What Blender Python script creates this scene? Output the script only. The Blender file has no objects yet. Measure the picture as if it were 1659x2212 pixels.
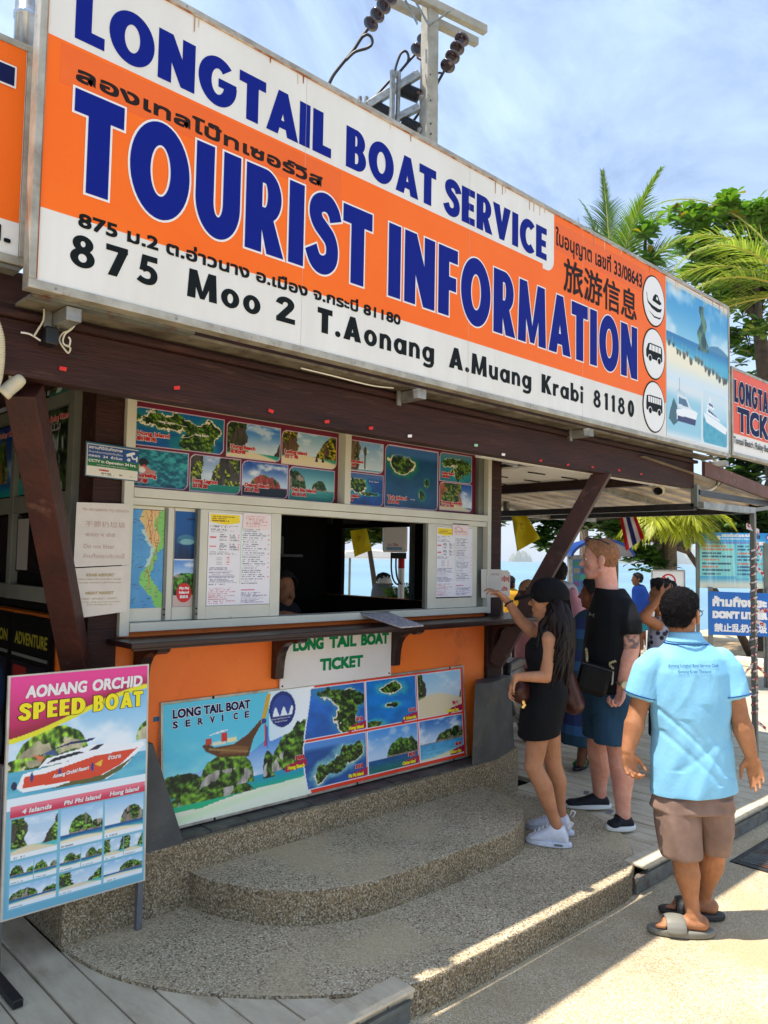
import bpy, bmesh, math, random
import numpy as np
from mathutils import Vector, Matrix, noise as mnoise
R = math.radians
C = bpy.context.scene.collection
sc = bpy.context.scene
random.seed(7)

# ------------------------------------------------------------------ camera
YAW, PITCH, ROLL, FOC = 0.80992, 0.05942, 0.01761, 1688.2     # FOC in pixels of a 1659x2212 picture
cf = Vector((math.cos(PITCH)*math.cos(YAW), math.cos(PITCH)*math.sin(YAW), math.sin(PITCH)))
cr0 = Vector((math.sin(YAW), -math.cos(YAW), 0)); cu0 = cr0.cross(cf)
cr = cr0*math.cos(ROLL) + cu0*math.sin(ROLL); cu = cu0*math.cos(ROLL) - cr0*math.sin(ROLL)
CAM = Vector((0, 0, 1.70))
cam = bpy.data.cameras.new('camera'); cam_ob = bpy.data.objects.new('camera', cam); C.objects.link(cam_ob)
cam.sensor_fit = 'VERTICAL'; cam.sensor_height = 24; cam.lens = 24*FOC/2212
cam.clip_start = .05; cam.clip_end = 60000
M = Matrix((cr, cu, -cf)).transposed().to_4x4(); M.translation = CAM
cam_ob.matrix_world = M
sc.camera = cam_ob
sc.render.resolution_x = 768; sc.render.resolution_y = 1024

# ------------------------------------------------------------------ light
SUN = Vector((-.33, .185, 1)).normalized()
EL = math.asin(SUN.z); ROT = math.atan2(SUN.x, SUN.y)
w = bpy.data.worlds.new('World'); sc.world = w; w.use_nodes = True
nt = w.node_tree; bg = nt.nodes['Background']
sky = nt.nodes.new('ShaderNodeTexSky'); sky.sky_type = 'NISHITA'; sky.sun_disc = False
sky.sun_elevation = EL; sky.sun_rotation = ROT; sky.air_density = 1.0; sky.dust_density = .8; sky.ozone_density = 1.0
tc = nt.nodes.new('ShaderNodeTexCoord')
mp = nt.nodes.new('ShaderNodeMapping'); mp.inputs['Scale'].default_value = (1.5, 3.2, 4.0); mp.inputs['Rotation'].default_value = (0.3, .5, .8)
n1 = nt.nodes.new('ShaderNodeTexNoise'); n1.inputs['Scale'].default_value = 1.3; n1.inputs['Detail'].default_value = 12; n1.inputs['Roughness'].default_value = .66; n1.inputs['Distortion'].default_value = .5
rp = nt.nodes.new('ShaderNodeValToRGB'); rp.color_ramp.elements[0].position = .36; rp.color_ramp.elements[1].position = .72
rp.color_ramp.elements[0].color = (.07, .07, .07, 1); rp.color_ramp.elements[1].color = (.60, .60, .60, 1)
mx = nt.nodes.new('ShaderNodeMixRGB'); mx.inputs[2].default_value = (5.7, 7.5, 10.6, 1)
nt.links.new(tc.outputs['Generated'], mp.inputs[0]); nt.links.new(mp.outputs[0], n1.inputs[0])
nt.links.new(n1.outputs[0], rp.inputs[0]); nt.links.new(rp.outputs[0], mx.inputs[0])
nt.links.new(sky.outputs[0], mx.inputs[1]); nt.links.new(mx.outputs[0], bg.inputs[0])
bg.inputs[1].default_value = .10
sl = bpy.data.lights.new('sun', 'SUN'); sl.energy = 4.6; sl.angle = R(.53); sl.color = (1, .93, .82)
so = bpy.data.objects.new('sun', sl); C.objects.link(so); so.rotation_euler = SUN.to_track_quat('Z', 'Y').to_euler()
sc.view_settings.view_transform = 'Standard'; sc.view_settings.look = 'None'
sc.view_settings.exposure = 1.02; sc.view_settings.gamma = 1; sc.view_settings.use_curve_mapping = False
sc.render.engine = 'CYCLES'
sc.cycles.max_bounces = 6; sc.cycles.diffuse_bounces = 4; sc.cycles.glossy_bounces = 3; sc.cycles.transmission_bounces = 4; sc.cycles.transparent_max_bounces = 8
sc.cycles.caustics_reflective = False; sc.cycles.caustics_refractive = False

# ------------------------------------------------------------------ measuring helpers: a point of the photograph on a real plane
def ray(px, py): return cf + cr*((px-829.5)/FOC) - cu*((py-1106)/FOC)
def at(px, py, x=None, y=None, z=None):
    d = ray(px, py)
    if x is not None: t = (x-CAM.x)/d.x
    elif y is not None: t = (y-CAM.y)/d.y
    else: t = (z-CAM.z)/d.z
    return CAM + d*t
fh = Vector((math.cos(YAW), math.sin(YAW), 0)); rh = Vector((math.sin(YAW), -math.cos(YAW), 0))
def dp(px, py, D):                      # at a distance D in front of the place the picture was taken from
    d = ray(px, py); return CAM + d*(D/d.dot(fh))
def xon(px, y, z):                      # x of a point known to lie on the line (y, z)
    q = cr*FOC - cf*(px-829.5)
    return CAM.x - (q.y*(y-CAM.y)+q.z*(z-CAM.z))/q.x

# ------------------------------------------------------------------ objects
def s2l(c):
    c = np.asarray(c, float)/255.
    return np.where(c <= .04045, c/12.92, ((c+.055)/1.055)**2.4)
def lin(c): return tuple(float(v) for v in s2l(c))+(1.,)
BASE = {}
def thing(name, loc, label=None, cat=None, group=None):
    o = bpy.data.objects.new(name, None); C.objects.link(o); o.location = loc; o.empty_display_size = .1
    BASE[o] = Vector(loc)
    if label: tag(o, label, cat, group)
    return o
def tag(o, label=None, cat=None, group=None, kind=None):
    if label: o['label'] = label
    if cat: o['category'] = cat
    if group: o['group'] = group
    if kind: o['kind'] = kind
    return o
def mk(name, verts, faces, mat, parent=None, smooth=False, origin=None):
    if parent is not None: b = BASE[parent]; loc = Vector((0, 0, 0))
    else: b = Vector(origin) if origin is not None else Vector((0, 0, 0)); loc = b
    me = bpy.data.meshes.new(name)
    V = np.asarray([tuple(v) for v in verts], dtype=float).reshape(-1, 3) - np.array(b)
    me.from_pydata(V.tolist(), [], faces)
    if mat is not None: me.materials.append(mat)
    if smooth: me.shade_smooth()
    o = bpy.data.objects.new(name, me); C.objects.link(o); o.location = loc
    if parent is not None: o.parent = parent
    BASE[o] = b
    return o
class Fr:                                # a flat frame: u to the right, v up, d out of the surface
    def __init__(s, O, U, V=(0, 0, 1)):
        s.O = Vector(O); s.U = Vector(U).normalized(); s.V = Vector(V).normalized(); s.N = s.U.cross(s.V)
    def p(s, u, v, d=0): return s.O + s.U*u + s.V*v + s.N*d
def wall(y): return Fr((0, y, 0), (1, 0, 0))
class MB:
    def __init__(s): s.v = []; s.f = []
    def add(s, vs, fs):
        b = len(s.v); s.v += [Vector(v) for v in vs]; s.f += [tuple(i+b for i in f) for f in fs]; return s
    def hexa(s, P): return s.add(P, [(0, 3, 2, 1), (4, 5, 6, 7), (0, 1, 5, 4), (1, 2, 6, 5), (2, 3, 7, 6), (3, 0, 4, 7)])
    def box(s, x0, x1, y0, y1, z0, z1):
        return s.hexa([(x0, y0, z0), (x1, y0, z0), (x1, y1, z0), (x0, y1, z0), (x0, y0, z1), (x1, y0, z1), (x1, y1, z1), (x0, y1, z1)])
    def fbox(s, F, u0, u1, v0, v1, d0, d1):
        return s.hexa([F.p(u0, v0, d1), F.p(u1, v0, d1), F.p(u1, v0, d0), F.p(u0, v0, d0), F.p(u0, v1, d1), F.p(u1, v1, d1), F.p(u1, v1, d0), F.p(u0, v1, d0)])
    def bar(s, a, b, w_, h_, up=(0, 0, 1)):
        a = Vector(a); b = Vector(b); d = (b-a).normalized(); up = Vector(up)
        if abs(d.dot(up)) > .95: up = Vector((0, 1, 0))
        r = d.cross(up).normalized()*w_/2; u = r.cross(d).normalized()*h_/2
        return s.hexa([a-r-u, a+r-u, b+r-u, b-r-u, a-r+u, a+r+u, b+r+u, b-r+u])
    def tube(s, pts, r, n=8, cap=True):
        pts = [Vector(p) for p in pts]; rs = r if isinstance(r, (list, tuple)) else [r]*len(pts)
        b = len(s.v); prev = None
        for i, p in enumerate(pts):
            d = (pts[min(i+1, len(pts)-1)]-pts[max(i-1, 0)]).normalized()
            if prev is None: e = d.orthogonal().normalized()
            else:
                e = prev-d*prev.dot(d); e = e.normalized() if e.length > 1e-6 else d.orthogonal().normalized()
            prev = e; g = d.cross(e)
            for k in range(n):
                t = 2*math.pi*k/n; s.v.append(p+(e*math.cos(t)+g*math.sin(t))*rs[i])
        for i in range(len(pts)-1):
            for k in range(n):
                a = b+i*n+k; c = b+i*n+(k+1) % n; s.f.append((a, c, c+n, a+n))
        if cap:
            s.f.append(tuple(b+k for k in range(n))[::-1]); s.f.append(tuple(b+(len(pts)-1)*n+k for k in range(n)))
        return s
    def prism(s, pts2, F, d0, d1):        # outline in (u, v), extruded along d
        n = len(pts2); A = [F.p(u, v, d1) for u, v in pts2]+[F.p(u, v, d0) for u, v in pts2]
        return s.add(A, [tuple(range(n)), tuple(range(2*n-1, n-1, -1))]+[(k, n+k, n+(k+1) % n, (k+1) % n) for k in range(n)])
    def lathe(s, c, ax, prof, n=16):      # prof: (r, h)
        ax = Vector(ax).normalized(); e = ax.orthogonal().normalized(); g = ax.cross(e); b = len(s.v); c = Vector(c)
        for r, h in prof:
            for k in range(n):
                t = 2*math.pi*k/n; s.v.append(c+ax*h+(e*math.cos(t)+g*math.sin(t))*r)
        for i in range(len(prof)-1):
            for k in range(n):
                a = b+i*n+k; d = b+i*n+(k+1) % n; s.f.append((a, d, d+n, a+n))
        s.f.append(tuple(b+k for k in range(n))[::-1]); s.f.append(tuple(b+(len(prof)-1)*n+k for k in range(n)))
        return s
    def build(s, name, mat, parent=None, smooth=False, bevel=0, origin=None):
        o = mk(name, s.v, s.f, mat, parent, smooth, origin)
        if bevel:
            m = o.modifiers.new('b', 'BEVEL'); m.width = bevel; m.segments = 2; m.limit_method = 'ANGLE'
        return o

# ------------------------------------------------------------------ materials
def mat(name, col, rough=.6, metal=0, col2=None, scale=8, detail=5, thr=(.35, .7), bump=0, bscale=None, stretch=(1, 1, 1), spec=.4,
        grime=None, gscale=2.5, gthr=(.55, .75), trans=0, coat=0):
    m = bpy.data.materials.new(name); m.use_nodes = True; t = m.node_tree; b = t.nodes['Principled BSDF']; L = t.links.new
    b.inputs['Base Color'].default_value = lin(col) if max(col) > 1.01 else tuple(col)+(1,)
    b.inputs['Roughness'].default_value = rough; b.inputs['Metallic'].default_value = metal; b.inputs['Specular IOR Level'].default_value = spec
    if coat: b.inputs['Coat Weight'].default_value = coat; b.inputs['Coat Roughness'].default_value = .15
    tcn = t.nodes.new('ShaderNodeTexCoord'); mpn = t.nodes.new('ShaderNodeMapping'); mpn.inputs['Scale'].default_value = stretch
    geo = t.nodes.new('ShaderNodeNewGeometry')
    L(geo.outputs['Position'], mpn.inputs[0])
    last = None
    if col2 is not None:
        n = t.nodes.new('ShaderNodeTexNoise'); n.inputs['Scale'].default_value = scale; n.inputs['Detail'].default_value = detail
        n.inputs['Roughness'].default_value = .6
        r = t.nodes.new('ShaderNodeMapRange'); r.inputs[1].default_value = thr[0]; r.inputs[2].default_value = thr[1]
        x = t.nodes.new('ShaderNodeMixRGB'); x.inputs[1].default_value = lin(col); x.inputs[2].default_value = lin(col2)
        L(mpn.outputs[0], n.inputs[0]); L(n.outputs[0], r.inputs[0]); L(r.outputs[0], x.inputs[0]); L(x.outputs[0], b.inputs['Base Color']); last = x.outputs[0]
    if grime is not None:
        n = t.nodes.new('ShaderNodeTexNoise'); n.inputs['Scale'].default_value = gscale; n.inputs['Detail'].default_value = 8; n.inputs['Roughness'].default_value = .7
        r = t.nodes.new('ShaderNodeMapRange'); r.inputs[1].default_value = gthr[0]; r.inputs[2].default_value = gthr[1]
        x = t.nodes.new('ShaderNodeMixRGB'); x.inputs[2].default_value = lin(grime)
        if last is not None: L(last, x.inputs[1])
        else: x.inputs[1].default_value = lin(col)
        L(mpn.outputs[0], n.inputs[0]); L(n.outputs[0], r.inputs[0]); L(r.outputs[0], x.inputs[0]); L(x.outputs[0], b.inputs['Base Color'])
    if bump:
        n = t.nodes.new('ShaderNodeTexNoise'); n.inputs['Scale'].default_value = bscale or scale*3; n.inputs['Detail'].default_value = 5
        k = t.nodes.new('ShaderNodeBump'); k.inputs['Strength'].default_value = bump; k.inputs['Distance'].default_value = .01
        L(mpn.outputs[0], n.inputs[0]); L(n.outputs[0], k.inputs['Height']); L(k.outputs[0], b.inputs['Normal'])
    if trans:
        b.inputs['Transmission Weight'].default_value = trans
    return m
def pebble(name, cols, scale, base, wear=(0, 0), bump=.5, dust=None):
    m = bpy.data.materials.new(name); m.use_nodes = True; t = m.node_tree; b = t.nodes['Principled BSDF']; L = t.links.new
    b.inputs['Roughness'].default_value = .75; b.inputs['Specular IOR Level'].default_value = .35
    g = t.nodes.new('ShaderNodeNewGeometry')
    v = t.nodes.new('ShaderNodeTexVoronoi'); v.inputs['Scale'].default_value = scale; v.inputs['Randomness'].default_value = 1
    L(g.outputs['Position'], v.inputs['Vector'])
    sep = t.nodes.new('ShaderNodeSeparateColor'); L(v.outputs['Color'], sep.inputs[0])
    r = t.nodes.new('ShaderNodeValToRGB'); r.color_ramp.interpolation = 'CONSTANT'
    e = r.color_ramp.elements
    while len(e) < len(cols): e.new(.5)
    for i, c in enumerate(cols): e[i].position = i/len(cols); e[i].color = lin(c)
    L(sep.outputs[0], r.inputs[0])
    mr = t.nodes.new('ShaderNodeMapRange'); mr.inputs[1].default_value = .42; mr.inputs[2].default_value = .80
    ds = t.nodes.new('ShaderNodeMath'); ds.operation = 'MULTIPLY'; ds.inputs[1].default_value = 1.0
    L(v.outputs['Distance'], ds.inputs[0]); L(ds.outputs[0], mr.inputs[0])
    x = t.nodes.new('ShaderNodeMixRGB'); x.inputs[2].default_value = lin(base); L(mr.outputs[0], x.inputs[0]); L(r.outputs[0], x.inputs[1])
    n = t.nodes.new('ShaderNodeTexNoise'); n.inputs['Scale'].default_value = 1.7; n.inputs['Detail'].default_value = 7; n.inputs['Roughness'].default_value = .65
    L(g.outputs['Position'], n.inputs[0])
    m2 = t.nodes.new('ShaderNodeMapRange'); m2.inputs[1].default_value = .3; m2.inputs[2].default_value = .75; m2.inputs[3].default_value = .80; m2.inputs[4].default_value = 1.22
    L(n.outputs[0], m2.inputs[0])
    mu = t.nodes.new('ShaderNodeMixRGB'); mu.blend_type = 'MULTIPLY'; mu.inputs[0].default_value = 1; L(x.outputs[0], mu.inputs[1]); L(m2.outputs[0], mu.inputs[2])
    out = mu.outputs[0]
    if dust is not None:
        n3 = t.nodes.new('ShaderNodeTexNoise'); n3.inputs['Scale'].default_value = 2.3; n3.inputs['Detail'].default_value = 6; L(g.outputs['Position'], n3.inputs[0])
        m3 = t.nodes.new('ShaderNodeMapRange'); m3.inputs[1].default_value = .50; m3.inputs[2].default_value = .68; m3.inputs[4].default_value = .75; L(n3.outputs[0], m3.inputs[0])
        x3 = t.nodes.new('ShaderNodeMixRGB'); x3.inputs[2].default_value = lin(dust); L(m3.outputs[0], x3.inputs[0]); L(out, x3.inputs[1]); out = x3.outputs[0]
    L(out, b.inputs['Base Color'])
    k = t.nodes.new('ShaderNodeBump'); k.inputs['Strength'].default_value = bump; k.inputs['Distance'].default_value = .006; k.invert = True
    L(v.outputs['Distance'], k.inputs['Height']); L(k.outputs[0], b.inputs['Normal'])
    return m
MT = {}
MT['brown'] = mat('brown_painted_timber', (60, 32, 27), .62, col2=(40, 22, 19), scale=5, stretch=(.5, 4, 5), bump=.45, bscale=22, grime=(96, 66, 56), gscale=4, gthr=(.58, .76), spec=.25)
MT['brown2'] = mat('brown_painted_brace', (70, 36, 29), .5, col2=(50, 27, 23), scale=6, bump=.35, bscale=40, grime=(108, 74, 62), gscale=7, gthr=(.6, .76), spec=.3)
MT['darkbrown'] = mat('dark_brown_gloss_timber', (50, 27, 23), .35, col2=(36, 19, 17), scale=8, bump=.15, grime=(95, 80, 72), gscale=5, gthr=(.6, .8))
MT['orange_wall'] = mat('orange_painted_wall', (244, 124, 40), .5, col2=(234, 108, 32), scale=2.2, bump=.3, bscale=45, grime=(186, 88, 40), gscale=6, gthr=(.58, .78))
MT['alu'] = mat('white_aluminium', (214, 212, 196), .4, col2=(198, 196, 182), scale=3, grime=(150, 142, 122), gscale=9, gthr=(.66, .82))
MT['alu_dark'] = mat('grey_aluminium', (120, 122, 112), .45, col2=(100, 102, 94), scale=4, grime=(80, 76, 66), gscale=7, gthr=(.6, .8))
MT['galv'] = mat('galvanised_steel', (165, 165, 160), .42, .55, col2=(120, 120, 116), scale=14, grime=(110, 84, 60), gscale=8, gthr=(.58, .78))
MT['signframe'] = mat('sign_frame_steel', (186, 180, 164), .42, .35, col2=(142, 136, 122), scale=10, grime=(120, 78, 46), gscale=11, gthr=(.56, .72), bump=.1)
MT['steel_grey'] = mat('grey_painted_steel', (120, 122, 126), .45, .3, col2=(98, 100, 104), scale=12, grime=(96, 72, 54), gscale=9)
MT['black_steel'] = mat('dark_steel', (48, 50, 54), .4, .3, col2=(70, 64, 60), scale=14)
MT['slate'] = mat('slate_cladding', (84, 84, 82), .6, col2=(60, 60, 60), scale=5, bump=.4, bscale=25, grime=(104, 98, 84), gscale=6)
MT['ledge'] = mat('dark_slate_tile', (74, 72, 70), .5, col2=(48, 47, 48), scale=9, bump=.3, grime=(104, 96, 84), gscale=6)
MT['board'] = mat('board_edge', (206, 200, 186), .5, col2=(180, 174, 160), scale=12)
MT['white'] = mat('white_sheet', (232, 231, 226), .45, col2=(222, 220, 214), scale=2, grime=(190, 178, 150), gscale=3, gthr=(.62, .85))
MT['white_clean'] = mat('white_gloss', (230, 230, 228), .4)
MT['paper'] = mat('paper', (222, 214, 204), .7, col2=(206, 198, 190), scale=5, bump=.15, bscale=9)
MT['sign_orange'] = mat('sign_orange', (246, 112, 16), .45, col2=(243, 104, 12), scale=2, spec=.25)
MT['white_sign'] = mat('white_sign_sheet', (226, 225, 220), .4, col2=(216, 214, 206), scale=1.5, stretch=(4, 1, .5), grime=(206, 192, 162), gscale=2.2, gthr=(.63, .86), bump=.08, bscale=1.5)
MT['sign_orange2'] = mat('sign_orange_patch', (236, 106, 34), .45, col2=(232, 100, 30), scale=5, spec=.25)
MT['ink_blue'] = mat('ink_blue', (4, 26, 128), .6, spec=.15)
MT['ink_navy'] = mat('ink_navy', (14, 24, 74), .6, spec=.15)
MT['ink_black'] = mat('ink_black', (14, 20, 20), .6, spec=.15)
MT['ink_brown'] = mat('ink_brown', (38, 26, 24), .6, spec=.15)
MT['ink_white'] = mat('ink_white', (232, 230, 228), .6, spec=.15)
MT['ink_red'] = mat('ink_red', (196, 40, 40), .6, spec=.15)
MT['ink_green'] = mat('ink_green', (10, 128, 74), .6, spec=.15)
MT['ink_yellow'] = mat('ink_yellow', (240, 225, 50), .6, spec=.15)
MT['ink_gold'] = mat('ink_gold', (150, 140, 40), .6, spec=.15)
MT['ink_faint'] = mat('ink_faint', (190, 160, 150), .6, spec=.15)
MT['ink_teal'] = mat('ink_teal', (28, 74, 128), .6, spec=.15)
MT['glass_dark'] = mat('dark_glass', (14, 15, 16), .12, spec=.5)
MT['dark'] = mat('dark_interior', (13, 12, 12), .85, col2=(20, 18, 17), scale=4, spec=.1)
MT['concrete'] = mat('concrete', (176, 170, 156), .8, col2=(152, 146, 132), scale=6, bump=.35, bscale=40, grime=(96, 92, 82), gscale=4, gthr=(.6, .78))
MT['black'] = mat('black_plastic', (22, 22, 24), .4)
MT['rubber'] = mat('black_cable', (30, 32, 36), .45)
MT['glaze'] = mat('brown_glazed_porcelain', (44, 22, 24), .12, col2=(52, 26, 28), scale=8, spec=.6, coat=.6)
MT['cream'] = mat('cream_plastic', (206, 198, 172), .45, col2=(188, 180, 154), scale=8)
MT['plank'] = mat('grey_concrete_plank', (212, 198, 170), .78, col2=(186, 172, 146), scale=4, stretch=(3, 1, 1), bump=.35, bscale=60, grime=(166, 142, 108), gscale=2.0, gthr=(.52, .75))
MT['fascia'] = mat('rusty_edge_channel', (122, 124, 118), .6, .2, col2=(96, 98, 94), scale=8, grime=(96, 56, 34), gscale=7, gthr=(.5, .66), bump=.3)
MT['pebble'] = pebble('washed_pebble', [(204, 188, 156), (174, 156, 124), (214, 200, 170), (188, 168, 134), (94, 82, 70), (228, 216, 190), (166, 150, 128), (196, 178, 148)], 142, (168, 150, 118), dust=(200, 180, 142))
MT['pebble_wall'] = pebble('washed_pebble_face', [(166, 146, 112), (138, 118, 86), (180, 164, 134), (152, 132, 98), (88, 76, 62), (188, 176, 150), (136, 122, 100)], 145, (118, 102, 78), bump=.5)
MT['road'] = pebble('fine_washed_aggregate', [(200, 186, 156), (180, 162, 130), (210, 198, 172), (190, 172, 140), (154, 138, 112), (206, 192, 164)], 185, (168, 148, 114), bump=.25, dust=(172, 152, 116))
MT['concrete_road'] = mat('sunlit_concrete', (176, 168, 152), .85, col2=(158, 150, 134), scale=1.5, bump=.3, bscale=12)
MT['sand'] = mat('sand', (190, 164, 124), .95, col2=(150, 124, 90), scale=1.2, bump=.6, bscale=14, grime=(110, 90, 66), gscale=.8)

pm = bpy.data.materials.new('printed_sheet'); pm.use_nodes = True
pa = pm.node_tree.nodes.new('ShaderNodeAttribute'); pa.attribute_name = 'Col'
pm.node_tree.links.new(pa.outputs['Color'], pm.node_tree.nodes['Principled BSDF'].inputs['Base Color'])
pm.node_tree.nodes['Principled BSDF'].inputs['Roughness'].default_value = .38
pm.node_tree.nodes['Principled BSDF'].inputs['Specular IOR Level'].default_value = .35

# ------------------------------------------------------------------ lettering
_glyph = {}
def glyph(s, sp=1.0, italic=0):
    k = (s, sp, italic)
    if k in _glyph: return _glyph[k]
    c = bpy.data.curves.new('t', 'FONT'); c.body = s; c.resolution_u = 3; c.space_character = sp; c.shear = italic
    o = bpy.data.objects.new('t', c)
    me = bpy.data.meshes.new_from_object(o)
    V = np.array([v.co[:2] for v in me.vertices]) if len(me.vertices) else np.zeros((0, 2))
    Fs = [tuple(p.vertices) for p in me.polygons]
    bpy.data.objects.remove(o); bpy.data.curves.remove(c); bpy.data.meshes.remove(me)
    _glyph[k] = (V, Fs); return _glyph[k]
CAPH = None
def text(s, F, u0, u1, v0, cap, m, parent, bold=0, d=.002, outline=None, om=None, sp=1.0, slope=0, italic=0, name='lettering', tall=None, label=None):
    """words on frame F between u0 and u1, base line at v0, capital height cap; slope lifts the base line to the right"""
    global CAPH
    if CAPH is None: CAPH = glyph('H')[0][:, 1].max()
    V, Fs = glyph(s, sp, italic)
    if not len(V): return None
    mn, mxx = V[:, 0].min(), V[:, 0].max()
    if tall: y0, y1 = V[:, 1].min(), V[:, 1].max(); Y = (V[:, 1]-y0)/(y1-y0)*cap
    else: Y = V[:, 1]/CAPH*cap
    X = u0+bold+(V[:, 0]-mn)/(mxx-mn)*(u1-u0-2*bold)
    Y = Y*(1-2*bold/max(cap, 1e-6))+bold
    def layer(rad, d0, nn, mm, nm):
        vs = []; fs = []; sh = [(0, 0)]
        if rad: sh += [(rad*i_, rad*j_) for i_ in (-1, 0, 1) for j_ in (-1, 0, 1) if i_ or j_]
        if rad and rad > .012: sh += [(.5*a, .5*b) for a, b in sh[1:]]
        for i, (a, b) in enumerate(sh):
            o = len(vs)
            for x_, y_ in zip(X, Y): vs.append(F.p(x_+a, v0+y_+b+slope*(x_-u0), d0+i*2e-5))
            fs += [tuple(q+o for q in f) for f in Fs]
        ob = mk(nm, vs, fs, mm, parent); return ob
    if outline: layer(bold+outline, d, 12, om, name+'_outline')
    ob = layer(bold, d+(.0016 if outline else 0), 8 if bold < .012 else 12, m, name)
    if label: ob['label'] = label
    return ob

# ------------------------------------------------------------------ printing: colours painted on a fine grid of the sheet
def vnoise(x, y, seed):
    rng = np.random.RandomState(seed); G = rng.rand(64, 64)
    xi = np.floor(x).astype(int); yi = np.floor(y).astype(int); fx = x-xi; fy = y-yi
    fx = fx*fx*(3-2*fx); fy = fy*fy*(3-2*fy)
    g = lambda a, b: G[a % 64, b % 64]
    return (g(xi, yi)*(1-fx)+g(xi+1, yi)*fx)*(1-fy)+(g(xi, yi+1)*(1-fx)+g(xi+1, yi+1)*fx)*fy
def fbm(x, y, seed, o=4):
    s = 0; a = .5
    for k in range(o): s = s+a*vnoise(x*2**k+k*7.3, y*2**k+k*3.1, seed+k); a *= .5
    return s/(1-.5**o)
def sm(a, b, x): t = np.clip((x-a)/(b-a), 0, 1); return t*t*(3-2*t)
class Cv:
    def __init__(s, w_, h_, res, col=(255, 255, 255)):
        s.w, s.h = w_, h_; s.nx = max(2, int(w_/res)+1); s.ny = max(2, int(h_/res)+1)
        s.X, s.Y = np.meshgrid(np.linspace(0, w_, s.nx), np.linspace(0, h_, s.ny)); s.A = np.zeros((s.ny, s.nx, 3)); s.A[:] = col
    def put(s, m, col):
        m = np.asarray(m, float)[..., None] if np.ndim(m) == 2 else m
        s.A = s.A*(1-m)+np.asarray(col, float)*m
    def rect(s, x0, y0, x1, y1, col): s.put((s.X >= x0) & (s.X <= x1) & (s.Y >= y0) & (s.Y <= y1), col)
    def rr(s, x0, y0, x1, y1, r, corners=(1, 1, 1, 1)):      # rounded mask; corners bl, br, tr, tl
        m = (s.X >= x0) & (s.X <= x1) & (s.Y >= y0) & (s.Y <= y1)
        for on, cx_, cy_, sx, sy in ((corners[0], x0+r, y0+r, -1, -1), (corners[1], x1-r, y0+r, 1, -1), (corners[2], x1-r, y1-r, 1, 1), (corners[3], x0+r, y1-r, -1, 1)):
            if on: m &= ~(((s.X-cx_)*sx > 0) & ((s.Y-cy_)*sy > 0) & ((s.X-cx_)**2+(s.Y-cy_)**2 > r*r))
        return m
    def ell(s, cx_, cy_, rx, ry, col): s.put(((s.X-cx_)/rx)**2+((s.Y-cy_)/ry)**2 < 1, col)
    def poly(s, pts, col):
        m = np.zeros(s.X.shape, bool); n = len(pts)
        for i in range(n):
            x0, y0 = pts[i]; x1, y1 = pts[(i+1) % n]
            if y0 == y1: continue
            c = ((s.Y >= min(y0, y1)) & (s.Y < max(y0, y1)) & (s.X < (x1-x0)*(s.Y-y0)/(y1-y0)+x0)); m ^= c
        s.put(m, col)
    def lines(s, x0, y0, x1, y1, n, col, seed, fill=.55, frac=.5):   # rows of print too small to read
        hgt = (y1-y0)/n; rng = np.random.RandomState(seed)
        t = (s.Y-y0)/hgt; row = np.floor(t).astype(int); L_ = rng.rand(n+1)*.5+.5
        m = (s.X >= x0) & (s.X < x1) & (s.Y >= y0) & (s.Y < y1) & ((t-row) < frac)
        m &= (s.X-x0) < (x1-x0)*L_[np.clip(row, 0, n)]
        m &= vnoise(s.X*260, row*3.7, seed) < fill
        s.put(m*.75, col)
    def scene(s, x0, y0, x1, y1, kind, seed, m=None, **k):
        if m is None: m = (s.X >= x0) & (s.X <= x1) & (s.Y >= y0) & (s.Y <= y1)
        a = (s.X-x0)/(x1-x0); b = (s.Y-y0)/(y1-y0); asp = (x1-x0)/(y1-y0)
        s.put(m, SCN[kind](a, b, asp, seed, **k))
    def mesh(s, F, u, v, name, parent, d=.001):
        nx, ny = s.nx, s.ny
        O = np.array(F.p(u, v, d)); P = O+s.X.reshape(-1, 1)*np.array(F.U)+s.Y.reshape(-1, 1)*np.array(F.V)-np.array(BASE[parent])
        i = np.arange(nx*ny).reshape(ny, nx)
        q = np.stack([i[:-1, :-1], i[:-1, 1:], i[1:, 1:], i[1:, :-1]], -1).reshape(-1, 4)
        me = bpy.data.meshes.new(name); me.vertices.add(nx*ny); me.vertices.foreach_set('co', P.reshape(-1))
        me.loops.add(q.size); me.loops.foreach_set('vertex_index', q.reshape(-1).astype(np.int32))
        me.polygons.add(len(q)); me.polygons.foreach_set('loop_start', np.arange(0, q.size, 4, dtype=np.int32))
        me.update(calc_edges=True)
        at_ = me.color_attributes.new('Col', 'FLOAT_COLOR', 'POINT')
        col = np.ones((nx*ny, 4)); col[:, :3] = s2l(np.clip(s.A.reshape(-1, 3), 0, 255)); at_.data.foreach_set('color', col.reshape(-1))
        me.materials.append(pm)
        o = bpy.data.objects.new(name, me); C.objects.link(o); o.parent = parent; BASE[o] = BASE[parent]
        return o
def mixc(a, b, t): t = np.asarray(t)[..., None]; return np.asarray(a, float)*(1-t)+np.asarray(b, float)*t
def green(a, b, asp, seed, dark=(18, 40, 16), light=(96, 130, 40)):
    X_, Y_ = a*asp, b; n = fbm(X_*8, Y_*8, seed, 5); g1 = fbm(X_*16+.3, Y_*16+.5, seed+1, 3)-fbm(X_*16, Y_*16, seed+1, 3); big = fbm(X_*3, Y_*3, seed+2, 2)
    c = mixc(dark, light, np.clip(sm(.34, .68, n)*.8+g1*1.6+(big-.5)*.5, 0, 1)); return c*(1+.5*np.clip(g1*3, -.6, .6))[..., None]
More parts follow.
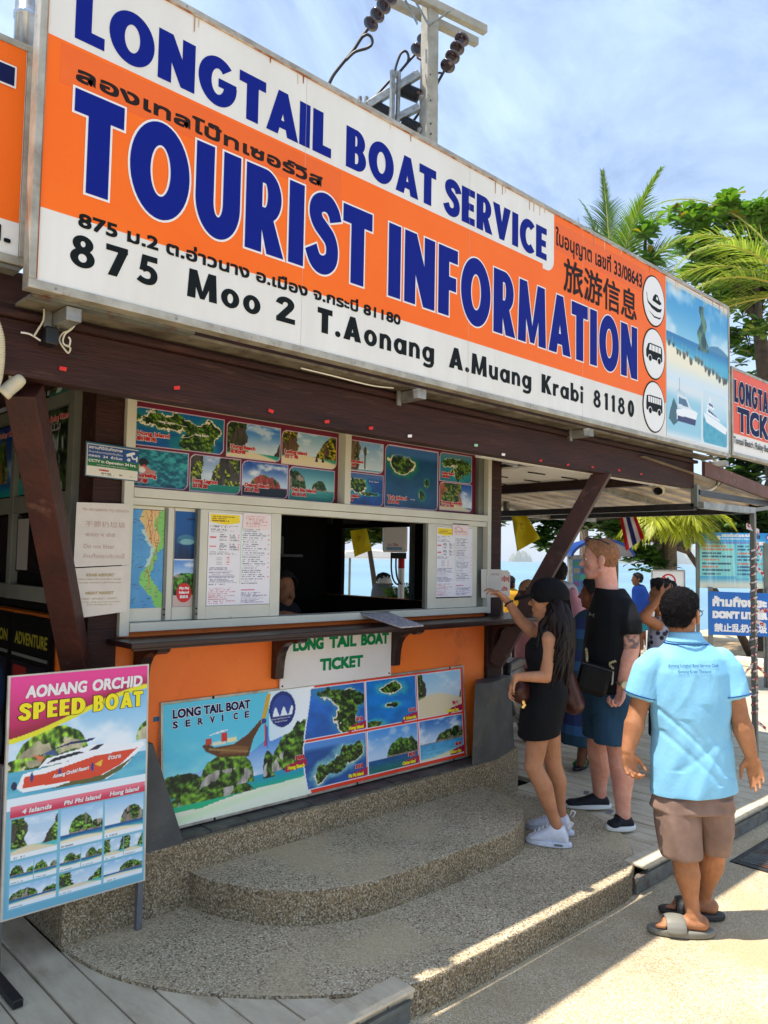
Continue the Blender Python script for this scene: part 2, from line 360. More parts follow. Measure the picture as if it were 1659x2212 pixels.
def sc_isl(a, b, asp, seed, hor=.35, isl=((.5, .3, .4),), top=(30, 90, 180), low=(190, 215, 240), sea=(20, 150, 150), deep=(8, 80, 140), beach=0, rock=.35, cloud=.5,
           dark=(18, 40, 16), light=(96, 130, 40), rockc=(150, 140, 128)):
    c = mixc(low, top, sm(hor, 1.05, b)); cl = sm(.62-.2*cloud, .78, fbm(a*asp*2.2, b*4.4, seed+9, 5)); c = mixc(c, (240, 244, 250), cl*cloud) if False else c*(1-(cl*cloud)[..., None])+np.array((240, 244, 250))*(cl*cloud)[..., None]
    wtr = mixc(sea, deep, sm(0, hor, b)); wn = fbm(a*asp*6, b*30, seed+3); wtr = wtr*(.85+.35*wn)[..., None]
    g = green(a, b, asp, seed, dark, light); rk = np.asarray(rockc)*(.45+.9*fbm(a*asp*16, b*5, seed+5))[..., None]
    mk_ = np.zeros(a.shape, bool); g2 = g
    for (cx_, w_, h_) in isl:
        e = np.clip(1-((a-cx_)/w_)**2, 0, 1)**.55; hh = h_*e*(.78+.45*fbm(a*asp*7+cx_*9, a*0+seed*.37, seed+2)); mm = (b >= hor-.012) & (b < hor+hh)
        mk_ |= mm
    rm = (fbm(a*asp*5, b*3.0, seed+7) > 1-rock*1.05) | ((b < hor+.03) & (rock > .1))
    g2 = np.where(rm[..., None], rk, g)
    c = np.where((b < hor)[..., None], wtr, c); refl = (b < hor) & (b > hor-.10)
    c = np.where(mk_[..., None], g2, c)
    if beach:
        bb = beach*(.65+.5*np.sin(a*3+seed)); t = sm(bb+.05, bb-.02, b); c = c*(1-t[..., None])+np.array((238, 226, 190))*t[..., None]
    return c
def sc_aer(a, b, asp, seed, blobs=((.5, .5, .3, .2, 0),), sea=(10, 70, 120), shal=(30, 150, 150), sand=1, top=None):
    c = mixc(sea, tuple(min(255, v*1.5) for v in sea), fbm(a*asp*3, b*5, seed+3)); f = np.full(a.shape, 9.)
    for cx_, cy_, rx, ry, an in blobs:
        dx = (a-cx_)*asp; dy = b-cy_; ca, sa = math.cos(an), math.sin(an)
        f = np.minimum(f, np.sqrt(((dx*ca+dy*sa)/rx/asp)**2+((-dx*sa+dy*ca)/ry)**2))
    f = f+(fbm(a*asp*3.2, b*3.2, seed)-.5)*1.5+(fbm(a*asp*11, b*11, seed+4)-.5)*.35
    c = c*(1-sm(1.9, 1.05, f)[..., None])+np.asarray(shal)*sm(1.9, 1.05, f)[..., None]
    if sand: sd = (f < 1.13) & (fbm(a*2*asp, b*2, seed+8) > .45); c = np.where(sd[..., None], (236, 228, 200), c)
    c = np.where((f < 1.0)[..., None], green(a, b, asp, seed), c)
    if top is not None: t = sm(.78, .9, b); c = c*(1-t[..., None])+np.asarray(top)*t[..., None]
    return c
def sc_clf(a, b, asp, seed, gap=(.35, .5), sea=(20, 140, 130), hor=.25, sky_=(60, 130, 205), beach=0, rockc=(70, 66, 58), light=(110, 130, 40), sun=0):
    c = sc_isl(a, b, asp, seed, hor, (), sky_, (200, 220, 235), sea, sea, 0, cloud=.7)
    e0 = gap[0]+(fbm(b*5, a*0, seed)-.5)*.18; e1 = gap[1]+(fbm(b*4, a*0+3, seed+1)-.5)*.2+(b-.3)*.35*(gap[1] < 1)
    g = green(a, b, asp, seed, light=light); rk = np.asarray(rockc)*(.4+1.1*fbm(a*asp*14, b*3, seed+5))[..., None]
    rm = fbm(a*asp*4, b*2, seed+6) > .55; g = np.where(rm[..., None], rk, g)
    c = np.where((((a < e0) | (a > e1)) & (b > hor-.03))[..., None], g, c)
    if beach: t = sm(beach+.03, beach-.03, b-.1*np.sin(a*4)); c = c*(1-t[..., None])+np.array((225, 212, 176))*t[..., None]
    return c
def sc_sea(a, b, asp, seed, c0=(6, 70, 110), c1=(40, 150, 160)):
    return mixc(c0, c1, sm(.3, .75, fbm(a*asp*9, b*16, seed, 5)))
def sc_fall(a, b, asp, seed):
    n = fbm(a*asp*14, b*3.5, seed, 4); c = green(a, b, asp, seed, (8, 20, 12), (60, 80, 44)); t = sm(.5, .72, n)*sm(.7, .3, np.abs(a-.5-.1*np.sin(b*6)))*sm(.85, .6, b)
    return c*(1-t[..., None])+np.array((170, 185, 190))*t[..., None]
SCN = dict(isl=sc_isl, aer=sc_aer, clf=sc_clf, sea=sc_sea, fall=sc_fall)
# heavy poster capitals drawn as strokes: stems, slants, bowls and ribbons
def heavy(ch, s=.285, t=.23):
    """width and primitives in a box of height 1: ('p', convex polygon) ('r', cx, cy, rx, ry, a0, a1) ('s', path, half thickness)"""
    b = lambda x0, y0, x1, y1: ('p', [(x0, y0), (x1, y0), (x1, y1), (x0, y1)])
    if ch == 'I': return s, [b(0, 0, s, 1)]
    if ch == 'L': return .52, [b(0, 0, s, 1), b(0, 0, .52, t)]
    if ch == 'T': return .64, [b(.32-s/2, 0, .32+s/2, 1), b(0, 1-t, .64, 1)]
    if ch == 'E': return .54, [b(0, 0, s, 1), b(0, 0, .54, .20), b(0, .80, .54, 1), b(0, .40, .50, .60)]
    if ch == 'F': return .52, [b(0, 0, s, 1), b(0, .80, .52, 1), b(0, .38, .48, .58)]
    if ch == 'P': return .62, [b(0, 0, s, 1), b(.1, .83, .34, 1), b(.1, .37, .34, .54), ('q', .32, .685, .30, .315, -90, 90)]
    if ch == 'D': return .76, [b(0, 0, s, 1), b(.1, .77, .36, 1), b(.1, 0, .36, .23), ('r', .34, .5, .42, .5, -90, 90)]
    if ch == 'H': return .74, [b(0, 0, s, 1), b(.74-s, 0, .74, 1), b(.1, .39, .6, .61)]
    if ch == 'O': return .86, [('r', .43, .5, .43, .52, 0, 360)]
    if ch == 'C': return .72, [('r', .43, .5, .43, .52, 48, 312)]
    if ch == 'G': return .84, [('r', .43, .5, .43, .52, 46, 362), b(.44, .40, .85, .58)]
    if ch == 'N': return .76, [b(0, 0, s*.95, 1), b(.76-s*.95, 0, .76, 1), ('p', [(.76-s*.95-.02, 0), (.76, 0), (s*.95+.02, 1), (0, 1)])]
    if ch == 'A': return .82, [('p', [(0, 0), (s*1.02, 0), (.53, 1), (.29, 1)]), ('p', [(.82-s*1.02, 0), (.82, 0), (.53, 1), (.29, 1)]), b(.17, .16, .65, .34)]
    if ch == 'V': return .80, [('p', [(.29, 0), (.51, 0), (s*1.04, 1), (0, 1)]), ('p', [(.29, 0), (.51, 0), (.80, 1), (.80-s*1.04, 1)])]
    if ch == 'M': return .96, [('p', [(0, 0), (s*.92, 0), (s*.92+.02, 1), (.05, 1)]), ('p', [(.96-s*.92, 0), (.96, 0), (.91, 1), (.94-s*.92, 1)]), ('p', [(.41, .02), (.55, .02), (.30, 1), (.05, 1)]), ('p', [(.41, .02), (.55, .02), (.91, 1), (.66, 1)])]
    if ch == 'U': return .72, [b(0, .40, s, 1), b(.72-s, .40, .72, 1), ('r', .36, .40, .36, .42, 180, 360)]
    if ch == 'B': return .64, [b(0, 0, s, 1), b(.1, .84, .34, 1), b(.1, .42, .34, .59), b(.1, 0, .36, .16), ('q', .32, .715, .28, .285, -90, 90), ('q', .34, .295, .30, .295, -90, 90)]
    if ch == 'R': return .68, [b(0, 0, s, 1), b(.1, .83, .34, 1), b(.1, .37, .34, .54), ('q', .33, .685, .30, .315, -90, 90), ('p', [(.68-s*1.05, 0), (.69, 0), (.47, .46), (.22, .46)])]
    if ch == 'o': return .62, [('m', .31, .33, .31, .35, 0, 360)]
    if ch == 'a': return .66, [('m', .31, .33, .31, .35, 0, 360), b(.45, 0, .66, .66)]
    if ch == 'b': return .66, [('m', .35, .33, .31, .35, 0, 360), b(0, 0, .21, 1)]
    if ch == 'g': return .66, [('m', .31, .33, .31, .35, 0, 360), b(.45, -.06, .66, .66), ('s', [(.555, -.04), (.50, -.15), (.36, -.20), (.20, -.19), (.08, -.15)], .085)]
    if ch == 'n': return .58, [b(0, 0, .21, .66), b(.37, 0, .58, .42), ('m', .29, .38, .29, .30, 0, 180)]
    if ch == 'u': return .58, [b(0, .28, .21, .66), b(.37, 0, .58, .66), ('m', .29, .28, .29, .30, 180, 360)]
    if ch == 'r': return .42, [b(0, 0, .21, .66), ('s', [(.12, .40), (.20, .54), (.30, .575), (.42, .56)], .10)]
    if ch == 'i': return .22, [b(0, 0, .21, .66), ('r', .105, .86, .125, .125, 0, 360)]
    if ch == 'K': return .70, [b(0, 0, s, 1), ('p', [(.43, 0), (.74, 0), (.40, .62), (.22, .50)]), ('p', [(.20, .44), (.36, .50), (.71, 1), (.42, 1)])]
    if ch == '.': return .24, [('r', .12, .11, .12, .12, 0, 360)]
    if ch == '8': return .66, [('m', .33, .74, .28, .27, 0, 360), ('m', .33, .29, .33, .31, 0, 360)]
    if ch == '0': return .64, [('r', .32, .5, .32, .52, 0, 360)]
    if ch == '1': return .36, [b(.11, 0, .36, 1), ('p', [(.0, .80), (.12, .76), (.36, 1), (.12, 1)])]
    if ch == '7': return .62, [b(0, .80, .62, 1), ('p', [(.07, 0), (.33, 0), (.62, .86), (.36, .86)])]
    if ch == '5': return .62, [b(.12, .80, .58, 1), ('p', [(.05, .46), (.24, .46), (.32, 1), (.12, 1)]), ('s', [(.13, .50), (.26, .56), (.40, .53), (.485, .42), (.49, .28), (.42, .15), (.28, .105), (.14, .13), (.03, .19)], .105)]
    if ch == '2': return .62, [('s', [(.10, .68), (.15, .82), (.28, .895), (.42, .86), (.48, .74), (.44, .60), (.32, .42), (.12, .12)], .105), b(.02, 0, .62, .20)]
    if ch == 'S': return .60, [('s', [(.54, .70), (.50, .80), (.40, .885), (.27, .895), (.155, .83), (.13, .72), (.19, .62), (.31, .54), (.42, .46), (.475, .34), (.455, .20), (.35, .115), (.22, .105), (.12, .165), (.05, .29)], .122)]
    return .4, []
def poster_word(s, F, u0, u1, v0, cap, m, parent, d=.003, outline=0, om=None, sp=.075):
    W = 0; pos = []
    for i, ch in enumerate(s):
        w_, P = heavy(ch); k = sp
        if i and (s[i-1]+ch) in ('TA', 'AI', 'AT', 'RV'): k = sp*.35
        if i: W += k
        pos.append((W, P)); W += w_
    sx = (u1-u0)/W
    def layer(o, d0, mm, nm):
        vs = []; fs = []; q = [0]
        def poly(L_):
            q[0] += 1; b = len(vs); vs.extend(F.p(x_, y_, d0+q[0]*1.5e-5) for x_, y_ in L_); fs.append(tuple(range(b, b+len(L_))))
        def strip(A_, B2):
            q[0] += 1; b = len(vs)
            for a, c_ in zip(A_, B2): vs.extend([F.p(a[0], a[1], d0+q[0]*1.5e-5), F.p(c_[0], c_[1], d0+q[0]*1.5e-5)])
            for i in range(len(A_)-1): fs.append((b+2*i, b+2*i+1, b+2*i+3, b+2*i+2))
        for x0, P in pos:
            f = lambda x_, y_: (u0+(x0+x_)*sx, v0+y_*cap)
            for p in P:
                if p[0] == 'p':
                    L_ = [f(*a) for a in p[1]]
                    if o:                              # push every edge outwards
                        n = len(L_); ar = sum(L_[i][0]*L_[(i+1) % n][1]-L_[(i+1) % n][0]*L_[i][1] for i in range(n)); sg = 1 if ar > 0 else -1; E_ = []
                        for i in range(n):
                            ax, ay = L_[i]; bx, by = L_[(i+1) % n]; dx, dy = bx-ax, by-ay; l_ = math.hypot(dx, dy) or 1e-9; nx, ny = sg*dy/l_*o, -sg*dx/l_*o; E_.append(((ax+nx, ay+ny), (dx, dy)))
                        L2 = []
                        for i in range(n):
                            (p1, d1), (p2, d2) = E_[i-1], E_[i]; den = d1[0]*d2[1]-d1[1]*d2[0]; t_ = ((p2[0]-p1[0])*d2[1]-(p2[1]-p1[1])*d2[0])/den; x_, y_ = p1[0]+d1[0]*t_, p1[1]+d1[1]*t_
                            ox, oy = L_[i]; dd = math.hypot(x_-ox, y_-oy)
                            if dd > 2.2*o: x_, y_ = ox+(x_-ox)*2.2*o/dd, oy+(y_-oy)*2.2*o/dd
                            L2.append((x_, y_))
                        L_ = L2
                    poly(L_)
                elif p[0] in 'rqm':
                    _, cx_, cy_, rx, ry, a0, a1 = p; s_, t_ = (.285, .245) if p[0] == 'r' else (.25, .17) if p[0] == 'q' else (.215, .175); s_, t_ = min(s_, rx), min(t_, ry)
                    c0 = f(cx_, cy_); RX, RY, IX, IY = rx*sx+o, ry*cap+o, (rx-s_)*sx-o, (ry-t_)*cap-o; ex = math.degrees(o/max(RX, .01)) if a1-a0 < 359 else 0
                    n = 40; A_ = []; B2 = []
                    for i in range(n+1):
                        a = R(a0-ex+(a1-a0+2*ex)*i/n); A_.append((c0[0]+RX*math.cos(a), c0[1]+RY*math.sin(a))); B2.append((c0[0]+IX*math.cos(a), c0[1]+IY*math.sin(a)))
                    strip(A_, B2)
                else:
                    P_ = catm([Vector((a, b_, 0)) for a, b_ in p[1]], 5); h = p[2]; A_ = []; B2 = []; n = len(P_)
                    for i in range(n):
                        t_ = (P_[min(i+1, n-1)]-P_[max(i-1, 0)]).normalized(); nx, ny = -t_.y, t_.x; c_ = f(P_[i].x, P_[i].y)
                        if o and i in (0, n-1): g_ = -1 if i == 0 else 1; c_ = (c_[0]+g_*t_.x*o, c_[1]+g_*t_.y*o)
                        ax, ay = nx*(h*sx+o), ny*(h*cap*.97+o); A_.append((c_[0]+ax, c_[1]+ay)); B2.append((c_[0]-ax, c_[1]-ay))
                    strip(A_, B2)
        return mk(nm, vs, fs, mm, parent)
    if outline: layer(outline, d, om, 'lettering_outline')
    return layer(0, d+(.0012 if outline else 0), m, 'lettering')
def catm(P, k=6):
    out = []
    for i in range(len(P)-1):
        p0 = P[max(i-1, 0)]; p1 = P[i]; p2 = P[i+1]; p3 = P[min(i+2, len(P)-1)]
        for j in range(k):
            t_ = j/k; out.append(.5*((2*p1)+(-p0+p2)*t_+(2*p0-5*p1+4*p2-p3)*t_*t_+(-p0+3*p1-3*p2+p3)*t_**3))
    out.append(P[-1]); return out
# ================================================================== SETTING
def struct(o): o['kind'] = 'structure'; return o
E1 = dp(1060, 1352, 24); E2 = dp(1659, 1398, 16.5)           # where the ground stops at the beach
# road: one aggregate sheet in front of the deck
mb = MB(); mb.add([(-30, -25, 0), (30, -25, 0), (30, 9, 0), (-30, 9, 0)], [(0, 1, 2, 3)]); struct(mb.build('road', MT['road']))
# sunlit concrete lane beyond the deck, kerb, sandy verge
def quad(name, P, z, m, th=None):
    return struct(mk(name, [(p[0], p[1], z) for p in P], [(0, 1, 2, 3)], m))
quad('concrete_lane', [(7.45, 2.75), (12.3, 2.0), (14.5, 16), (8.9, 18)], .004, MT['concrete_road'])
mb = MB(); mb.hexa([Vector(p) for p in [(12.3, -6, 0), (12.65, -6, 0), (15.2, 18, 0), (14.85, 18, 0), (12.3, -6, .13), (12.65, -6, .13), (15.2, 18, .13), (14.85, 18, .13)]]); struct(mb.build('kerb', mat('white_kerb', (222, 218, 206), .8, col2=(196, 190, 176), scale=3), bevel=.02))
# sandy verge with an uneven far edge, dropping to the water
vs = []; fs = []; nx_, ny_ = 36, 70
for j in range(ny_):
    for i in range(nx_):
        t = i/(nx_-1); yv = -14+j*.75
        xs = 12.66+(yv+6)*.108; x = xs+t*12
        h = .03+.10*math.sin(yv*.9+t*5)*t+.12*mnoise.noise((x*.5, yv*.5, 0))*min(1, t*5)
        edge = 3.4+.25*mnoise.noise((yv*.4, 3, 0)) if yv < 9 else 6.0
        if x-xs > edge: h -= (x-xs-edge)*.42
        vs.append((x, yv, h))
for j in range(ny_-1):
    for i in range(nx_-1):
        a = j*nx_+i; fs.append((a, a+1, a+nx_+1, a+nx_))
struct(mk('beach', vs, fs, MT['sand'], smooth=True))
quad('lane_beyond', [(8.9, 9), (14.9, 9), (16, 40), (8.9, 40)], .002, MT['concrete_road'])
# sea
sea = bpy.data.materials.new('sea_water'); sea.use_nodes = True; t = sea.node_tree; b = t.nodes['Principled BSDF']
b.inputs['Base Color'].default_value = lin((70, 110, 134)); b.inputs['Roughness'].default_value = .32; b.inputs['Specular IOR Level'].default_value = .5
g = t.nodes.new('ShaderNodeNewGeometry'); n = t.nodes.new('ShaderNodeTexNoise'); n.inputs['Scale'].default_value = .9; n.inputs['Detail'].default_value = 7
mpn = t.nodes.new('ShaderNodeMapping'); mpn.inputs['Scale'].default_value = (1, 1, 1); k = t.nodes.new('ShaderNodeBump'); k.inputs['Strength'].default_value = .8; k.inputs['Distance'].default_value = .12
n2 = t.nodes.new('ShaderNodeTexNoise'); n2.inputs['Scale'].default_value = .012; n2.inputs['Detail'].default_value = 3
cr_ = t.nodes.new('ShaderNodeValToRGB'); cr_.color_ramp.elements[0].position = .35; cr_.color_ramp.elements[0].color = lin((84, 122, 142)); cr_.color_ramp.elements[1].position = .7; cr_.color_ramp.elements[1].color = lin((104, 144, 158))
t.links.new(g.outputs['Position'], mpn.inputs[0]); t.links.new(mpn.outputs[0], n.inputs[0]); t.links.new(n.outputs[0], k.inputs['Height']); t.links.new(k.outputs[0], b.inputs['Normal'])
t.links.new(g.outputs['Position'], n2.inputs[0]); t.links.new(n2.outputs[0], cr_.inputs[0]); t.links.new(cr_.outputs[0], b.inputs['Base Color'])
struct(mk('sea', [(14, -30000, -1.3), (40000, -30000, -1.3), (40000, 40000, -1.3), (-30000, 40000, -1.3), (-30000, 24, -1.3), (14, 24, -1.3)], [(0, 1, 2, 3, 4, 5)], sea))
# far islands
rockm = mat('limestone_island', (96, 112, 88), .9, col2=(150, 146, 130), scale=.01, detail=8)
def island(px0, px1, hpx, D, seed, label):
    a = dp(px0, 1214, D); c = dp(px1, 1214, D); W = (c-a).length; H = hpx/FOC*D; U = (c-a).normalized(); N = Vector((U.y, -U.x, 0))
    vs = []; fs = []; nu, nw = 60, 16
    for j in range(nw):
        for i in range(nu):
            u = i/(nu-1); v = j/(nw-1)*2-1
            h = (mnoise.fractal((u*6+seed, v*.8, seed), 1.0, 2.1, 5)*.55+.75)*(max(0, math.sin(math.pi*u))**.4)*max(0, 1-v*v)**.5
            p = a+U*(u*W)+N*(v*W*.22); vs.append((p.x, p.y, -1.6+max(0, h)*H*1.1))
    for j in range(nw-1):
        for i in range(nu-1): q = j*nu+i; fs.append((q, q+1, q+nu+1, q+nu))
    o = mk('hill_island', vs, fs, rockm, smooth=True); o['kind'] = 'structure'; return o
island(1100, 1148, 26, 2600, 3, ''); island(1285, 1470, 66, 3600, 9, ''); island(1440, 1640, 40, 3900, 5, '')

# sea air: far things fade
hz = bpy.data.materials.new('sea_air'); hz.use_nodes = True; t = hz.node_tree; t.nodes.remove(t.nodes['Principled BSDF']); pv = t.nodes.new('ShaderNodeVolumePrincipled'); pv.inputs['Color'].default_value = (.86, .92, 1, 1); pv.inputs['Density'].default_value = .00022; pv.inputs['Anisotropy'].default_value = .2
t.links.new(pv.outputs[0], t.nodes['Material Output'].inputs['Volume'])
o = MB().box(-400, 5200, -600, 5600, -2.6, 420).build('haze', hz); o['kind'] = 'stuff'

# ------------------------------------------------------------------ deck of concrete planks
deck = thing('deck', (3, 3, 0)); deck['kind'] = 'structure'
pl_me = None; nP = 0
x = -1.62; rng = random.Random(3)
PW = .1465
mbc = MB()
mbs = [(-1.6, 0)]
while x < 7.75:
    x1 = x+PW-.007
    y0 = 2.075
    if 1.40 < x < 4.28: y0 = 2.35 if 2.1 < x < 3.9 else 2.075
    y1 = 2.9+(7.75-x)*0+9 if x > 4.7 else 3.4
    if x < 1.2: y1 = 9
    z1 = .113+rng.uniform(-.003, .002); tl = rng.uniform(-.002, .002)
    if x > 6.9: y1 = 2.9+ (x-6.9)*0 + 9
    # butt joints every few metres
    ys = [y0]; jy = y0+rng.uniform(1.2, 3.2)
    while jy < y1-.4: ys.append(jy); jy += rng.uniform(2.2, 3.2)
    ys.append(y1)
    for a_, b_ in zip(ys[:-1], ys[1:]):
        m = MB(); m.hexa([(x, a_, .075), (x1, a_, .075), (x1, b_-.004, .075), (x, b_-.004, .075), (x, a_, z1), (x1, a_, z1+tl), (x1, b_-.004, z1+tl), (x, b_-.004, z1)])
        m.build('plank', MT['plank'], deck, bevel=.003)
    x += PW; nP += 1
MB().box(-1.62, 7.75, 2.10, 11.9, .0, .073).build('deck_base', MT['dark'], deck)
for a_, b_ in ((-1.6, 2.14), (3.80, 5.60), (5.62, 7.75)):
    MB().box(a_, b_, 2.062, 2.095, .004, .082).build('edge_channel', MT['fascia'], deck, bevel=.002)
    MB().box(a_, b_, 2.052, 2.066, .070, .088).build('channel_lip', MT['fascia'], deck)
# nosing blocks on the edge of the deck
x = 3.86
while x < 7.6:
    L_ = rng.uniform(.22, .6); MB().box(x, min(x+L_-.012, 7.7), 2.045, 2.17, .1165, .131+rng.uniform(-.003, .003)).build('nosing_tile', MT['plank'], deck, bevel=.004); x += L_
for x in (-1.2, -.55, .2, .9, 1.6): MB().box(x, x+.55, 2.045, 2.16, .1165, .130).build('nosing_tile', MT['plank'], deck, bevel=.004)

# ------------------------------------------------------------------ steps and plinth
def slab(name, outline, z0, z1, m, mside, bev):
    n = len(outline)
    vs = [(x, y, z1) for x, y in outline]+[(x, y, z0) for x, y in outline]
    fs = [tuple(range(n))]+[(k, n+k, n+(k+1) % n, (k+1) % n) for k in range(n)]
    o = mk(name, vs, fs, m); o.data.materials.append(mside)
    for i, p in enumerate(o.data.polygons): p.material_index = 0 if i == 0 else 1
    if o.data.polygons[0].normal.z < 0: o.data.flip_normals()
    md = o.modifiers.new('b', 'BEVEL'); md.width = bev; md.segments = 3; md.limit_method = 'ANGLE'; md.angle_limit = R(50)
    return struct(o)
def smoothline(P, closed_tail, k=6):
    out = []
    for i in range(len(P)-1):
        p0 = Vector(P[max(i-1, 0)]); p1 = Vector(P[i]); p2 = Vector(P[i+1]); p3 = Vector(P[min(i+2, len(P)-1)])
        for j in range(k):
            t_ = j/k; q = .5*((2*p1)+(-p0+p2)*t_+(2*p0-5*p1+4*p2-p3)*t_*t_+(-p0+3*p1-3*p2+p3)*t_**3); out.append((q.x, q.y))
    out.append(P[-1]); return out+closed_tail
low = smoothline([(1.31, 3.2), (1.34, 2.98), (1.40, 2.80), (1.50, 2.62), (1.62, 2.475), (1.80, 2.30), (2.00, 2.155), (2.17, 2.075), (2.5, 2.056), (3.1, 2.053), (3.62, 2.056), (3.80, 2.085), (4.02, 2.20), (4.22, 2.37), (4.37, 2.57), (4.46, 2.80), (4.48, 3.05), (4.42, 3.3)], [(4.40, 3.6), (1.31, 3.6)])
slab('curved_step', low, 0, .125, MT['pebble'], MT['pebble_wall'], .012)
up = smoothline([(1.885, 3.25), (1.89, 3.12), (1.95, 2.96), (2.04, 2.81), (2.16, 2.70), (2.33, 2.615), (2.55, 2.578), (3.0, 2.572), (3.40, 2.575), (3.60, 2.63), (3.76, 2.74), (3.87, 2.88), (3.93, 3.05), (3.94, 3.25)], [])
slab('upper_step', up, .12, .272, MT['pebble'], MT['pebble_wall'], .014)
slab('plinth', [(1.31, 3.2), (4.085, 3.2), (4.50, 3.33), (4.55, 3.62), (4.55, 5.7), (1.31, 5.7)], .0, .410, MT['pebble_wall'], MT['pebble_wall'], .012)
led = thing('plinth_ledge', (2.9, 3.3, .41)); led['kind'] = 'structure'
x = 1.80
while x < 3.95:
    L_ = .20+rng.uniform(-.01, .01); MB().box(x, min(x+L_-.006, 3.99), 3.235, 3.40, .408, .420+rng.uniform(-.002, .003)).build('slate_tile', MT['ledge'], led, bevel=.002); x += L_

# ================================================================== KIOSK
kiosk = thing('ticket_kiosk', (2.9, 3.4, .41), 'orange and brown timber ticket kiosk with white framed windows under the big orange billboard', 'kiosk')
WF = wall(3.38)
# walls under the windows
MB().box(1.56, 4.18, 3.385, 3.45, .40, 1.349).build('front_wall', MT['orange_wall'], kiosk)
MB().box(1.435, 1.50, 3.58, 5.6, .40, 1.40).build('side_wall', MT['orange_wall'], kiosk)
MB().box(4.22, 4.28, 3.52, 5.6, .40, 1.395).build('end_wall', MT['orange_wall'], kiosk)
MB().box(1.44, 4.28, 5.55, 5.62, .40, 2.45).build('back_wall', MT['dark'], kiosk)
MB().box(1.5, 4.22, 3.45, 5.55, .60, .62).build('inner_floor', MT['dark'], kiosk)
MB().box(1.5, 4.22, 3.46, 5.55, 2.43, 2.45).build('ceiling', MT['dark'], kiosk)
MB().box(4.12, 4.15, 4.02, 4.05, 1.40, 1.96).build('inner_frame', MT['alu_dark'], kiosk)
for y_, z_, w_, h_ in ((4.6, 1.98, .3, .2), (5.05, 1.98, .25, .16)): MB().box(4.20, 4.218, y_, y_+w_, z_, z_+h_).build('pinned_paper', MT['slate'], kiosk)
MB().box(1.6, 3.9, 5.04, 5.09, 1.7, 1.72).build('inner_shelf', MT['darkbrown'], kiosk)
for k_ in range(9): MB().box(1.9+k_*.21, 2.02+k_*.21, 5.03, 5.09, 1.722, 1.80+.03*(k_ % 3)).build('folder', MT['slate'], kiosk)
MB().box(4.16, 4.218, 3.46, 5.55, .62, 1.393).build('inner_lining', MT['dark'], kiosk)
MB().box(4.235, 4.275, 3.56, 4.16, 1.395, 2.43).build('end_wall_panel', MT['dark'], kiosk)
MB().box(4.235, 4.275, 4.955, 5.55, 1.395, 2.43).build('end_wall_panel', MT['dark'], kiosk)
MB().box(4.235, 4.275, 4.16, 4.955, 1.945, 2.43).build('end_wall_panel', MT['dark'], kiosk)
# posts
for x0, x1 in ((1.432, 1.566), (4.186, 4.326)):
    MB().box(x0, x1, 3.36, 3.515, .62, 2.50).build('post', MT['brown'], kiosk, bevel=.004)
MB().box(4.19, 4.32, 5.5, 5.64, .4, 2.5).build('post', MT['brown'], kiosk, bevel=.004)
# tapered slate clad footings of the posts
def footing(x0, x1, y0, y1, zt, tx, ty):
    m = MB(); m.hexa([(x0-tx*.3, y0-ty, .405), (x1+tx, y0-ty, .405), (x1+tx, y1, .405), (x0-tx*.3, y1, .405), (x0, y0, zt), (x1, y0, zt), (x1, y1, zt), (x0, y1, zt)])
    return m.build('footing', MT['slate'], kiosk, bevel=.004)
footing(1.40, 1.70, 3.24, 3.56, .865, .15, .035)
m = MB(); m.hexa([(3.86, 3.215, .405), (4.115, 3.215, .38), (4.50, 3.36, .38), (4.50, 3.6, .40), (3.95, 3.27, .905), (4.085, 3.235, .905), (4.44, 3.36, .905), (4.40, 3.6, .905)]); m.build('footing', MT['slate'], kiosk, bevel=.004)
# front window frame
A = MT['alu']
MB().box(1.566, 1.612, 3.335, 3.40, 1.332, 2.44).build('window_jamb', A, kiosk, bevel=.003)
MB().box(4.148, 4.185, 3.335, 3.40, 1.345, 2.40).build('window_jamb', A, kiosk, bevel=.003)
MB().box(1.613, 4.147, 3.33, 3.42, 1.350, 1.390).build('window_sill', A, kiosk, bevel=.003)
MB().box(1.613, 4.147, 3.345, 3.42, 1.925, 1.958).build('window_rail', A, kiosk, bevel=.003)
MB().box(1.613, 4.147, 3.335, 3.42, 1.960, 2.003).build('window_rail', MT['alu'], kiosk, bevel=.003)
MB().box(1.613, 4.147, 3.345, 3.42, 2.410, 2.44).build('window_head', A, kiosk, bevel=.003)
MB().box(2.868, 2.912, 3.335, 3.42, 2.004, 2.409).build('window_mullion', A, kiosk, bevel=.003)
MB().box(4.09, 4.146, 3.37, 3.42, 2.004, 2.409).build('window_mullion', MT['alu_dark'], kiosk, bevel=.003)
def sash(x0, x1, wl, wr, y, z0=1.392, z1=1.924, zb=.062, zt=.016, parent=kiosk, pane=True):
    f = MB().box(x0, x0+wl, y, y+.025, z0, z1).build('window_sash', A, parent, bevel=.002)
    MB().box(x1-wr, x1, y, y+.025, z0, z1).build('sash_stile', A, f, bevel=.002)
    MB().box(x0+wl, x1-wr, y+.001, y+.024, z0, z0+zb).build('sash_rail', A, f, bevel=.002)
    MB().box(x0+wl, x1-wr, y+.001, y+.024, z1-zt, z1).build('sash_rail', A, f, bevel=.002)
    if pane: MB().box(x0+wl, x1-wr, y+.012, y+.015, z0+zb, z1-zt).build('pane', MT['glass_dark'], f)
    return f
s1 = sash(1.613, 1.836, .006, .050, 3.372)
s2 = sash(1.838, 2.006, .002, .050, 3.372)
s3 = sash(1.962, 2.445, .046, .062, 3.350)
s4 = sash(3.577, 4.053, .077, .045, 3.350)
MB().box(4.054, 4.146, 3.374, 3.40, 1.39, 1.924).build('window_sash', MT['alu_dark'], kiosk, bevel=.002)
MB().box(1.787, 1.803, 3.366, 3.372, 1.395, 1.92).build('sash_track', MT['alu_dark'], s1)
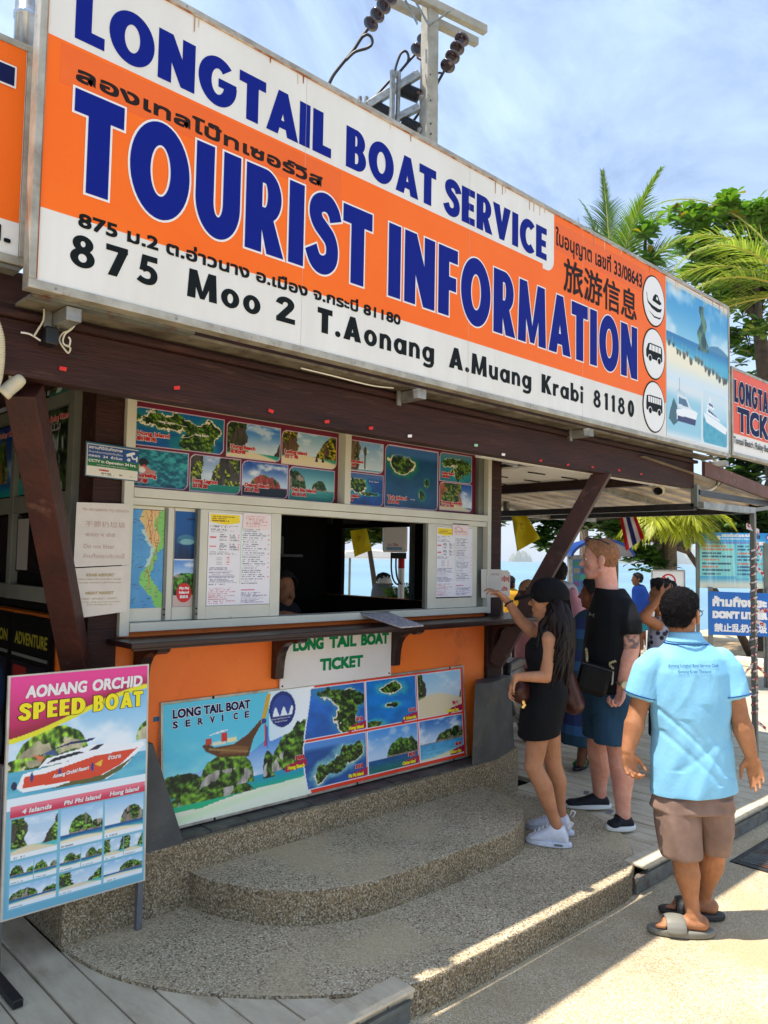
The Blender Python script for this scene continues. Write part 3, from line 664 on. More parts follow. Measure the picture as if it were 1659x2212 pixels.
MB().box(1.946, 1.961, 3.345, 3.371, 1.395, 1.92).build('sash_track', MT['alu_dark'], s2)
for z_ in (1.42, 1.445):
    for x_ in (1.795, 1.953): MB().lathe((x_, 3.364 if x_ < 1.9 else 3.343, z_), (0, -1, 0), [(.005, 0), (.004, .003)], 8).build('screw', MT['black'], kiosk)
MB().box(3.556, 3.576, 3.352, 3.376, 1.392, 1.92).build('sash_track', MT['alu_dark'], s4)
# shelf with brackets
m = MB(); m.box(1.52, 4.72, 3.115, 3.380, 1.300, 1.324); m.build('shelf', MT['darkbrown'], kiosk, bevel=.004)
MB().box(1.53, 4.71, 3.122, 3.135, 1.292, 1.299).build('shelf_edge', MT['darkbrown'], kiosk)
MB().box(4.327, 4.72, 3.381, 3.52, 1.300, 1.324).build('shelf_return', MT['darkbrown'], kiosk)
def bracket(x, w_=.06, h_=.235, y0=3.12):
    P = [(0, 0), (0, -h_)]
    out = [(.0, .0), (.0, -h_), (.038, -h_), (.042, -h_*.8), (.048, -h_*.60), (.06, -h_*.42), (.085, -h_*.27), (.12, -h_*.18), (.17, -h_*.14), (.20, -h_*.16), (.23, -h_*.10), (.24, 0)]
    F = Fr((x, 3.384, 1.2985), (0, -1, 0)); m = MB(); m.prism(out, F, -w_/2, w_/2); return m.build('bracket', MT['darkbrown'], kiosk, bevel=.003)
bracket(1.69); bracket(2.455, .055); bracket(3.315, .055); bracket(4.25, .07)
# beams over the front
Bx = MT['brown']
MB().box(-1.2, 5.78, 2.66, 2.74, 2.275, 2.46).build('eave_beam', Bx, kiosk, bevel=.004)
MB().box(-1.2, 5.80, 2.635, 2.70, 2.462, 2.485).build('eave_batten', Bx, kiosk, bevel=.003)
MB().box(-1.2, 5.78, 2.665, 2.74, 2.487, 2.62).build('eave_beam', Bx, kiosk, bevel=.004)
MB().box(1.43, 4.33, 3.39, 3.50, 2.442, 2.58).build('wall_plate', Bx, kiosk)
MB().box(3.35, 5.72, 2.742, 2.79, 2.272, 2.305).build('soffit_trim', MT['white'], kiosk)
MB().box(5.26, 5.34, 2.80, 7.2, 2.262, 2.34).build('side_eave_beam', MT['darkbrown'], kiosk)
MB().box(1.44, 4.28, 2.75, 3.39, 2.46, 2.475).build('soffit', Bx, kiosk)
# soffit boards to the right, with vent slots
x = 4.34; i = 0
while x < 5.24:
    MB().box(x, x+.112, 2.80, 5.62, 2.335+rng.uniform(-.001, .001), 2.35).build('soffit_board', MT['white'], kiosk); x += .1145; i += 1
for j in range(7):
    for i in range(2): MB().box(4.55+i*.42, 4.75+i*.42, 2.95+j*.34, 2.965+j*.34, 2.326, 2.333).build('vent_slot', MT['black'], kiosk)
# braces
def brace(a, b_): MB().bar(a, b_, .10, .105).build('brace', MT['brown2'], kiosk, bevel=.004)
brace(Vector(dp(172, 1478, 3.46)), Vector(dp(52, 842, 2.60)))
brace((4.27, 3.36, 1.0), Vector(dp(1305, 1015, 5.1)))
# roof of the kiosk (hipped metal sheets) above the beams
m = MB(); e = [(-1.2, 2.72, 2.60), (5.8, 2.72, 2.60), (5.8, 7.4, 2.60), (-1.2, 7.4, 2.60), (1.6, 4.9, 3.25), (3.6, 4.9, 3.25)]
m.add(e+[(a, b_, c-.03) for a, b_, c in e], [(0, 1, 5, 4), (1, 2, 5), (2, 3, 4, 5), (3, 0, 4), (6, 10, 11, 7), (7, 11, 8), (8, 11, 10, 9), (9, 10, 6), (0, 6, 7, 1), (1, 7, 8, 2), (2, 8, 9, 3), (3, 9, 6, 0)])
m.build('roof', MT['galv'], kiosk)
MB().box(-1.2, 1.43, 2.75, 7.4, 2.50, 2.515).build('soffit', Bx, kiosk)
shade_w = thing('added_shade_wall', (-1.7, 4, .1), 'brown timber side of the neighbouring kiosk just outside the left edge of the picture', 'kiosk')  # unseen walls added to block light coming in from the open left
MB().box(-1.85, -1.62, 2.8, 7.4, .1, 2.6).build('side_wall', MT['brown'], shade_w)
MB().box(-1.62, 1.43, 5.62, 5.7, .1, 2.5).build('back_wall', MT['brown'], shade_w)
# side of the kiosk, seen at the left: dark frames with posters
SF = Fr((1.43, 0, 0), (0, -1, 0))                         # u = -y
def sbox(y0, y1, z0, z1, d, m, nm, par=kiosk): return MB().fbox(SF, -y1, -y0, z0, z1, -.03, d).build(nm, m, par, bevel=.002)
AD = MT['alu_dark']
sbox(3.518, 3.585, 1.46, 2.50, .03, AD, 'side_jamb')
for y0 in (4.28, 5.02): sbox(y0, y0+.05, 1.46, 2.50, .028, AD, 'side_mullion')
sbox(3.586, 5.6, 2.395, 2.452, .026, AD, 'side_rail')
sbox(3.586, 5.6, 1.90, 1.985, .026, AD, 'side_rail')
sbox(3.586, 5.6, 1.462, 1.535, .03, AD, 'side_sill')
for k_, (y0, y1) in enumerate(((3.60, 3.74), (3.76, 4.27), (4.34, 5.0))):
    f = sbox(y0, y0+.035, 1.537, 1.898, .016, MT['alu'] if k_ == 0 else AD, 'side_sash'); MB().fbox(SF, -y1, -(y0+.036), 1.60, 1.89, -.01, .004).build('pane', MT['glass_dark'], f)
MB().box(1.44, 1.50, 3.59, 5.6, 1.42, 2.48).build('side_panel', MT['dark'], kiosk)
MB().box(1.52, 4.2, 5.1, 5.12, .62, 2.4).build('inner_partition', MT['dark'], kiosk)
# ================================================================== THE BIG BILLBOARD
SY = 2.45
bb = thing('billboard', (3.4, SY, 2.51), 'huge orange and white TOURIST INFORMATION billboard over the kiosk front', 'billboard')
BF = wall(SY)
def xo(px, z, y=SY): return xon(px, y, z)
# box: steel edging, slightly dented; face sheets
def edging(x0, x1, z0, z1, y, par, w_=.022, dep=.05, m=None, bot=.028):
    m = m or MT['signframe']
    MB().box(x0, x1, y-.004, y+dep, z1-w_, z1).build('frame', m, par, bevel=.002)
    MB().box(x0, x1, y-.004, y+dep, z0, z0+bot).build('frame', m, par, bevel=.002)
    MB().box(x0, x0+w_, y-.005, y+dep, z0+bot, z1-w_).build('frame', m, par, bevel=.002)
    MB().box(x1-w_, x1, y-.005, y+dep, z0+bot, z1-w_).build('frame', m, par, bevel=.002)
edging(.817, 5.932, 2.508, 3.665, SY, bb)
MB().box(.84, 5.91, SY+.0012, SY+.030, 2.53, 3.645).build('face_sheet', MT['white_sign'], bb)
MB().box(.85, 1.42, SY+.052, SY+.102, 2.500, 2.512).build('tray', MT['fascia'], bb)  # filler added in the slit to keep sun off the left deck nosing
zt, zb = 3.326, 2.768
# orange field with the rounded white tab of the top line
rr_ = .07
outl = [(.839, zb), (4.915, zb), (4.915, 3.643), (3.607, 3.643), (3.607, 3.30+rr_)]
outl += [(3.607-rr_+rr_*math.cos(t_), 3.30+rr_+rr_*math.sin(t_)) for t_ in [-.3*k for k in range(1, 6)]]
outl += [(3.607-rr_, 3.30)]
n_ = len(outl)
outl = [(.839, zb), (4.915, zb), (4.915, 3.643), (3.607, 3.643), (3.607, 3.37)]+[(3.537+.07*math.cos(a_), 3.37+.07*math.sin(a_)) for a_ in (-.35, -.7, -1.05, -1.4)]+[(3.50, 3.30), (3.0, zt), (.839, zt)]
outl[-3] = (3.50, 3.3); 
MB().prism([(.839, zb), (4.915, zb), (4.915, 3.30), (.839, 3.30)], BF, -.0011, -.0005).build('orange_field', MT['sign_orange'], bb)
MB().prism([(.839, 3.30), (3.50, 3.30), (3.50, zt), (.839, zt)], BF, -.0011, -.0005).build('orange_field', MT['sign_orange'], bb)
MB().prism([(3.50, 3.30), (4.915, 3.30), (4.915, 3.643), (3.607, 3.643), (3.607, 3.37)]+[(3.537+.07*math.cos(a_), 3.37+.07*math.sin(a_)) for a_ in (-.35, -.7, -1.05, -1.4)], BF, -.0011, -.0005).build('orange_field', MT['sign_orange'], bb)
# stick-on patches under the Thai lines
P2 = MT['sign_orange2']
MB().prism([(.885, 3.185), (2.05, 3.185), (2.05, 3.315), (.885, 3.315)], BF, -.0004, 0).build('sticker', P2, bb)
MB().prism([(3.615, 3.44), (4.63, 3.44), (4.63, 3.60), (3.615, 3.60)], BF, -.0004, 0).build('sticker', P2, bb)
B_ = MT['ink_blue']; K_ = MT['ink_black']; W_ = MT['ink_white']
def words(lst, z, cap, m, bold, d=.0006, **k):
    for s, p0, p1 in lst: text(s, BF, xo(p0, z+cap/2), xo(p1, z+cap/2), z, cap, m, bb, bold=bold, d=.0006)
for s, p0, p1 in (('LONGTAIL', 164, 716), ('BOAT', 748, 942), ('SERVICE', 961, 1181)): poster_word(s, BF, xo(p0, 3.44), xo(p1, 3.44), 3.351, .178, B_, bb, d=-.0002)
for s, p0, p1 in (('TOURIST', 158, 803), ('INFORMATION', 839, 1376)): poster_word(s, BF, xo(p0, 3.02), xo(p1, 3.02), 2.858, .330, B_, bb, d=.0006, outline=.0075, om=W_, sp=.095)
for s, p0, p1 in (('875', 152, 342), ('Moo', 405, 563), ('2', 596, 638), ('T.Aonang', 686, 938), ('A.Muang', 970, 1148), ('Krabi', 1170, 1260), ('81180', 1282, 1370)): poster_word(s, BF, xo(p0, 2.66), xo(p1, 2.66), 2.613, .102, K_, bb, d=-.0002, sp=.30 if s in ('875', '81180') else .13)
text('ลองเทลโบ๊ทเซอร์วิส', BF, .935, 1.952, 3.212, .050, MT['ink_brown'], bb, bold=.003, d=.0006)
text('875 ม.2 ต.อ่าวนาง อ.เมือง จ.กระบี่ 81180', BF, .962, 2.414, 2.741, .046, K_, bb, bold=.0022, d=.0006)
text('ใบอนุญาต เลขที่ 33/08643', BF, 3.62, 4.594, 3.468, .088, MT['ink_brown'], bb, bold=.0025, d=.0006)
text('旅游信息', BF, 3.70, 4.525, 3.226, .20, MT['ink_brown'], bb, bold=.0035, d=.0006, tall=True)
for k_ in range(1, 5):
    for z0_, z1_ in ((2.531, 3.642),): MB().fbox(BF, .84+k_*1.0+.02*k_, .8408+k_*1.0+.02*k_, z0_, z1_, -.0004, .0001).build('sheet_joint', MT['board'], bb)
for k_ in range(13):
    for z_ in (2.521, 3.655): MB().lathe(BF.p(.90+k_*.415, z_, .0045), (0, -1, 0), [(.005, -.002), (.004, .0015)], 8).build('rivet', MT['galv'], bb)
RU = mat('rust_run', (150, 84, 44), .8, col2=(196, 176, 150), scale=7, detail=8, thr=(.4, .62), stretch=(2, 1, .3))
MB().fbox(BF, .84, 5.91, 3.6375, 3.6430, -.0006, .0045).build('rust_line', RU, bb); MB().fbox(BF, .839, .8425, 2.54, 3.636, -.0006, .0045).build('rust_line', RU, bb)
RU2 = mat('faint_rust', (206, 186, 156), .7, col2=(222, 212, 192), scale=12)
rq = random.Random(11)
for k_ in range(26): x_ = rq.uniform(.9, 5.85); h_ = rq.uniform(.02, .07); MB().prism([(x_-.003, 3.637), (x_-.0012, 3.637-h_), (x_+.001, 3.637-h_*.9), (x_+.003, 3.637)], BF, -.0006, .0016).build('rust_drip', RU2 if k_ % 2 else RU, bb)
# pictogram discs
def disc(cx_, cz, rx, rz, m, nm, d0, d1): 
    MB().prism([(cx_+rx*math.cos(2*math.pi*k/40), cz+rz*math.sin(2*math.pi*k/40)) for k in range(40)], BF, d0, d1).build(nm, m, bb)
for cz in (3.420, 3.068, 2.718):
    disc(4.748, cz, .150, .170, K_, 'pictogram_ring', -.001, .0022); disc(4.748, cz, .141, .161, MT['white_clean'], 'pictogram_disc', .0022, .0036)
def pic(P, cx_, cz, sc_, nm='pictogram', m=K_, d=.0046): MB().prism([(cx_+x*sc_, cz+y*sc_) for x, y in P], BF, .0036, d).build(nm, m, bb)
# long-tail boat
pic([(-1, .55), (-.93, .52), (-.82, -.05), (-.3, -.32), (.35, -.42), (.82, -.35), (1.0, -.08), (.62, -.18), (-.2, -.12), (-.72, .02), (-.86, .2)], 4.748, 3.40, .105)
pic([(-.35, -.05), (.6, -.15), (.85, .0), (.55, .16), (.35, .42), (.05, .45), (-.2, .25)], 4.76, 3.425, .105)
pic([(.02, .06), (.42, .0), (.3, .30), (.1, .32)], 4.77, 3.435, .07, m=MT['white_clean'], d=.0056)
pic([(-.7, -.45), (0, -.75), (.7, -.72), (.95, -.55), (.6, -.64), (0, -.66)], 4.748, 3.39, .105)
def bus(cz, rnd, nw, h0):
    P = [(-1, -.35), (-1, .05), (-.95+.2*rnd, .45), (-.6+.1*rnd, .52), (.85, .52), (.98, .40), (1, -.35), (.9, -.42), (-.9, -.42)]
    pic(P, 4.748, cz, .108)
    for i in range(nw):
        a = -.78+.1*rnd+i*(1.66-.1*rnd)/nw; b_ = a+(1.66-.1*rnd)/nw-.07
        pic([(a, .08), (b_, .08), (b_, .44), (a+(.12*rnd if i == 0 else 0), .44)], 4.748, cz, .108, 'pictogram_window', MT['white_clean'], .0056)
    for wx in (-.55, .58):
        pic([(wx+.24*math.cos(k*.449), -.42+.24*math.sin(k*.449)) for k in range(14)], 4.748, cz, .108, 'pictogram_wheel_gap', MT['white_clean'], .0056)
        pic([(wx+.18*math.cos(k*.449), -.42+.18*math.sin(k*.449)) for k in range(14)], 4.748, cz, .108, 'pictogram_wheel', K_, .0066)
bus(3.075, 1, 4, .4); bus(2.732, 0, 6, .4)
# photo panel at the right end
PW_, PH_ = .985, 1.07
c = Cv(PW_, PH_, .0055, (214, 226, 232))
def beachpic(c):
    X, Y = c.X/PW_, c.Y/PH_
    m = (Y > .36)
    skyc = mixc((150, 205, 228), (60, 150, 205), sm(.55, .95, Y)); cl = sm(.5, .75, fbm(X*3.2, Y*4.2, 4)); skyc = skyc*(1-cl[..., None]*.8)+np.array((225, 236, 242))*(cl*.8)[..., None]
    hz = .665-.0*X
    se = mixc((70, 170, 205), (40, 120, 175), sm(.56, .66, Y)); col = np.where((Y < hz)[..., None], se, skyc)
    ln = .60-.11*X
    sd = mixc((222, 226, 208), (238, 232, 206), sm(.3, .55, Y)); t = sm(ln+.015, ln-.02, Y); col = col*(1-t[..., None])+sd*t[..., None]
    # shallow fade at bottom
    t = sm(.50, .38, Y); col = col*(1-t[..., None])+np.array((208, 226, 236))*t[..., None]
    # rock tower
    rx = .56+.02*np.sin(Y*40); wd = .035+.055*sm(.93, .62, Y)+.018*(fbm(Y*14, X*0, 5)-.5); mm = (np.abs(X-rx) < wd) & (Y > .63) & (Y < .935)
    rk = mixc((20, 54, 60), (96, 136, 100), sm(.35, .7, fbm(X*22, Y*10, 8))); col = np.where(mm[..., None], rk, col)
    hl = (Y > .655) & (Y < .655+.04*np.clip(np.sin((X-.62)*8), 0, 1)+.012) & (X > .62); col = np.where(hl[..., None], (70, 130, 165), col)
    c.put(m, col)
beachpic(c)
rg = random.Random(5)
for i in range(17):                                       # row of moored boats
    bx = .03+i*.058+rg.uniform(-.018, .018); by = (.60-.11*bx)*PH_+rg.uniform(-.022, .02); s_ = rg.uniform(.018, .032)+.016*bx; bx *= PW_
    col = rg.choice([(60, 74, 66), (92, 92, 66), (50, 84, 92), (96, 84, 60)])
    c.poly([(bx-s_*.7, by+s_*.6), (bx-s_*.4, by-s_*.9), (bx+s_*.2, by-s_*1.2), (bx+s_*.8, by-s_*.5), (bx+s_*.9, by+s_*.5), (bx, by+s_*.1)], col)
    c.rect(bx-s_*.5, by+s_*.1, bx+s_*.5, by+s_*.55, (96, 128, 132)); c.rect(bx-s_*.75, by, bx-s_*.62, by+s_*2.1, (150, 170, 170))
# lower pictures: two cruisers
c.put(sm(.33, .24, c.Y/PH_)*sm(.0, .06, c.Y/PH_)*(c.X < .53*PW_)*.65, (110, 186, 214))
def cruiser(c, ox, oz, s_):
    c.poly([(ox, oz), (ox+.05*s_, oz-.45*s_), (ox+1.9*s_, oz-.45*s_), (ox+2.15*s_, oz+.15*s_), (ox+1.2*s_, oz+.25*s_)], (235, 240, 244))
    c.poly([(ox+.1*s_, oz-.25*s_), (ox+.1*s_, oz-.5*s_), (ox+1.9*s_, oz-.5*s_), (ox+2.0*s_, oz-.2*s_)], (44, 50, 96))
    c.poly([(ox+.1*s_, oz+.1*s_), (ox+.1*s_, oz+.75*s_), (ox+1.0*s_, oz+.7*s_), (ox+1.5*s_, oz+.2*s_)], (214, 224, 232))
    c.poly([(ox+.2*s_, oz+.3*s_), (ox+.25*s_, oz+.62*s_), (ox+.95*s_, oz+.58*s_), (ox+1.25*s_, oz+.25*s_)], (70, 110, 140))
    c.poly([(ox, oz+.8*s_), (ox+.2*s_, oz+1.0*s_), (ox+.9*s_, oz+.85*s_), (ox+.9*s_, oz+.78*s_)], (190, 206, 216)); c.rect(ox+.3*s_, oz+.9*s_, ox+.34*s_, oz+1.5*s_, (90, 120, 150))
c.poly([(.05, .18), (.03, .12), (.10, .08), (.17, .12), (.15, .22), (.10, .27)], (60, 98, 110))
cruiser(c, .14, .195, .15)
m_ = c.rr(.55, .02, .955, .40, .03); c.put(m_*(.25+.75*sm(.36, .2, c.Y)), mixc((60, 160, 195), (168, 212, 232), sm(.13, .26, c.Y-.25*(c.X-.55)*-.3)))
c.put(m_ & (c.Y < .20-(c.X-.55)*.18), mixc((44, 140, 172), (96, 180, 200), fbm(c.X*40, c.Y*60, 6)))
c.poly([(.56, .235), (.60, .17), (.93, .115), (.965, .165), (.80, .20)], (232, 240, 244)); c.poly([(.60, .235), (.62, .28), (.78, .235), (.85, .20)], (240, 244, 246)); c.poly([(.63, .25), (.64, .27), (.77, .235), (.80, .22)], (50, 80, 130))
c.poly([(.62, .285), (.64, .325), (.72, .31), (.74, .27)], (236, 240, 244)); c.poly([(.64, .30), (.65, .318), (.71, .308), (.72, .29)], (60, 90, 140)); c.rect(.66, .32, .68, .36, (230, 236, 240))
c.put(sm(.93, 1.0, c.Y/PH_)*sm(.45, .6, fbm(c.X*12, c.Y*9, 3)), (205, 196, 176)); c.put(sm(.975, .985, c.Y/PH_)*.8, (214, 206, 190))
c.mesh(BF, 4.922, 2.553, 'photo_panel', bb, d=.0005)
# open underside: the lower tray behind the face, brackets of angle iron
MB().box(.85, 5.92, SY+.103, SY+.212, 2.500, 2.512).build('tray', mat('dirty_tray', (120, 112, 96), .7, col2=(70, 60, 48), scale=7, detail=9, thr=(.35, .65), grime=(60, 40, 28), gscale=14), bb)
BRK = []
for px in (150, 900, 1265, 1560):
    x_ = xo(px, 2.49, 2.55)
    MB().box(x_-.025, x_+.025, SY+.06, 2.664, 2.452, 2.497).build('support_arm', MT['galv'], bb, bevel=.002); BRK.append(x_)
for x_ in BRK: MB().box(x_-.052, x_-.027, 2.625, 2.633, 2.43, 2.50).build('mounting_tab', MT['galv'], bb)
# rust runs along the top edge
# neighbouring billboards
lb = thing('billboard', (.4, SY+.14, 2.6), 'part of a second orange billboard at the left edge of the picture', 'billboard')
LF = wall(SY+.14)
edging(-1.9, .853, 2.615, 3.345, SY+.14, lb)
MB().box(-1.88, .83, SY+.1412, SY+.168, 2.64, 3.325).build('face_sheet', MT['white'], lb)
MB().prism([(-1.87, 2.752), (.828, 2.752), (.828, 3.323), (-1.87, 3.323)], LF, -.0011, -.0005).build('orange_field', MT['sign_orange'], lb)
yl = SY+.14
poster_word('TOURIST', LF, -.9, xon(27, yl, 3.1), 2.985, .265, MT['ink_navy'], lb, outline=.006, om=W_)
text('Krabi Tel.', LF, .30, xon(23, yl, 2.7), 2.678, .052, MT['ink_black'], lb, bold=.003, d=.003)
MB().box(-1.86, .84, SY+.147, SY+.21, 2.60, 2.612).build('tray', MT['fascia'], lb)
rb = thing('billboard', (6.3, SY, 2.55), 'orange LONGTAIL TICKET billboard beyond the right end of the big one', 'billboard')
edging(5.965, 8.2, 2.530, 3.215, SY, rb, m=MT['signframe'])
MB().box(5.985, 8.18, SY+.006, SY+.03, 2.552, 3.195).build('face_sheet', MT['white'], rb)
MB().prism([(5.988, 2.705), (8.17, 2.705), (8.17, 3.193), (5.988, 3.193)], BF, -.005, -.001).build('orange_field', mat('sign_red_orange', (232, 84, 38), .4, col2=(226, 78, 34), scale=3), rb)
zz = 3.0
poster_word('LONGTAIL', BF, xo(1585, 3.0), xo(1585, 3.0)+.80, 2.945, .175, MT['ink_navy'], rb, outline=.005, om=W_)
text('TICKET', BF, xo(1592, 2.8), xo(1592, 2.8)+.90, 2.725, .19, MT['ink_navy'], rb, bold=.011, d=.003, outline=.006, om=W_)
text('Tonsai Beach, Railay Beach, Poda', BF, xo(1584, 2.65), xo(1584, 2.65)+.95, 2.625, .052, MT['ink_black'], rb, bold=.001, d=.003)

# ================================================================== PRINTED PANELS IN THE TRANSOM
maroon = (104, 22, 46)
def label(s, zh, F, u, v, w_, cap, par, zw=.6, m=None):
    R_ = m or MT['ink_red']
    text(s, F, u, u+w_, v+cap*1.25, cap, R_, par, bold=.0012, d=.0025, outline=.0022, om=W_)
    if zh: text(zh, F, u, u+w_*zw, v, cap, R_, par, bold=.001, d=.0025, outline=.0018, om=W_, tall=True)
UF = wall(3.40)
def collage(x0, x1, z0, z1, cards, nm, lab):
    t_ = thing('photo_collage', ((x0+x1)/2, 3.40, z0), lab, 'poster')
    MB().box(x0, x1, 3.4005, 3.408, z0, z1).build('backing', MT['board'], t_)
    c = Cv(x1-x0, z1-z0, .0036, maroon)
    for (a, b_, c0, d_, kind, seed, k) in cards:
        X0, X1, Z0, Z1 = a-x0, b_-x0, c0-z0, d_-z0
        cor = (0, 1, 0, 1); mo = c.rr(X0-.004, Z0-.004, X1+.004, Z1+.004, .034, cor); c.put(mo, (214, 190, 214))
        mi = c.rr(X0, Z0, X1, Z1, .031, cor); c.scene(X0, Z0, X1, Z1, kind, seed, mi, **k)
    return t_, c
tA, cA = collage(1.613, 2.868, 2.004, 2.41, [
    (1.626, 2.108, 2.208, 2.382, 'aer', 11, dict(blobs=((.30, .72, .27, .22, 0), (.62, .62, .25, .15, -.5), (.75, .35, .2, .34, .5), (.66, .15, .2, .2, 0)), sea=(8, 70, 125), shal=(20, 120, 140))),
    (2.130, 2.460, 2.207, 2.382, 'clf', 12, dict(gap=(.36, .92), sea=(30, 150, 130), hor=.16, sky_=(30, 110, 200), beach=.08, light=(90, 110, 40))),
    (2.474, 2.85, 2.203, 2.378, 'clf', 13, dict(gap=(.3, .6), sea=(60, 150, 120), hor=.3, sky_=(120, 170, 200), beach=.22, light=(170, 150, 30), rockc=(90, 70, 50))),
    (1.628, 1.914, 2.016, 2.190, 'sea', 14, dict(c0=(8, 84, 110), c1=(60, 168, 172))),
    (1.928, 2.213, 2.015, 2.190, 'clf', 15, dict(gap=(.24, .36), sea=(20, 140, 120), hor=.25, sky_=(130, 160, 210), light=(150, 160, 40))),
    (2.228, 2.514, 2.013, 2.189, 'isl', 16, dict(hor=.28, isl=((.5, .34, .36),), sea=(12, 24, 40), deep=(14, 30, 50), top=(20, 70, 160), rock=.55, rockc=(170, 70, 60), cloud=.9)),
    (2.527, 2.84, 2.010, 2.187, 'isl', 17, dict(hor=.34, isl=((.1, .26, .6), (.66, .17, .32)), sea=(30, 120, 120), deep=(60, 150, 150), top=(60, 130, 160), low=(150, 200, 205), light=(50, 80, 30), cloud=0)),
], 'A', 'maroon photo collage with Hong Island and Snorkeling above the sliding windows')
# snorkeller
X0 = 1.628-1.613
cA.ell(X0+.055, .125, .026, .018, (24, 22, 26)); cA.poly([(X0+.015, .11), (X0+.03, .115), (X0+.07, .08), (X0+.055, .07)], (240, 190, 60)); cA.poly([(X0+.03, .09), (X0+.06, .115), (X0+.10, .085), (X0+.07, .06)], (222, 60, 60))
cA.poly([(X0+.06, .105), (X0+.12, .085), (X0+.115, .05), (X0+.07, .06)], (190, 130, 120)); cA.ell(X0+.05, .088, .016, .014, (236, 226, 216))
for px_ in (2.70, 2.745): cA.poly([(px_-1.613, .225), (px_-1.603, .262), (px_-1.590, .225)], (40, 30, 50))
cA.mesh(UF, 1.613, 2.004, 'print', tA)
for s, zh, u, v, w_ in (('Hong Island', '割喉岛', 1.645, 2.228, .165), ('Hong Beach', '宏岛沙滩', 2.150, 2.222, .15), ('Lading Island', '拉丁岛', 2.49, 2.232, .15), ('Snorkeling', '浮潜', 1.644, 2.032, .105), ('Hong Lagoon', '洪泻湖', 1.940, 2.030, .14), ('Deang Island', '红岛', 2.242, 2.032, .15), ('Pak Bia Island', '帕别岛', 2.544, 2.030, .165)):
    label(s, zh, UF, u, v, w_, .0205, tA)
text('Hong Lagoon', UF, 1.752, 1.838, 2.324, .012, W_, tA, bold=.0005, d=.003); text('Hong Beach', UF, 1.945, 2.022, 2.285, .012, W_, tA, bold=.0005, d=.003); text('KO HONG', UF, 1.686, 1.735, 2.364, .009, W_, tA, bold=.0004, d=.003)
MB().tube([UF.p(1.845, 2.327, .003), UF.p(1.90, 2.322, .003)], .0013, 4).build('print_arrow', W_, tA); MB().tube([UF.p(1.94, 2.288, .003), UF.p(1.91, 2.27, .003), UF.p(1.868, 2.268, .003)], .0013, 4).build('print_arrow', W_, tA)
tB, cB = collage(2.912, 4.09, 2.004, 2.41, [
    (2.905, 3.219, 2.211, 2.384, 'clf', 21, dict(gap=(.38, 1.3), sea=(60, 150, 170), hor=.04, sky_=(120, 170, 215), rockc=(110, 90, 70), light=(120, 130, 60))),
    (2.905, 3.224, 2.013, 2.195, 'aer', 22, dict(blobs=((.32, .58, .22, .24, 0), (.62, .36, .2, .05, 0)), sea=(14, 60, 120), shal=(40, 150, 170), top=(70, 110, 170))),
    (3.243, 3.708, 2.015, 2.388, 'aer', 23, dict(blobs=((.27, .72, .23, .13, -.1), (.78, .45, .045, .07, 0), (.70, .22, .055, .09, .3)), sea=(14, 62, 96), shal=(20, 124, 96), top=(60, 110, 170))),
    (3.730, 4.046, 2.213, 2.395, 'aer', 24, dict(blobs=((.35, .68, .35, .15, .1), (.72, .4, .26, .3, .2)), sea=(20, 100, 120), shal=(30, 140, 150), top=(80, 130, 150))),
    (3.732, 4.048, 2.024, 2.200, 'clf', 25, dict(gap=(.66, 1.4), sea=(40, 110, 160), hor=.12, sky_=(24, 80, 170), rockc=(170, 96, 66), beach=.12)),
], 'B', 'maroon photo collage with Tub Island and Chicken Island, right of the mullion')
cB.ell(3.075-2.912, .325, .013, .028, (70, 78, 60)); cB.rect(3.068-2.912, .22, 3.08-2.912, .31, (70, 80, 56))
cB.mesh(UF, 2.912, 2.004, 'print', tB)
for s, zh, u, v, w_ in (('Chicken Island', '鸡岛', 2.918, 2.232, .14), ('Poda Island', '波达岛', 2.920, 2.030, .11), ('Tub island', '点击岛', 3.262, 2.035, .165), ('Railay Beach', '莱利海滩', 3.748, 2.232, .12), ('Phranang Cave Bay', '女王洞', 3.745, 2.042, .20)):
    label(s, zh, UF, u, v, w_, .022 if u == 3.262 else .0175, tB)
text('Poda Island', UF, 3.11, 3.185, 2.150, .009, W_, tB, d=.003); text('Tub island', UF, 3.455, 3.50, 2.066, .008, W_, tB, d=.003)

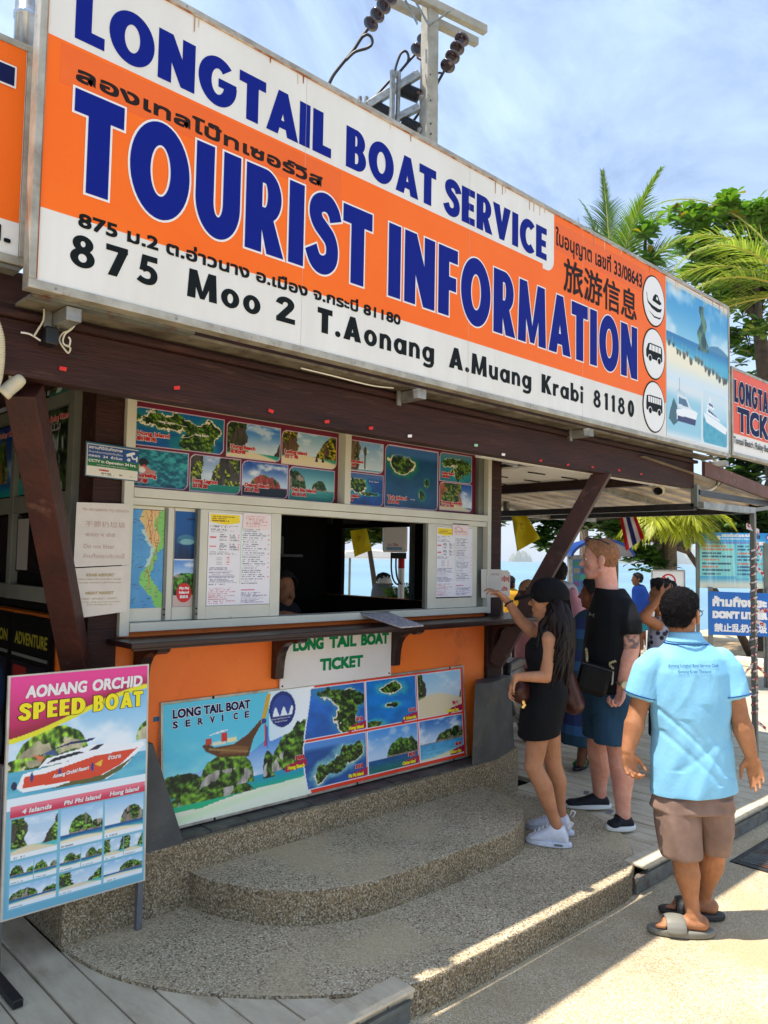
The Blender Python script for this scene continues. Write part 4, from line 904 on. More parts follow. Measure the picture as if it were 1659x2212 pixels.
# ------------------------------------------------------------------ sheets inside the sliding windows
def sheet(name, x0, x1, z0, z1, y, label, cat, paint, res=.003, mat_=None, base=(250, 248, 244)):
    t_ = thing(name, ((x0+x1)/2, y, z0), label, cat)
    MB().box(x0, x1, y+.0008, y+.003, z0, z1).build('backing', mat_ or MT['paper'], t_)
    c = Cv(x1-x0, z1-z0, res, base); paint(c); c.mesh(wall(y), x0, z0, 'print', t_, d=.0); return t_
def p_map(c):
    w_, h_ = c.w, c.h; X, Y = c.X/w_, c.Y/h_
    c.put(np.ones(X.shape), mixc((72, 140, 196), (92, 162, 208), fbm(X*4, Y*8, 3)))
    j = (fbm(X*9, Y*18, 5)-.5)*.16
    lft = np.interp(Y, [0, .12, .25, .35, .45, .55, .62, .70, .80, .9, 1.0], [.82, .62, .30, .34, .56, .70, .66, .50, .40, .26, .30])+j
    rgt = np.interp(Y, [0, .12, .25, .35, .45, .55, .62, .70, .80, .9, 1.0], [1.3, 1.1, .72, .60, .72, .84, .95, 1.3, 1.3, 1.3, 1.3])+j
    land = (X > lft) & (X < rgt); col = mixc((140, 200, 110), (112, 190, 90), fbm(X*6, Y*9, 8))
    up_ = (Y > .56) & (X < .78+.1*np.sin(Y*20)); col = np.where(up_[..., None], mixc((226, 206, 150), (206, 170, 100), fbm(X*5, Y*9, 2)), col)
    c.put(land, col); mid = (X > lft-.10) & (X < lft+.03) & (Y > .42) & (Y < .8); c.put(mid & ~land, (178, 206, 200))
    rng_ = np.random.RandomState(3)
    for i in range(90):
        x_, y_ = rng_.rand()*w_, rng_.rand()*h_; L_ = .006+.014*rng_.rand(); c.rect(x_, y_, x_+L_, y_+.0022, (70, 90, 96))
    for i in range(6):
        x_ = (.45+.4*rng_.rand())*w_; c.put((np.abs(c.X-x_-.006*np.sin(c.Y*60+i)) < .0012) & land & (Y > .1*i), (196, 60, 60))
sheet('wall_map', 1.622, 1.786, 1.453, 1.905, 3.371, 'blue and green map of Thailand in the left sliding window', 'map', p_map, .0026)
def p_fish(c):
    X, Y = c.X/c.w, c.Y/c.h
    c.put(Y > .49, mixc((10, 30, 60), (20, 84, 150), sm(.5, 1, Y+.25*fbm(X*3, Y*5, 4)))); 
    c.ell(.55*c.w, .70*c.h, .45*c.w, .055*c.h, (60, 120, 150)); c.ell(.6*c.w, .68*c.h, .35*c.w, .03*c.h, (120, 170, 180)); c.poly([(.1*c.w, .72*c.h), (.35*c.w, .70*c.h), (.12*c.w, .66*c.h)], (50, 100, 130))
    c.ell(.75*c.w, .92*c.h, .22*c.w, .012*c.h, (20, 50, 90)); c.rect(.0, .485*c.h, c.w, .495*c.h, (230, 230, 240))
    m_ = Y < .485; c.scene(0, 0, c.w, .485*c.h, 'isl', 31, m_, hor=.55, isl=((.6, .7, .18),), beach=.12, sea=(20, 120, 120), top=(90, 140, 210), dark=(20, 60, 20), light=(70, 130, 50), cloud=.9)
    c.put((Y < .30) & (Y > .12), green(X, Y, .6, 33, (20, 50, 14), (80, 130, 40))); c.put((Y < .12), (200, 176, 170))
fish = sheet('fish_poster', 1.842, 1.953, 1.455, 1.908, 3.371, 'deep blue sea poster with a red PHI PHI ISLAND disc, beside the map', 'poster', p_fish, .0026)
PFr = wall(3.371)
MB().prism([(1.898+.040*math.cos(k*.3142), 1.520+.046*math.sin(k*.3142)) for k in range(20)], PFr, .001, .0025).build('red_disc', mat('disc_red', (200, 22, 34), .4), fish)
for s, v in (('Phi Phi', 1.535), ('Island', 1.516)): text(s, PFr, 1.872, 1.924, v, .013, W_, fish, bold=.0009, d=.003)
text('披披岛', PFr, 1.876, 1.920, 1.494, .015, W_, fish, bold=.0006, d=.003, tall=True)
def p_price(seed):
    def f(c):
        w_, h_ = c.w, c.h; c.put(np.ones(c.X.shape), (232, 230, 236))
        c.rect(.02*w_, .90*h_, .48*w_, .985*h_, (242, 216, 30)); c.poly([(.02*w_, .90*h_), (.25*w_, .875*h_), (.48*w_, .90*h_)], (242, 216, 30)); c.lines(.05*w_, .91*h_, .46*w_, .975*h_, 3, (120, 70, 30), seed, .7)
        c.lines(.02*w_, .845*h_, .46*w_, .875*h_, 2, (50, 50, 60), seed+1); c.lines(.02*w_, .79*h_, .48*w_, .835*h_, 3, (50, 50, 60), seed+2)
        for a, b_ in ((.70, .78), (.60, .68)):
            c.lines(.17*w_, a*h_, .30*w_, b_*h_, 4, (70, 70, 80), seed+3, .7); c.lines(.33*w_, a*h_, .47*w_, b_*h_, 4, (70, 70, 80), seed+4, .7); c.rect(.02*w_, (a+.03)*h_, .12*w_, (a+.045)*h_, (214, 60, 60)); c.lines(.46*w_, a*h_, .49*w_, b_*h_, 4, (220, 90, 90), seed+9, .8)
        c.lines(.02*w_, .545*h_, .48*w_, .585*h_, 3, (50, 50, 60), seed+5)
        for k in range(4): c.rect(.13*w_, (.44+.024*k)*h_, .22*w_, (.446+.024*k)*h_, (120, 120, 130)); c.rect(.29*w_, (.44+.024*k)*h_, .335*w_, (.448+.024*k)*h_, (210, 70, 70))
        c.lines(.02*w_, .22*h_, .47*w_, .42*h_, 11, (120, 120, 150), seed+6, .75); c.lines(.02*w_, .02*h_, .47*w_, .20*h_, 9, (190, 110, 120), seed+7, .6)
        c.rect(.505*w_, .23*h_, .512*w_, .86*h_, (90, 200, 90)); c.lines(.53*w_, .23*h_, .93*w_, .86*h_, 26, (90, 96, 120), seed+8, .62, .4); c.rect(.53*w_, .155*h_, .75*w_, .168*h_, (190, 60, 120)); c.lines(.53*w_, .02*h_, .97*w_, .14*h_, 8, (120, 110, 150), seed+10, .7)
        c.lines(.95*w_, .3*h_, .98*w_, .82*h_, 10, (220, 110, 110), seed+11, .8, .3)
    return f
sheet('price_list', 2.010, 2.381, 1.456, 1.910, 3.350, 'white price list with a yellow heading in the window left of the opening', 'price list', p_price(41), .0024)
sheet('price_list', 3.656, 4.006, 1.462, 1.907, 3.350, 'white price list with a yellow heading in the window right of the opening', 'price list', p_price(61), .0026)
def note(name, F, P, lab, cat, lines, m=None, th=.0015, rot=0, cvp=None, par=None):
    pass
def p_pink(seed):
    def f(c): c.put(np.ones(c.X.shape), (236, 220, 220)); c.lines(.1*c.w, .12*c.h, .93*c.w, .9*c.h, 7, (196, 120, 124), seed, .65, .45)
    return f
sheet('taped_note', 2.205, 2.372, 1.838, 1.918, 3.345, 'small pinkish note taped over the corner of the left price list', 'note', p_pink(5), .003)
sheet('taped_note', 3.80, 3.96, 1.855, 1.935, 3.345, 'small pinkish note taped over the corner of the right price list', 'note', p_pink(8), .003)

# ------------------------------------------------------------------ notices on the left post
nA = thing('paper_notice', (1.50, 3.33, 1.66), 'upper white paper on the left post, handwritten do not litter', 'notice')
NF = wall(3.332)
def sheetbox(F, P, m, nm, par):      # P: corners bl, br, tr, tl in (u, v)
    a = MB().prism(P, F, -.0015, 0); return a.build(nm, m, par)
sheetbox(NF, [(1.350, 1.640), (1.597, 1.652), (1.592, 1.925), (1.352, 1.918)], MT['paper'], 'sheet', nA)
FT = MT['ink_faint']
text('Не засоряйте эту область', NF, 1.378, 1.590, 1.885, .0125, FT, nA, d=.001); text('不要扔垃圾', NF, 1.392, 1.575, 1.815, .026, FT, nA, d=.001, tall=True)
text('कचरा न फेंके', NF, 1.394, 1.53, 1.772, .020, FT, nA, d=.001, tall=True); text('Do not litter', NF, 1.390, 1.528, 1.722, .018, FT, nA, d=.001); text('ห้ามทิ้งขยะบริเวณนี้', NF, 1.390, 1.575, 1.680, .016, FT, nA, d=.001)
nB = thing('paper_notice', (1.50, 3.32, 1.42), 'lower white card on the left post headed KRABI AIRPORT and NIGHT MARKET', 'notice')
NG = wall(3.326)
sheetbox(NG, [(1.348, 1.420), (1.594, 1.444), (1.592, 1.648), (1.338, 1.634)], MT['paper'], 'sheet', nB)
IG = mat('ink_faded_gold', (176, 156, 110), .6)
text('KRABI AIRPORT', NG, 1.402, 1.530, 1.600, .013, IG, nB, bold=.0006, d=.001, italic=.2); text('NIGHT MARKET', NG, 1.402, 1.530, 1.522, .013, IG, nB, bold=.0006, d=.001, italic=.2)
text('NIGHT MARKET AND  RICE WALK  AOLUEK', NG, 1.370, 1.560, 1.585, .007, IG, nB, d=.001); text('and day excursions daily to the coast', NG, 1.374, 1.562, 1.571, .007, IG, nB, d=.001)
text('FRIDAY – SATURDAY – SUNDAY', NG, 1.386, 1.545, 1.500, .008, IG, nB, d=.001); text('time 17.00 – 22.00, many foods and souvenirs', NG, 1.374, 1.562, 1.487, .006, IG, nB, d=.001); text('from Aonang by taxi', NG, 1.41, 1.525, 1.476, .006, IG, nB, d=.001)
# CCTV notice
cc = thing('cctv_sign', (1.5, 3.33, 2.03), 'blue and green CCTV IN OPERATION 24 HRS sign on the left post', 'sign')
CW, CH = .245, .150
cz0 = 2.035
cx0 = 1.382
c = Cv(CW, CH, .003, (36, 96, 120))
c.rect(.006, .006, CW-.004, CH-.006, (230, 226, 214)); c.rect(.009, .083, CW-.006, CH-.009, (30, 74, 140)); c.rect(.009, .048, CW-.006, .082, (30, 112, 52)); c.rect(.009, .008, CW-.006, .047, (226, 222, 206))
c.lines(.07, .010, .13, .026, 2, (90, 90, 90), 4, .6); c.lines(.15, .018, .18, .026, 1, (90, 90, 90), 5, .6); c.lines(.20, .016, .23, .026, 1, (90, 90, 90), 6, .6)
c.poly([(.182, .118), (.222, .132), (.226, .122), (.188, .106)], (232, 234, 238)); c.poly([(.205, .112), (.214, .098), (.236, .098), (.236, .104), (.218, .104), (.212, .116)], (232, 234, 238)); c.ell(.196, .093, .009, .007, (210, 216, 226)); c.rect(.230, .088, .238, .112, (232, 234, 238))
NH = Fr((cx0, 3.329, cz0), (1, 0, -.03))
MB().fbox(NH, 0, CW, 0, CH, -.003, -.0005).build('backing', MT['board'], cc); c.mesh(NH, 0, 0, 'print', cc, d=0)
text('สถานที่นี้บันทึกภาพ', NH, .012, .165, .122, .012, W_, cc, bold=.0005, d=.001); text('ด้วยกล้องวงจรปิดทั้งเดือน', NH, .012, .165, .105, .008, W_, cc, d=.001); text('ตลอด  24  ชั่วโมง', NH, .012, .165, .087, .010, W_, cc, bold=.0004, d=.001)
text('CCTV in Operation 24 hrs.', NH, .012, .232, .064, .012, W_, cc, bold=.0006, d=.001); text('Live Recorded Video Surveillance', NH, .05, .19, .052, .005, W_, cc, d=.001); text('Uvision', NH, .06, .105, .028, .010, MT['ink_red'], cc, bold=.0006, d=.001)
# paper on the right post that the woman reaches for, and one behind it
nR = thing('paper_notice', (4.27, 3.33, 1.45), 'small white card on the right post that the woman in the black cap touches', 'notice')
NR = wall(3.345)
a_ = at(1040, 1292, y=3.345); b_ = at(1078, 1230, y=3.345)
sheetbox(NR, [(a_.x, a_.z), (b_.x+.03, a_.z+.004), (b_.x+.03, b_.z), (a_.x-.005, b_.z)], MT['paper'], 'sheet', nR)
text('PLEASE WAIT HERE', NR, a_.x+.05, b_.x-.0, b_.z-.04, .012, FT, nR, bold=.0005, d=.001)
nS = thing('paper_sign', (4.5, 3.56, 1.42), 'cream sign with red Thai letters half hidden behind the right post', 'sign')
NS = wall(3.56); a_ = at(1070, 1290, y=3.56); b_ = at(1102, 1232, y=3.56)
sheetbox(NS, [(a_.x, a_.z), (b_.x, a_.z), (b_.x, b_.z-.02), (b_.x-.03, b_.z), (a_.x, b_.z)], MT['paper'], 'sheet', nS)
text('เคยรู้อยู่', NS, a_.x+.03, b_.x-.01, b_.z-.075, .03, MT['ink_red'], nS, bold=.001, d=.001); text('รับจ้าง', NS, a_.x+.05, b_.x-.03, b_.z-.15, .03, MT['ink_red'], nS, bold=.001, d=.001)
MB().bar(((a_.x+b_.x)/2, 3.57, .41), ((a_.x+b_.x)/2, 3.57, a_.z), .02, .02).build('stake', MT['alu_dark'], nS)
# paper pad on the shelf
pad = thing('paper_pad', (3.05, 3.2, 1.32), 'white pad of papers lying askew on the counter shelf below the opening', 'pad')
P = [at(1088-350+2, 1310, z=1.40), at(789, 1308, z=1.40), at(818, 1341, z=1.325), at(770, 1347, z=1.325)]
P = [Vector((3.00, 3.33, 1.385)), Vector((3.22, 3.33, 1.385)), Vector((3.27, 3.09, 1.325)), Vector((3.07, 3.07, 1.325))]
N_ = (P[1]-P[0]).cross(P[2]-P[1]).normalized()
if N_.z < 0: N_ = -N_
m = MB(); m.hexa([p-N_*.008 for p in P]+P); m.build('sheets', mat('pad_paper', (190, 184, 186), .7, col2=(160, 156, 164), scale=60, thr=(.45, .5)), pad)
MB().bar(P[0]+N_*.004, P[1]+N_*.004, .03, .006).build('clip', MT['galv'], pad)

# ------------------------------------------------------------------ LONG TAIL BOAT TICKET sign
tk = thing('ticket_sign', (2.87, 3.36, 1.0), 'white LONG TAIL BOAT TICKET sign with green letters under the shelf', 'sign')
TF = wall(3.366)
mk_w = mat('ticket_white', (226, 222, 220), .4, col2=(214, 208, 204), scale=3)
MB().fbox(TF, 2.475, 3.285, 1.005, 1.296, -.012, 0).build('sheet', mk_w, tk, bevel=.002)
G_ = MT['ink_green']
for s, p0, p1, z in (('LONG', 634, 700, 1.197), ('TAIL', 712, 771, 1.197), ('BOAT', 781, 841, 1.197), ('TICKET', 692, 785, 1.078)):
    text(s, TF, xon(p0, 3.36, z), xon(p1, 3.36, z), z, .066, G_, tk, bold=.0045, d=.002)
    # slab serifs
    x0_, x1_ = xon(p0, 3.36, z), xon(p1, 3.36, z)
for u, v in ((2.49, 1.02), (3.27, 1.02), (3.27, 1.285)): MB().lathe(TF.p(u, v, 0), (0, -1, 0), [(.006, 0), (.004, .003)], 8).build('nail', MT['black'], tk)

# ------------------------------------------------------------------ LONG TAIL BOAT SERVICE board
br = thing('poster_board', (2.88, 3.35, .42), 'long LONG TAIL BOAT SERVICE photo board leaning on the orange wall', 'poster board')
lean = .045
PF = Fr((1.80, 3.335, .428), (1, 0, 0), (0, lean, .585)); LW, LH = 2.158, .585
MB().fbox(PF, 0, LW, 0, LH, -.03, -.001).build('backing', MT['board'], br)
for a in ((0, LW, 0, .012), (0, LW, LH-.012, LH), (0, .012, .012, LH-.012), (LW-.012, LW, .012, LH-.012)): MB().fbox(PF, a[0], a[1], a[2], a[3], -.001, .006).build('frame', MT['signframe'], br, bevel=.001)
MB().fbox(PF, -.03, -.001, .50, .56, -.02, -.01).build('corner_tab', mat('tab_blue', (30, 84, 120), .5), br)
PWd, PHt = LW-.024, LH-.024
c = Cv(PWd, PHt, .0042, (228, 56, 30)); X, Y = c.X, c.Y
lx = .845
e_ = lx-.045*np.sin(np.clip((Y/PHt), 0, 1)*math.pi*1.15+.2)+.02
mL = X < e_+.008; c.put(mL, (235, 238, 240)); mL = X < e_
# sea and boat sky on top
up_ = mixc((150, 222, 228), (86, 196, 222), sm(.3, .55, Y+.3*fbm(X*8, Y*14, 3))); c.put(mL, up_)
sw = .20+.16*sm(.25, .85, X)+.03*np.sin(X*6); low_ = Y < sw+.10*sm(.4, .8, X)
skyb = mixc((170, 205, 235), (40, 110, 205), sm(.15, .42, Y)); cl = sm(.5, .72, fbm(X*5, Y*9, 9)); skyb = skyb*(1-.8*cl[..., None])+np.array((236, 242, 250))*.8*cl[..., None]
c.put(mL & low_, skyb); c.put(mL & (X > .60) & (Y > sw+.02) & (Y-.30 > (X-.62)*-.8), mixc((214, 234, 244), (240, 246, 248), sm(.6, .85, X)))
se = mixc((20, 190, 120), (20, 150, 190), sm(.05, .16, Y)); c.put(mL & (Y < .155), se); c.put((mL & (Y < .04+.12*np.abs(X-.2)+.02*np.sin(X*5)))*1.0, (238, 240, 214))
c.put((mL*sm(.075, .03, Y-.08*(X-.35)))*.8, (190, 240, 170))
c.put((mL*sm(.075, .03, Y-.10*(X-.45)))*.9, (240, 244, 224))
def hill(x0, x1, zb_, zt_, seed, pw=.5, rock=.62):
    u = np.clip((X-x0)/(x1-x0), 0, 1); h = (zt_-zb_)*(4*u*(1-u))**pw*(.8+.35*fbm(X*22, X*0, seed)); mm = (Y > zb_) & (Y < zb_+h) & (X > x0) & (X < x1)
    g_ = green(X*1.6, Y*2.2, 1.2, seed, (16, 44, 14), (104, 146, 44)); rk = np.array((196, 190, 180))*(.45+.8*fbm(X*60, Y*18, seed+2))[..., None]; rm = (fbm(X*14, Y*8, seed+3) > rock) & (Y < zb_+h*.55)
    c.put(mm & mL, np.where(rm[..., None], rk, g_))
hill(-.08, .23, .13, .235, 71); hill(.02, .5, .085, .20, 72, .8); hill(.19, .50, .13, .30, 73, .42, .50); hill(.555, .63, .13, .27, 75, .4, .45); hill(.61, .98, .155, .35, 76, .42, .6); hill(.68, 1.1, .15, .42, 77, .4, .7)
# the boat
c.poly([(.205, .345), (.225, .315), (.30, .275), (.42, .262), (.47, .255), (.50, .335), (.56, .415), (.575, .43), (.545, .425), (.47, .365), (.38, .325), (.28, .325), (.235, .35)], (92, 56, 32))
c.poly([(.30, .292), (.46, .272), (.475, .30), (.40, .318), (.31, .318)], (128, 84, 46)); c.poly([(.24, .318), (.47, .275), (.47, .283), (.24, .328)], (150, 120, 70))
c.poly([(.545, .405), (.575, .415), (.610, .535), (.612, .555), (.585, .545)], (206, 166, 52)); c.poly([(.55, .40), (.58, .405), (.583, .425), (.555, .43)], (40, 60, 140)); c.poly([(.57, .40), (.582, .40), (.578, .29), (.566, .29)], (196, 66, 60)); c.poly([(.578, .39), (.590, .385), (.586, .27), (.576, .30)], (60, 80, 160))
c.rect(.225, .345, .26, .375, (190, 60, 48)); c.rect(.262, .335, .34, .352, (226, 222, 196)); c.rect(.315, .35, .345, .39, (206, 50, 44)); c.rect(.345, .34, .40, .36, (238, 226, 170)); c.poly([(.23, .385), (.30, .40), (.36, .405), (.35, .40), (.30, .392)], (240, 240, 236))
# round crest
c.ell(.685, .462, .085, .092, (24, 44, 120)); c.ell(.685, .462, .068, .072, (40, 70, 150)); c.put((((X-.685)/.068)**2+((Y-.462)/.072)**2 < 1) & (Y < .452+.022*np.sin(X*120)), (232, 238, 244)); c.put((((X-.685)/.085)**2+((Y-.462)/.092)**2 < 1) & (Y < .428), (24, 44, 120))
for i_, (x0_, x1_) in enumerate(((.850, 1.265), (1.285, 1.690), (1.712, 2.110))):
    for j_, (y0_, y1_) in enumerate(((.285, .545), (.025, .262))):
        wv = (.03 if i_ == 0 else 0)
        el = x0_-wv*0
        mo = (X >= x0_-.008-wv*np.sin((Y-.0)*8)) & (X <= x1_+.006) & (Y >= y0_-.006) & (Y <= y1_+.006); c.put(mo, (236, 236, 244))
        mi = (X >= x0_-wv*np.sin(Y*8)) & (X <= x1_) & (Y >= y0_) & (Y <= y1_)
        kd = [('aer', 81, dict(blobs=((.62, .75, .36, .16, -.2), (.68, .35, .16, .4, .2)), sea=(24, 80, 150), shal=(50, 130, 180))), ('aer', 82, dict(blobs=((.35, .35, .25, .16, .2), (.68, .6, .22, .2, .1)), sea=(20, 64, 120), shal=(120, 180, 190), top=(80, 140, 210))),
              ('aer', 83, dict(blobs=((.5, .8, .2, .12, 0), (.5, .42, .14, .06, 0), (.1, .05, .2, .08, 0)), sea=(14, 96, 160), shal=(60, 170, 190))), ('isl', 84, dict(hor=.3, isl=((.72, .36, .42),), sea=(20, 110, 100), top=(70, 150, 225), light=(80, 130, 40))),
              ('clf', 85, dict(gap=(.16, .9), sea=(60, 180, 90), hor=.35, sky_=(150, 205, 235), beach=.42)), ('isl', 86, dict(hor=.42, isl=((.85, .5, .30),), sea=(110, 190, 220), deep=(60, 150, 200), top=(40, 110, 190), beach=.16, cloud=.9))][i_*2+j_]
        c.scene(x0_, y0_, x1_, y1_, kd[0], kd[1], mi, **kd[2])
        c.poly([(x1_-.13, y0_-.004), (x1_-.10, y0_+.03), (x1_+.006, y0_+.045), (x1_+.006, y0_+.004)], (170, 20, 70))
c.poly([(.69, .135), (.70, .17), (.835, .19), (.838, .15)], (170, 20, 70))
c.mesh(PF, .012, .012, 'print', br, d=.0012)
NV = MT['ink_navy']
text('LONG TAIL BOAT', PF, .062, .495, .503, .042, NV, br, bold=.002, d=.003, outline=.0025, om=W_)
for i_, ch in enumerate('SERVICE'): text(ch, PF, .062+i_*.0665, .062+i_*.0665+.026-(.018 if ch == 'I' else 0), .458, .032, NV, br, bold=.0014, d=.003, outline=.002, om=W_)
Yl = MT['ink_yellow']
for s, zh, u, v in (('Hong island', '洪岛', 1.152, .304), ('4 Islands', '四岛', 1.585, .304), ('Phranang Cave', '洞穴', 1.98, .302), ('Phi Phi island', '皮皮岛', 1.14, .044), ('Chicken island', '鸡岛', 1.565, .044), ('Maiton Bay', '海湾', 1.99, .044), ('Hong Beach', '宏岛沙滩', .722, .158)):
    text(s, PF, u, u+.112, v, .020, Yl, br, bold=.0014, d=.003); text(zh, PF, u+.05, u+.11, v+.042, .024, MT['ink_red'], br, bold=.001, d=.003, tall=True, outline=.0015, om=W_)
text('Aonang Longtail Boat Service Club', PF, .625, .745, .425, .008, W_, br, d=.003); text('Aonang Krabi Thailand', PF, .645, .725, .410, .008, W_, br, d=.003)
for u in (.28, 1.20, 2.02): 
    for v in (.006, LH-.006): MB().lathe(PF.p(u, v, .006), PF.N, [(.0075, 0), (.005, .003)], 8).build('screw', MT['ink_brown'], br)
# ------------------------------------------------------------------ SPEED BOAT stand
st = thing('sign_stand', (1.35, 3.13, .12), 'AONANG ORCHID SPEED BOAT poster on a grey steel stand at the left', 'sign stand')
q0 = at(6, 1987, y=3.09); q1 = at(307, 1902, y=3.09); q2 = at(303, 1445, y=3.09); q3 = at(8, 1463, y=3.09)
SFm = Fr((q0.x+.0, 3.09, (q0.z+q1.z)/2), (1, 0, 0), (0, .035, 1)); SW = q2.x-q3.x+.012; SH = (q2.z+q3.z-q0.z-q1.z)/2
MB().fbox(SFm, -.008, SW+.008, -.006, SH+.006, -.014, -.001).build('backing', MT['board'], st)
c = Cv(SW, SH, .0030, (236, 240, 242)); X, Y = c.X/SW, c.Y/SH
c.put(np.ones(X.shape), (110, 176, 200)); 
t_ = sm(.62, .95, Y); c.put(Y > .45, mixc((190, 222, 240), (110, 180, 228), t_)); cl = sm(.48, .7, fbm(X*3, Y*6, 5)); c.put((Y > .45)*cl*.8, (240, 246, 250))
c.put((Y < .60) & (Y > .45), mixc((120, 200, 215), (60, 150, 190), fbm(X*6, Y*40, 6)))
c.put((Y < .49)*(Y > .44)*1.0, (226, 238, 244))
def hl(x0, x1, zb_, h_, seed, pw=.45, rock=.6):
    u = np.clip((X-x0)/(x1-x0), 0, 1); hh = h_*(4*u*(1-u))**pw*(.8+.4*fbm(X*9, X*0, seed)); mm = (Y > zb_) & (Y < zb_+hh) & (X > x0) & (X < x1); g_ = green(X*1.3, Y*1.5, 1, seed, (30, 66, 20), (140, 180, 60)); rk = np.array((214, 206, 170))*(.5+.7*fbm(X*20, Y*14, seed+2))[..., None]
    c.put(mm, np.where(((fbm(X*7, Y*12, seed+1) > rock) & (Y < zb_+hh*.7))[..., None], rk, g_))
hl(.04, .56, .60, .165, 91, .4, .5); hl(-.2, .9, .60, .055, 92); hl(.92, 1.2, .655, .10, 93)
# boat
W2, H2 = SW, SH
def pp(L_, col): c.poly([(x*W2, y*H2) for x, y in L_], col)
pp([(.10, .585), (.06, .53), (.10, .508), (.70, .50), (.84, .545), (.99, .63), (.97, .645), (.30, .60)], (238, 242, 244))
pp([(.11, .572), (.10, .525), (.62, .515), (.80, .555), (.93, .618), (.60, .612), (.25, .572)], (214, 72, 50)); pp([(.28, .50), (.66, .497), (.80, .53), (.92, .59), (.83, .56), (.66, .520), (.4, .515)], (92, 96, 58))
pp([(.20, .60), (.26, .635), (.60, .665), (.78, .645), (.95, .642), (.6, .615)], (236, 240, 244)); pp([(.25, .612), (.31, .632), (.48, .645), (.52, .635), (.40, .625)], (30, 40, 52)); pp([(.55, .640), (.62, .662), (.67, .66), (.62, .64)], (36, 48, 66))
pp([(.26, .665), (.42, .69), (.60, .694), (.58, .683), (.42, .68)], (24, 44, 100)); pp([(.22, .655), (.30, .67), (.34, .64)], (60, 90, 140)); pp([(.16, .66), (.24, .645), (.22, .62)], (214, 120, 90))
for bx in (.16, .35, .585): c.ell(bx*W2, .565*H2, .010*W2, .022*H2, (34, 66, 130))
c.ell(.045*W2, .54*H2, .02*W2, .018*H2, (30, 48, 84)); pp([(.60, .575), (.66, .59), (.65, .56)], (232, 190, 60))
# banner on top
cb = .735+.16*sm(-.1, 1.05, X)+.02*X; c.put(Y > cb-.022, (226, 222, 50)); c.put(Y > cb, mixc((176, 36, 84), (226, 66, 146), sm(.72, 1, Y)))
c.put((Y < cb+.06)*(Y > cb)*sm(.06, 0, Y-cb)*.6, (130, 30, 50))
# tables of pictures
for k_, (a, b_) in enumerate(((.035, .345), (.365, .670), (.69, .985))):
    yt = .452; c.put((X > a-.01) & (X < b_+.01) & (Y > .03) & (Y < yt), (120, 186, 206)); c.put((X > a-.01) & (X < b_+.01) & (Y > yt-.045) & (Y < yt+.005), mixc((230, 120, 140), (200, 50, 84), sm(yt, yt-.04, Y)))
    cells = [(a, .235, b_, .400, 0), (a, .135, b_, .225, 1), (a, .035, b_, .125, 0)]
    for ii, (x0_, y0_, x1_, y1_, sp_) in enumerate(cells):
        parts_ = [(x0_, x1_)] if not sp_ else [(x0_, (x0_+x1_)/2-.003), ((x0_+x1_)/2+.003, x1_)]
        for jj, (p0, p1) in enumerate(parts_):
            yb = y0_+.018
            c.rect(p0*SW, y0_*SH, p1*SW, y1_*SH, (236, 240, 242))
            c.scene(p0*SW, yb*SH, p1*SW, y1_*SH, 'isl' if (k_+ii) % 3 else 'clf', 100+k_*7+ii*3+jj, None, **(dict(hor=.25, isl=((.3+.2*k_, .3, .5), (.9, .2, .3)), sea=(90, 190, 190), low=(226, 236, 242), top=(150, 196, 230), light=(110, 160, 60), beach=.1) if (k_+ii) % 3 else dict(gap=(.3, .75), hor=.2, sea=(80, 180, 180), sky_=(170, 205, 230), light=(130, 170, 70), beach=.1)))
            c.lines(p0*SW+.004, y0_*SH+.003, (p0+.12)*SW, y0_*SH+.010, 1, (120, 120, 130), ii, .7)
c.mesh(SFm, 0, 0, 'print', st, d=.0)
for s, a, b_ in (('AONANG', .10, .53), ('ORCHID', .57, .96)): text(s, SFm, a*SW, b_*SW, .905*SH, .052*SH, W_, st, bold=.0022, d=.002, italic=.1)
for s, a, b_ in (('SPEED', .06, .52), ('BOAT', .58, .965)): poster_word(s, SFm, a*SW, b_*SW, .812*SH, .072*SH, Yl, st, d=.0015, outline=.0022, om=MT['ink_brown'], sp=.10)
for s, a, b_ in (('4 Islands', .10, .30), ('Phi Phi Island', .385, .655), ('Hong Island', .72, .95)): text(s, SFm, a*SW, b_*SW, .418*SH, .020*SH, W_, st, bold=.0008, d=.0015, italic=.15)
text('Aonang Orchid Resort', SFm, .30*SW, .56*SW, .545*SH, .017*SH, W_, st, bold=.0006, d=.0015, italic=.3, slope=.08); text('อ่าวนาง', SFm, .70*SW, .80*SW, .585*SH, .018*SH, W_, st, bold=.0006, d=.0015)
G2 = MT['steel_grey']
lL = at(6, 2104, z=.13); lR = at(297, 2006, z=.128)
MB().box(SFm.p(0, 0).x-.012, SFm.p(0, 0).x+.013, 3.132, 3.157, .143, .90).build('leg', G2, st, bevel=.002); MB().box(lR.x-.012, lR.x+.014, 3.132, 3.157, .126, .90).build('leg', G2, st, bevel=.002)
xL = SFm.p(0, 0).x
m = MB(); m.box(xL-.018, xL+.018, 2.90, 3.32, .114, .142); m.build('foot', MT['black_steel'], st, bevel=.002); MB().box(xL-.013, xL+.013, 2.898, 2.8995, .119, .137).build('foot_opening', MT['black'], st)
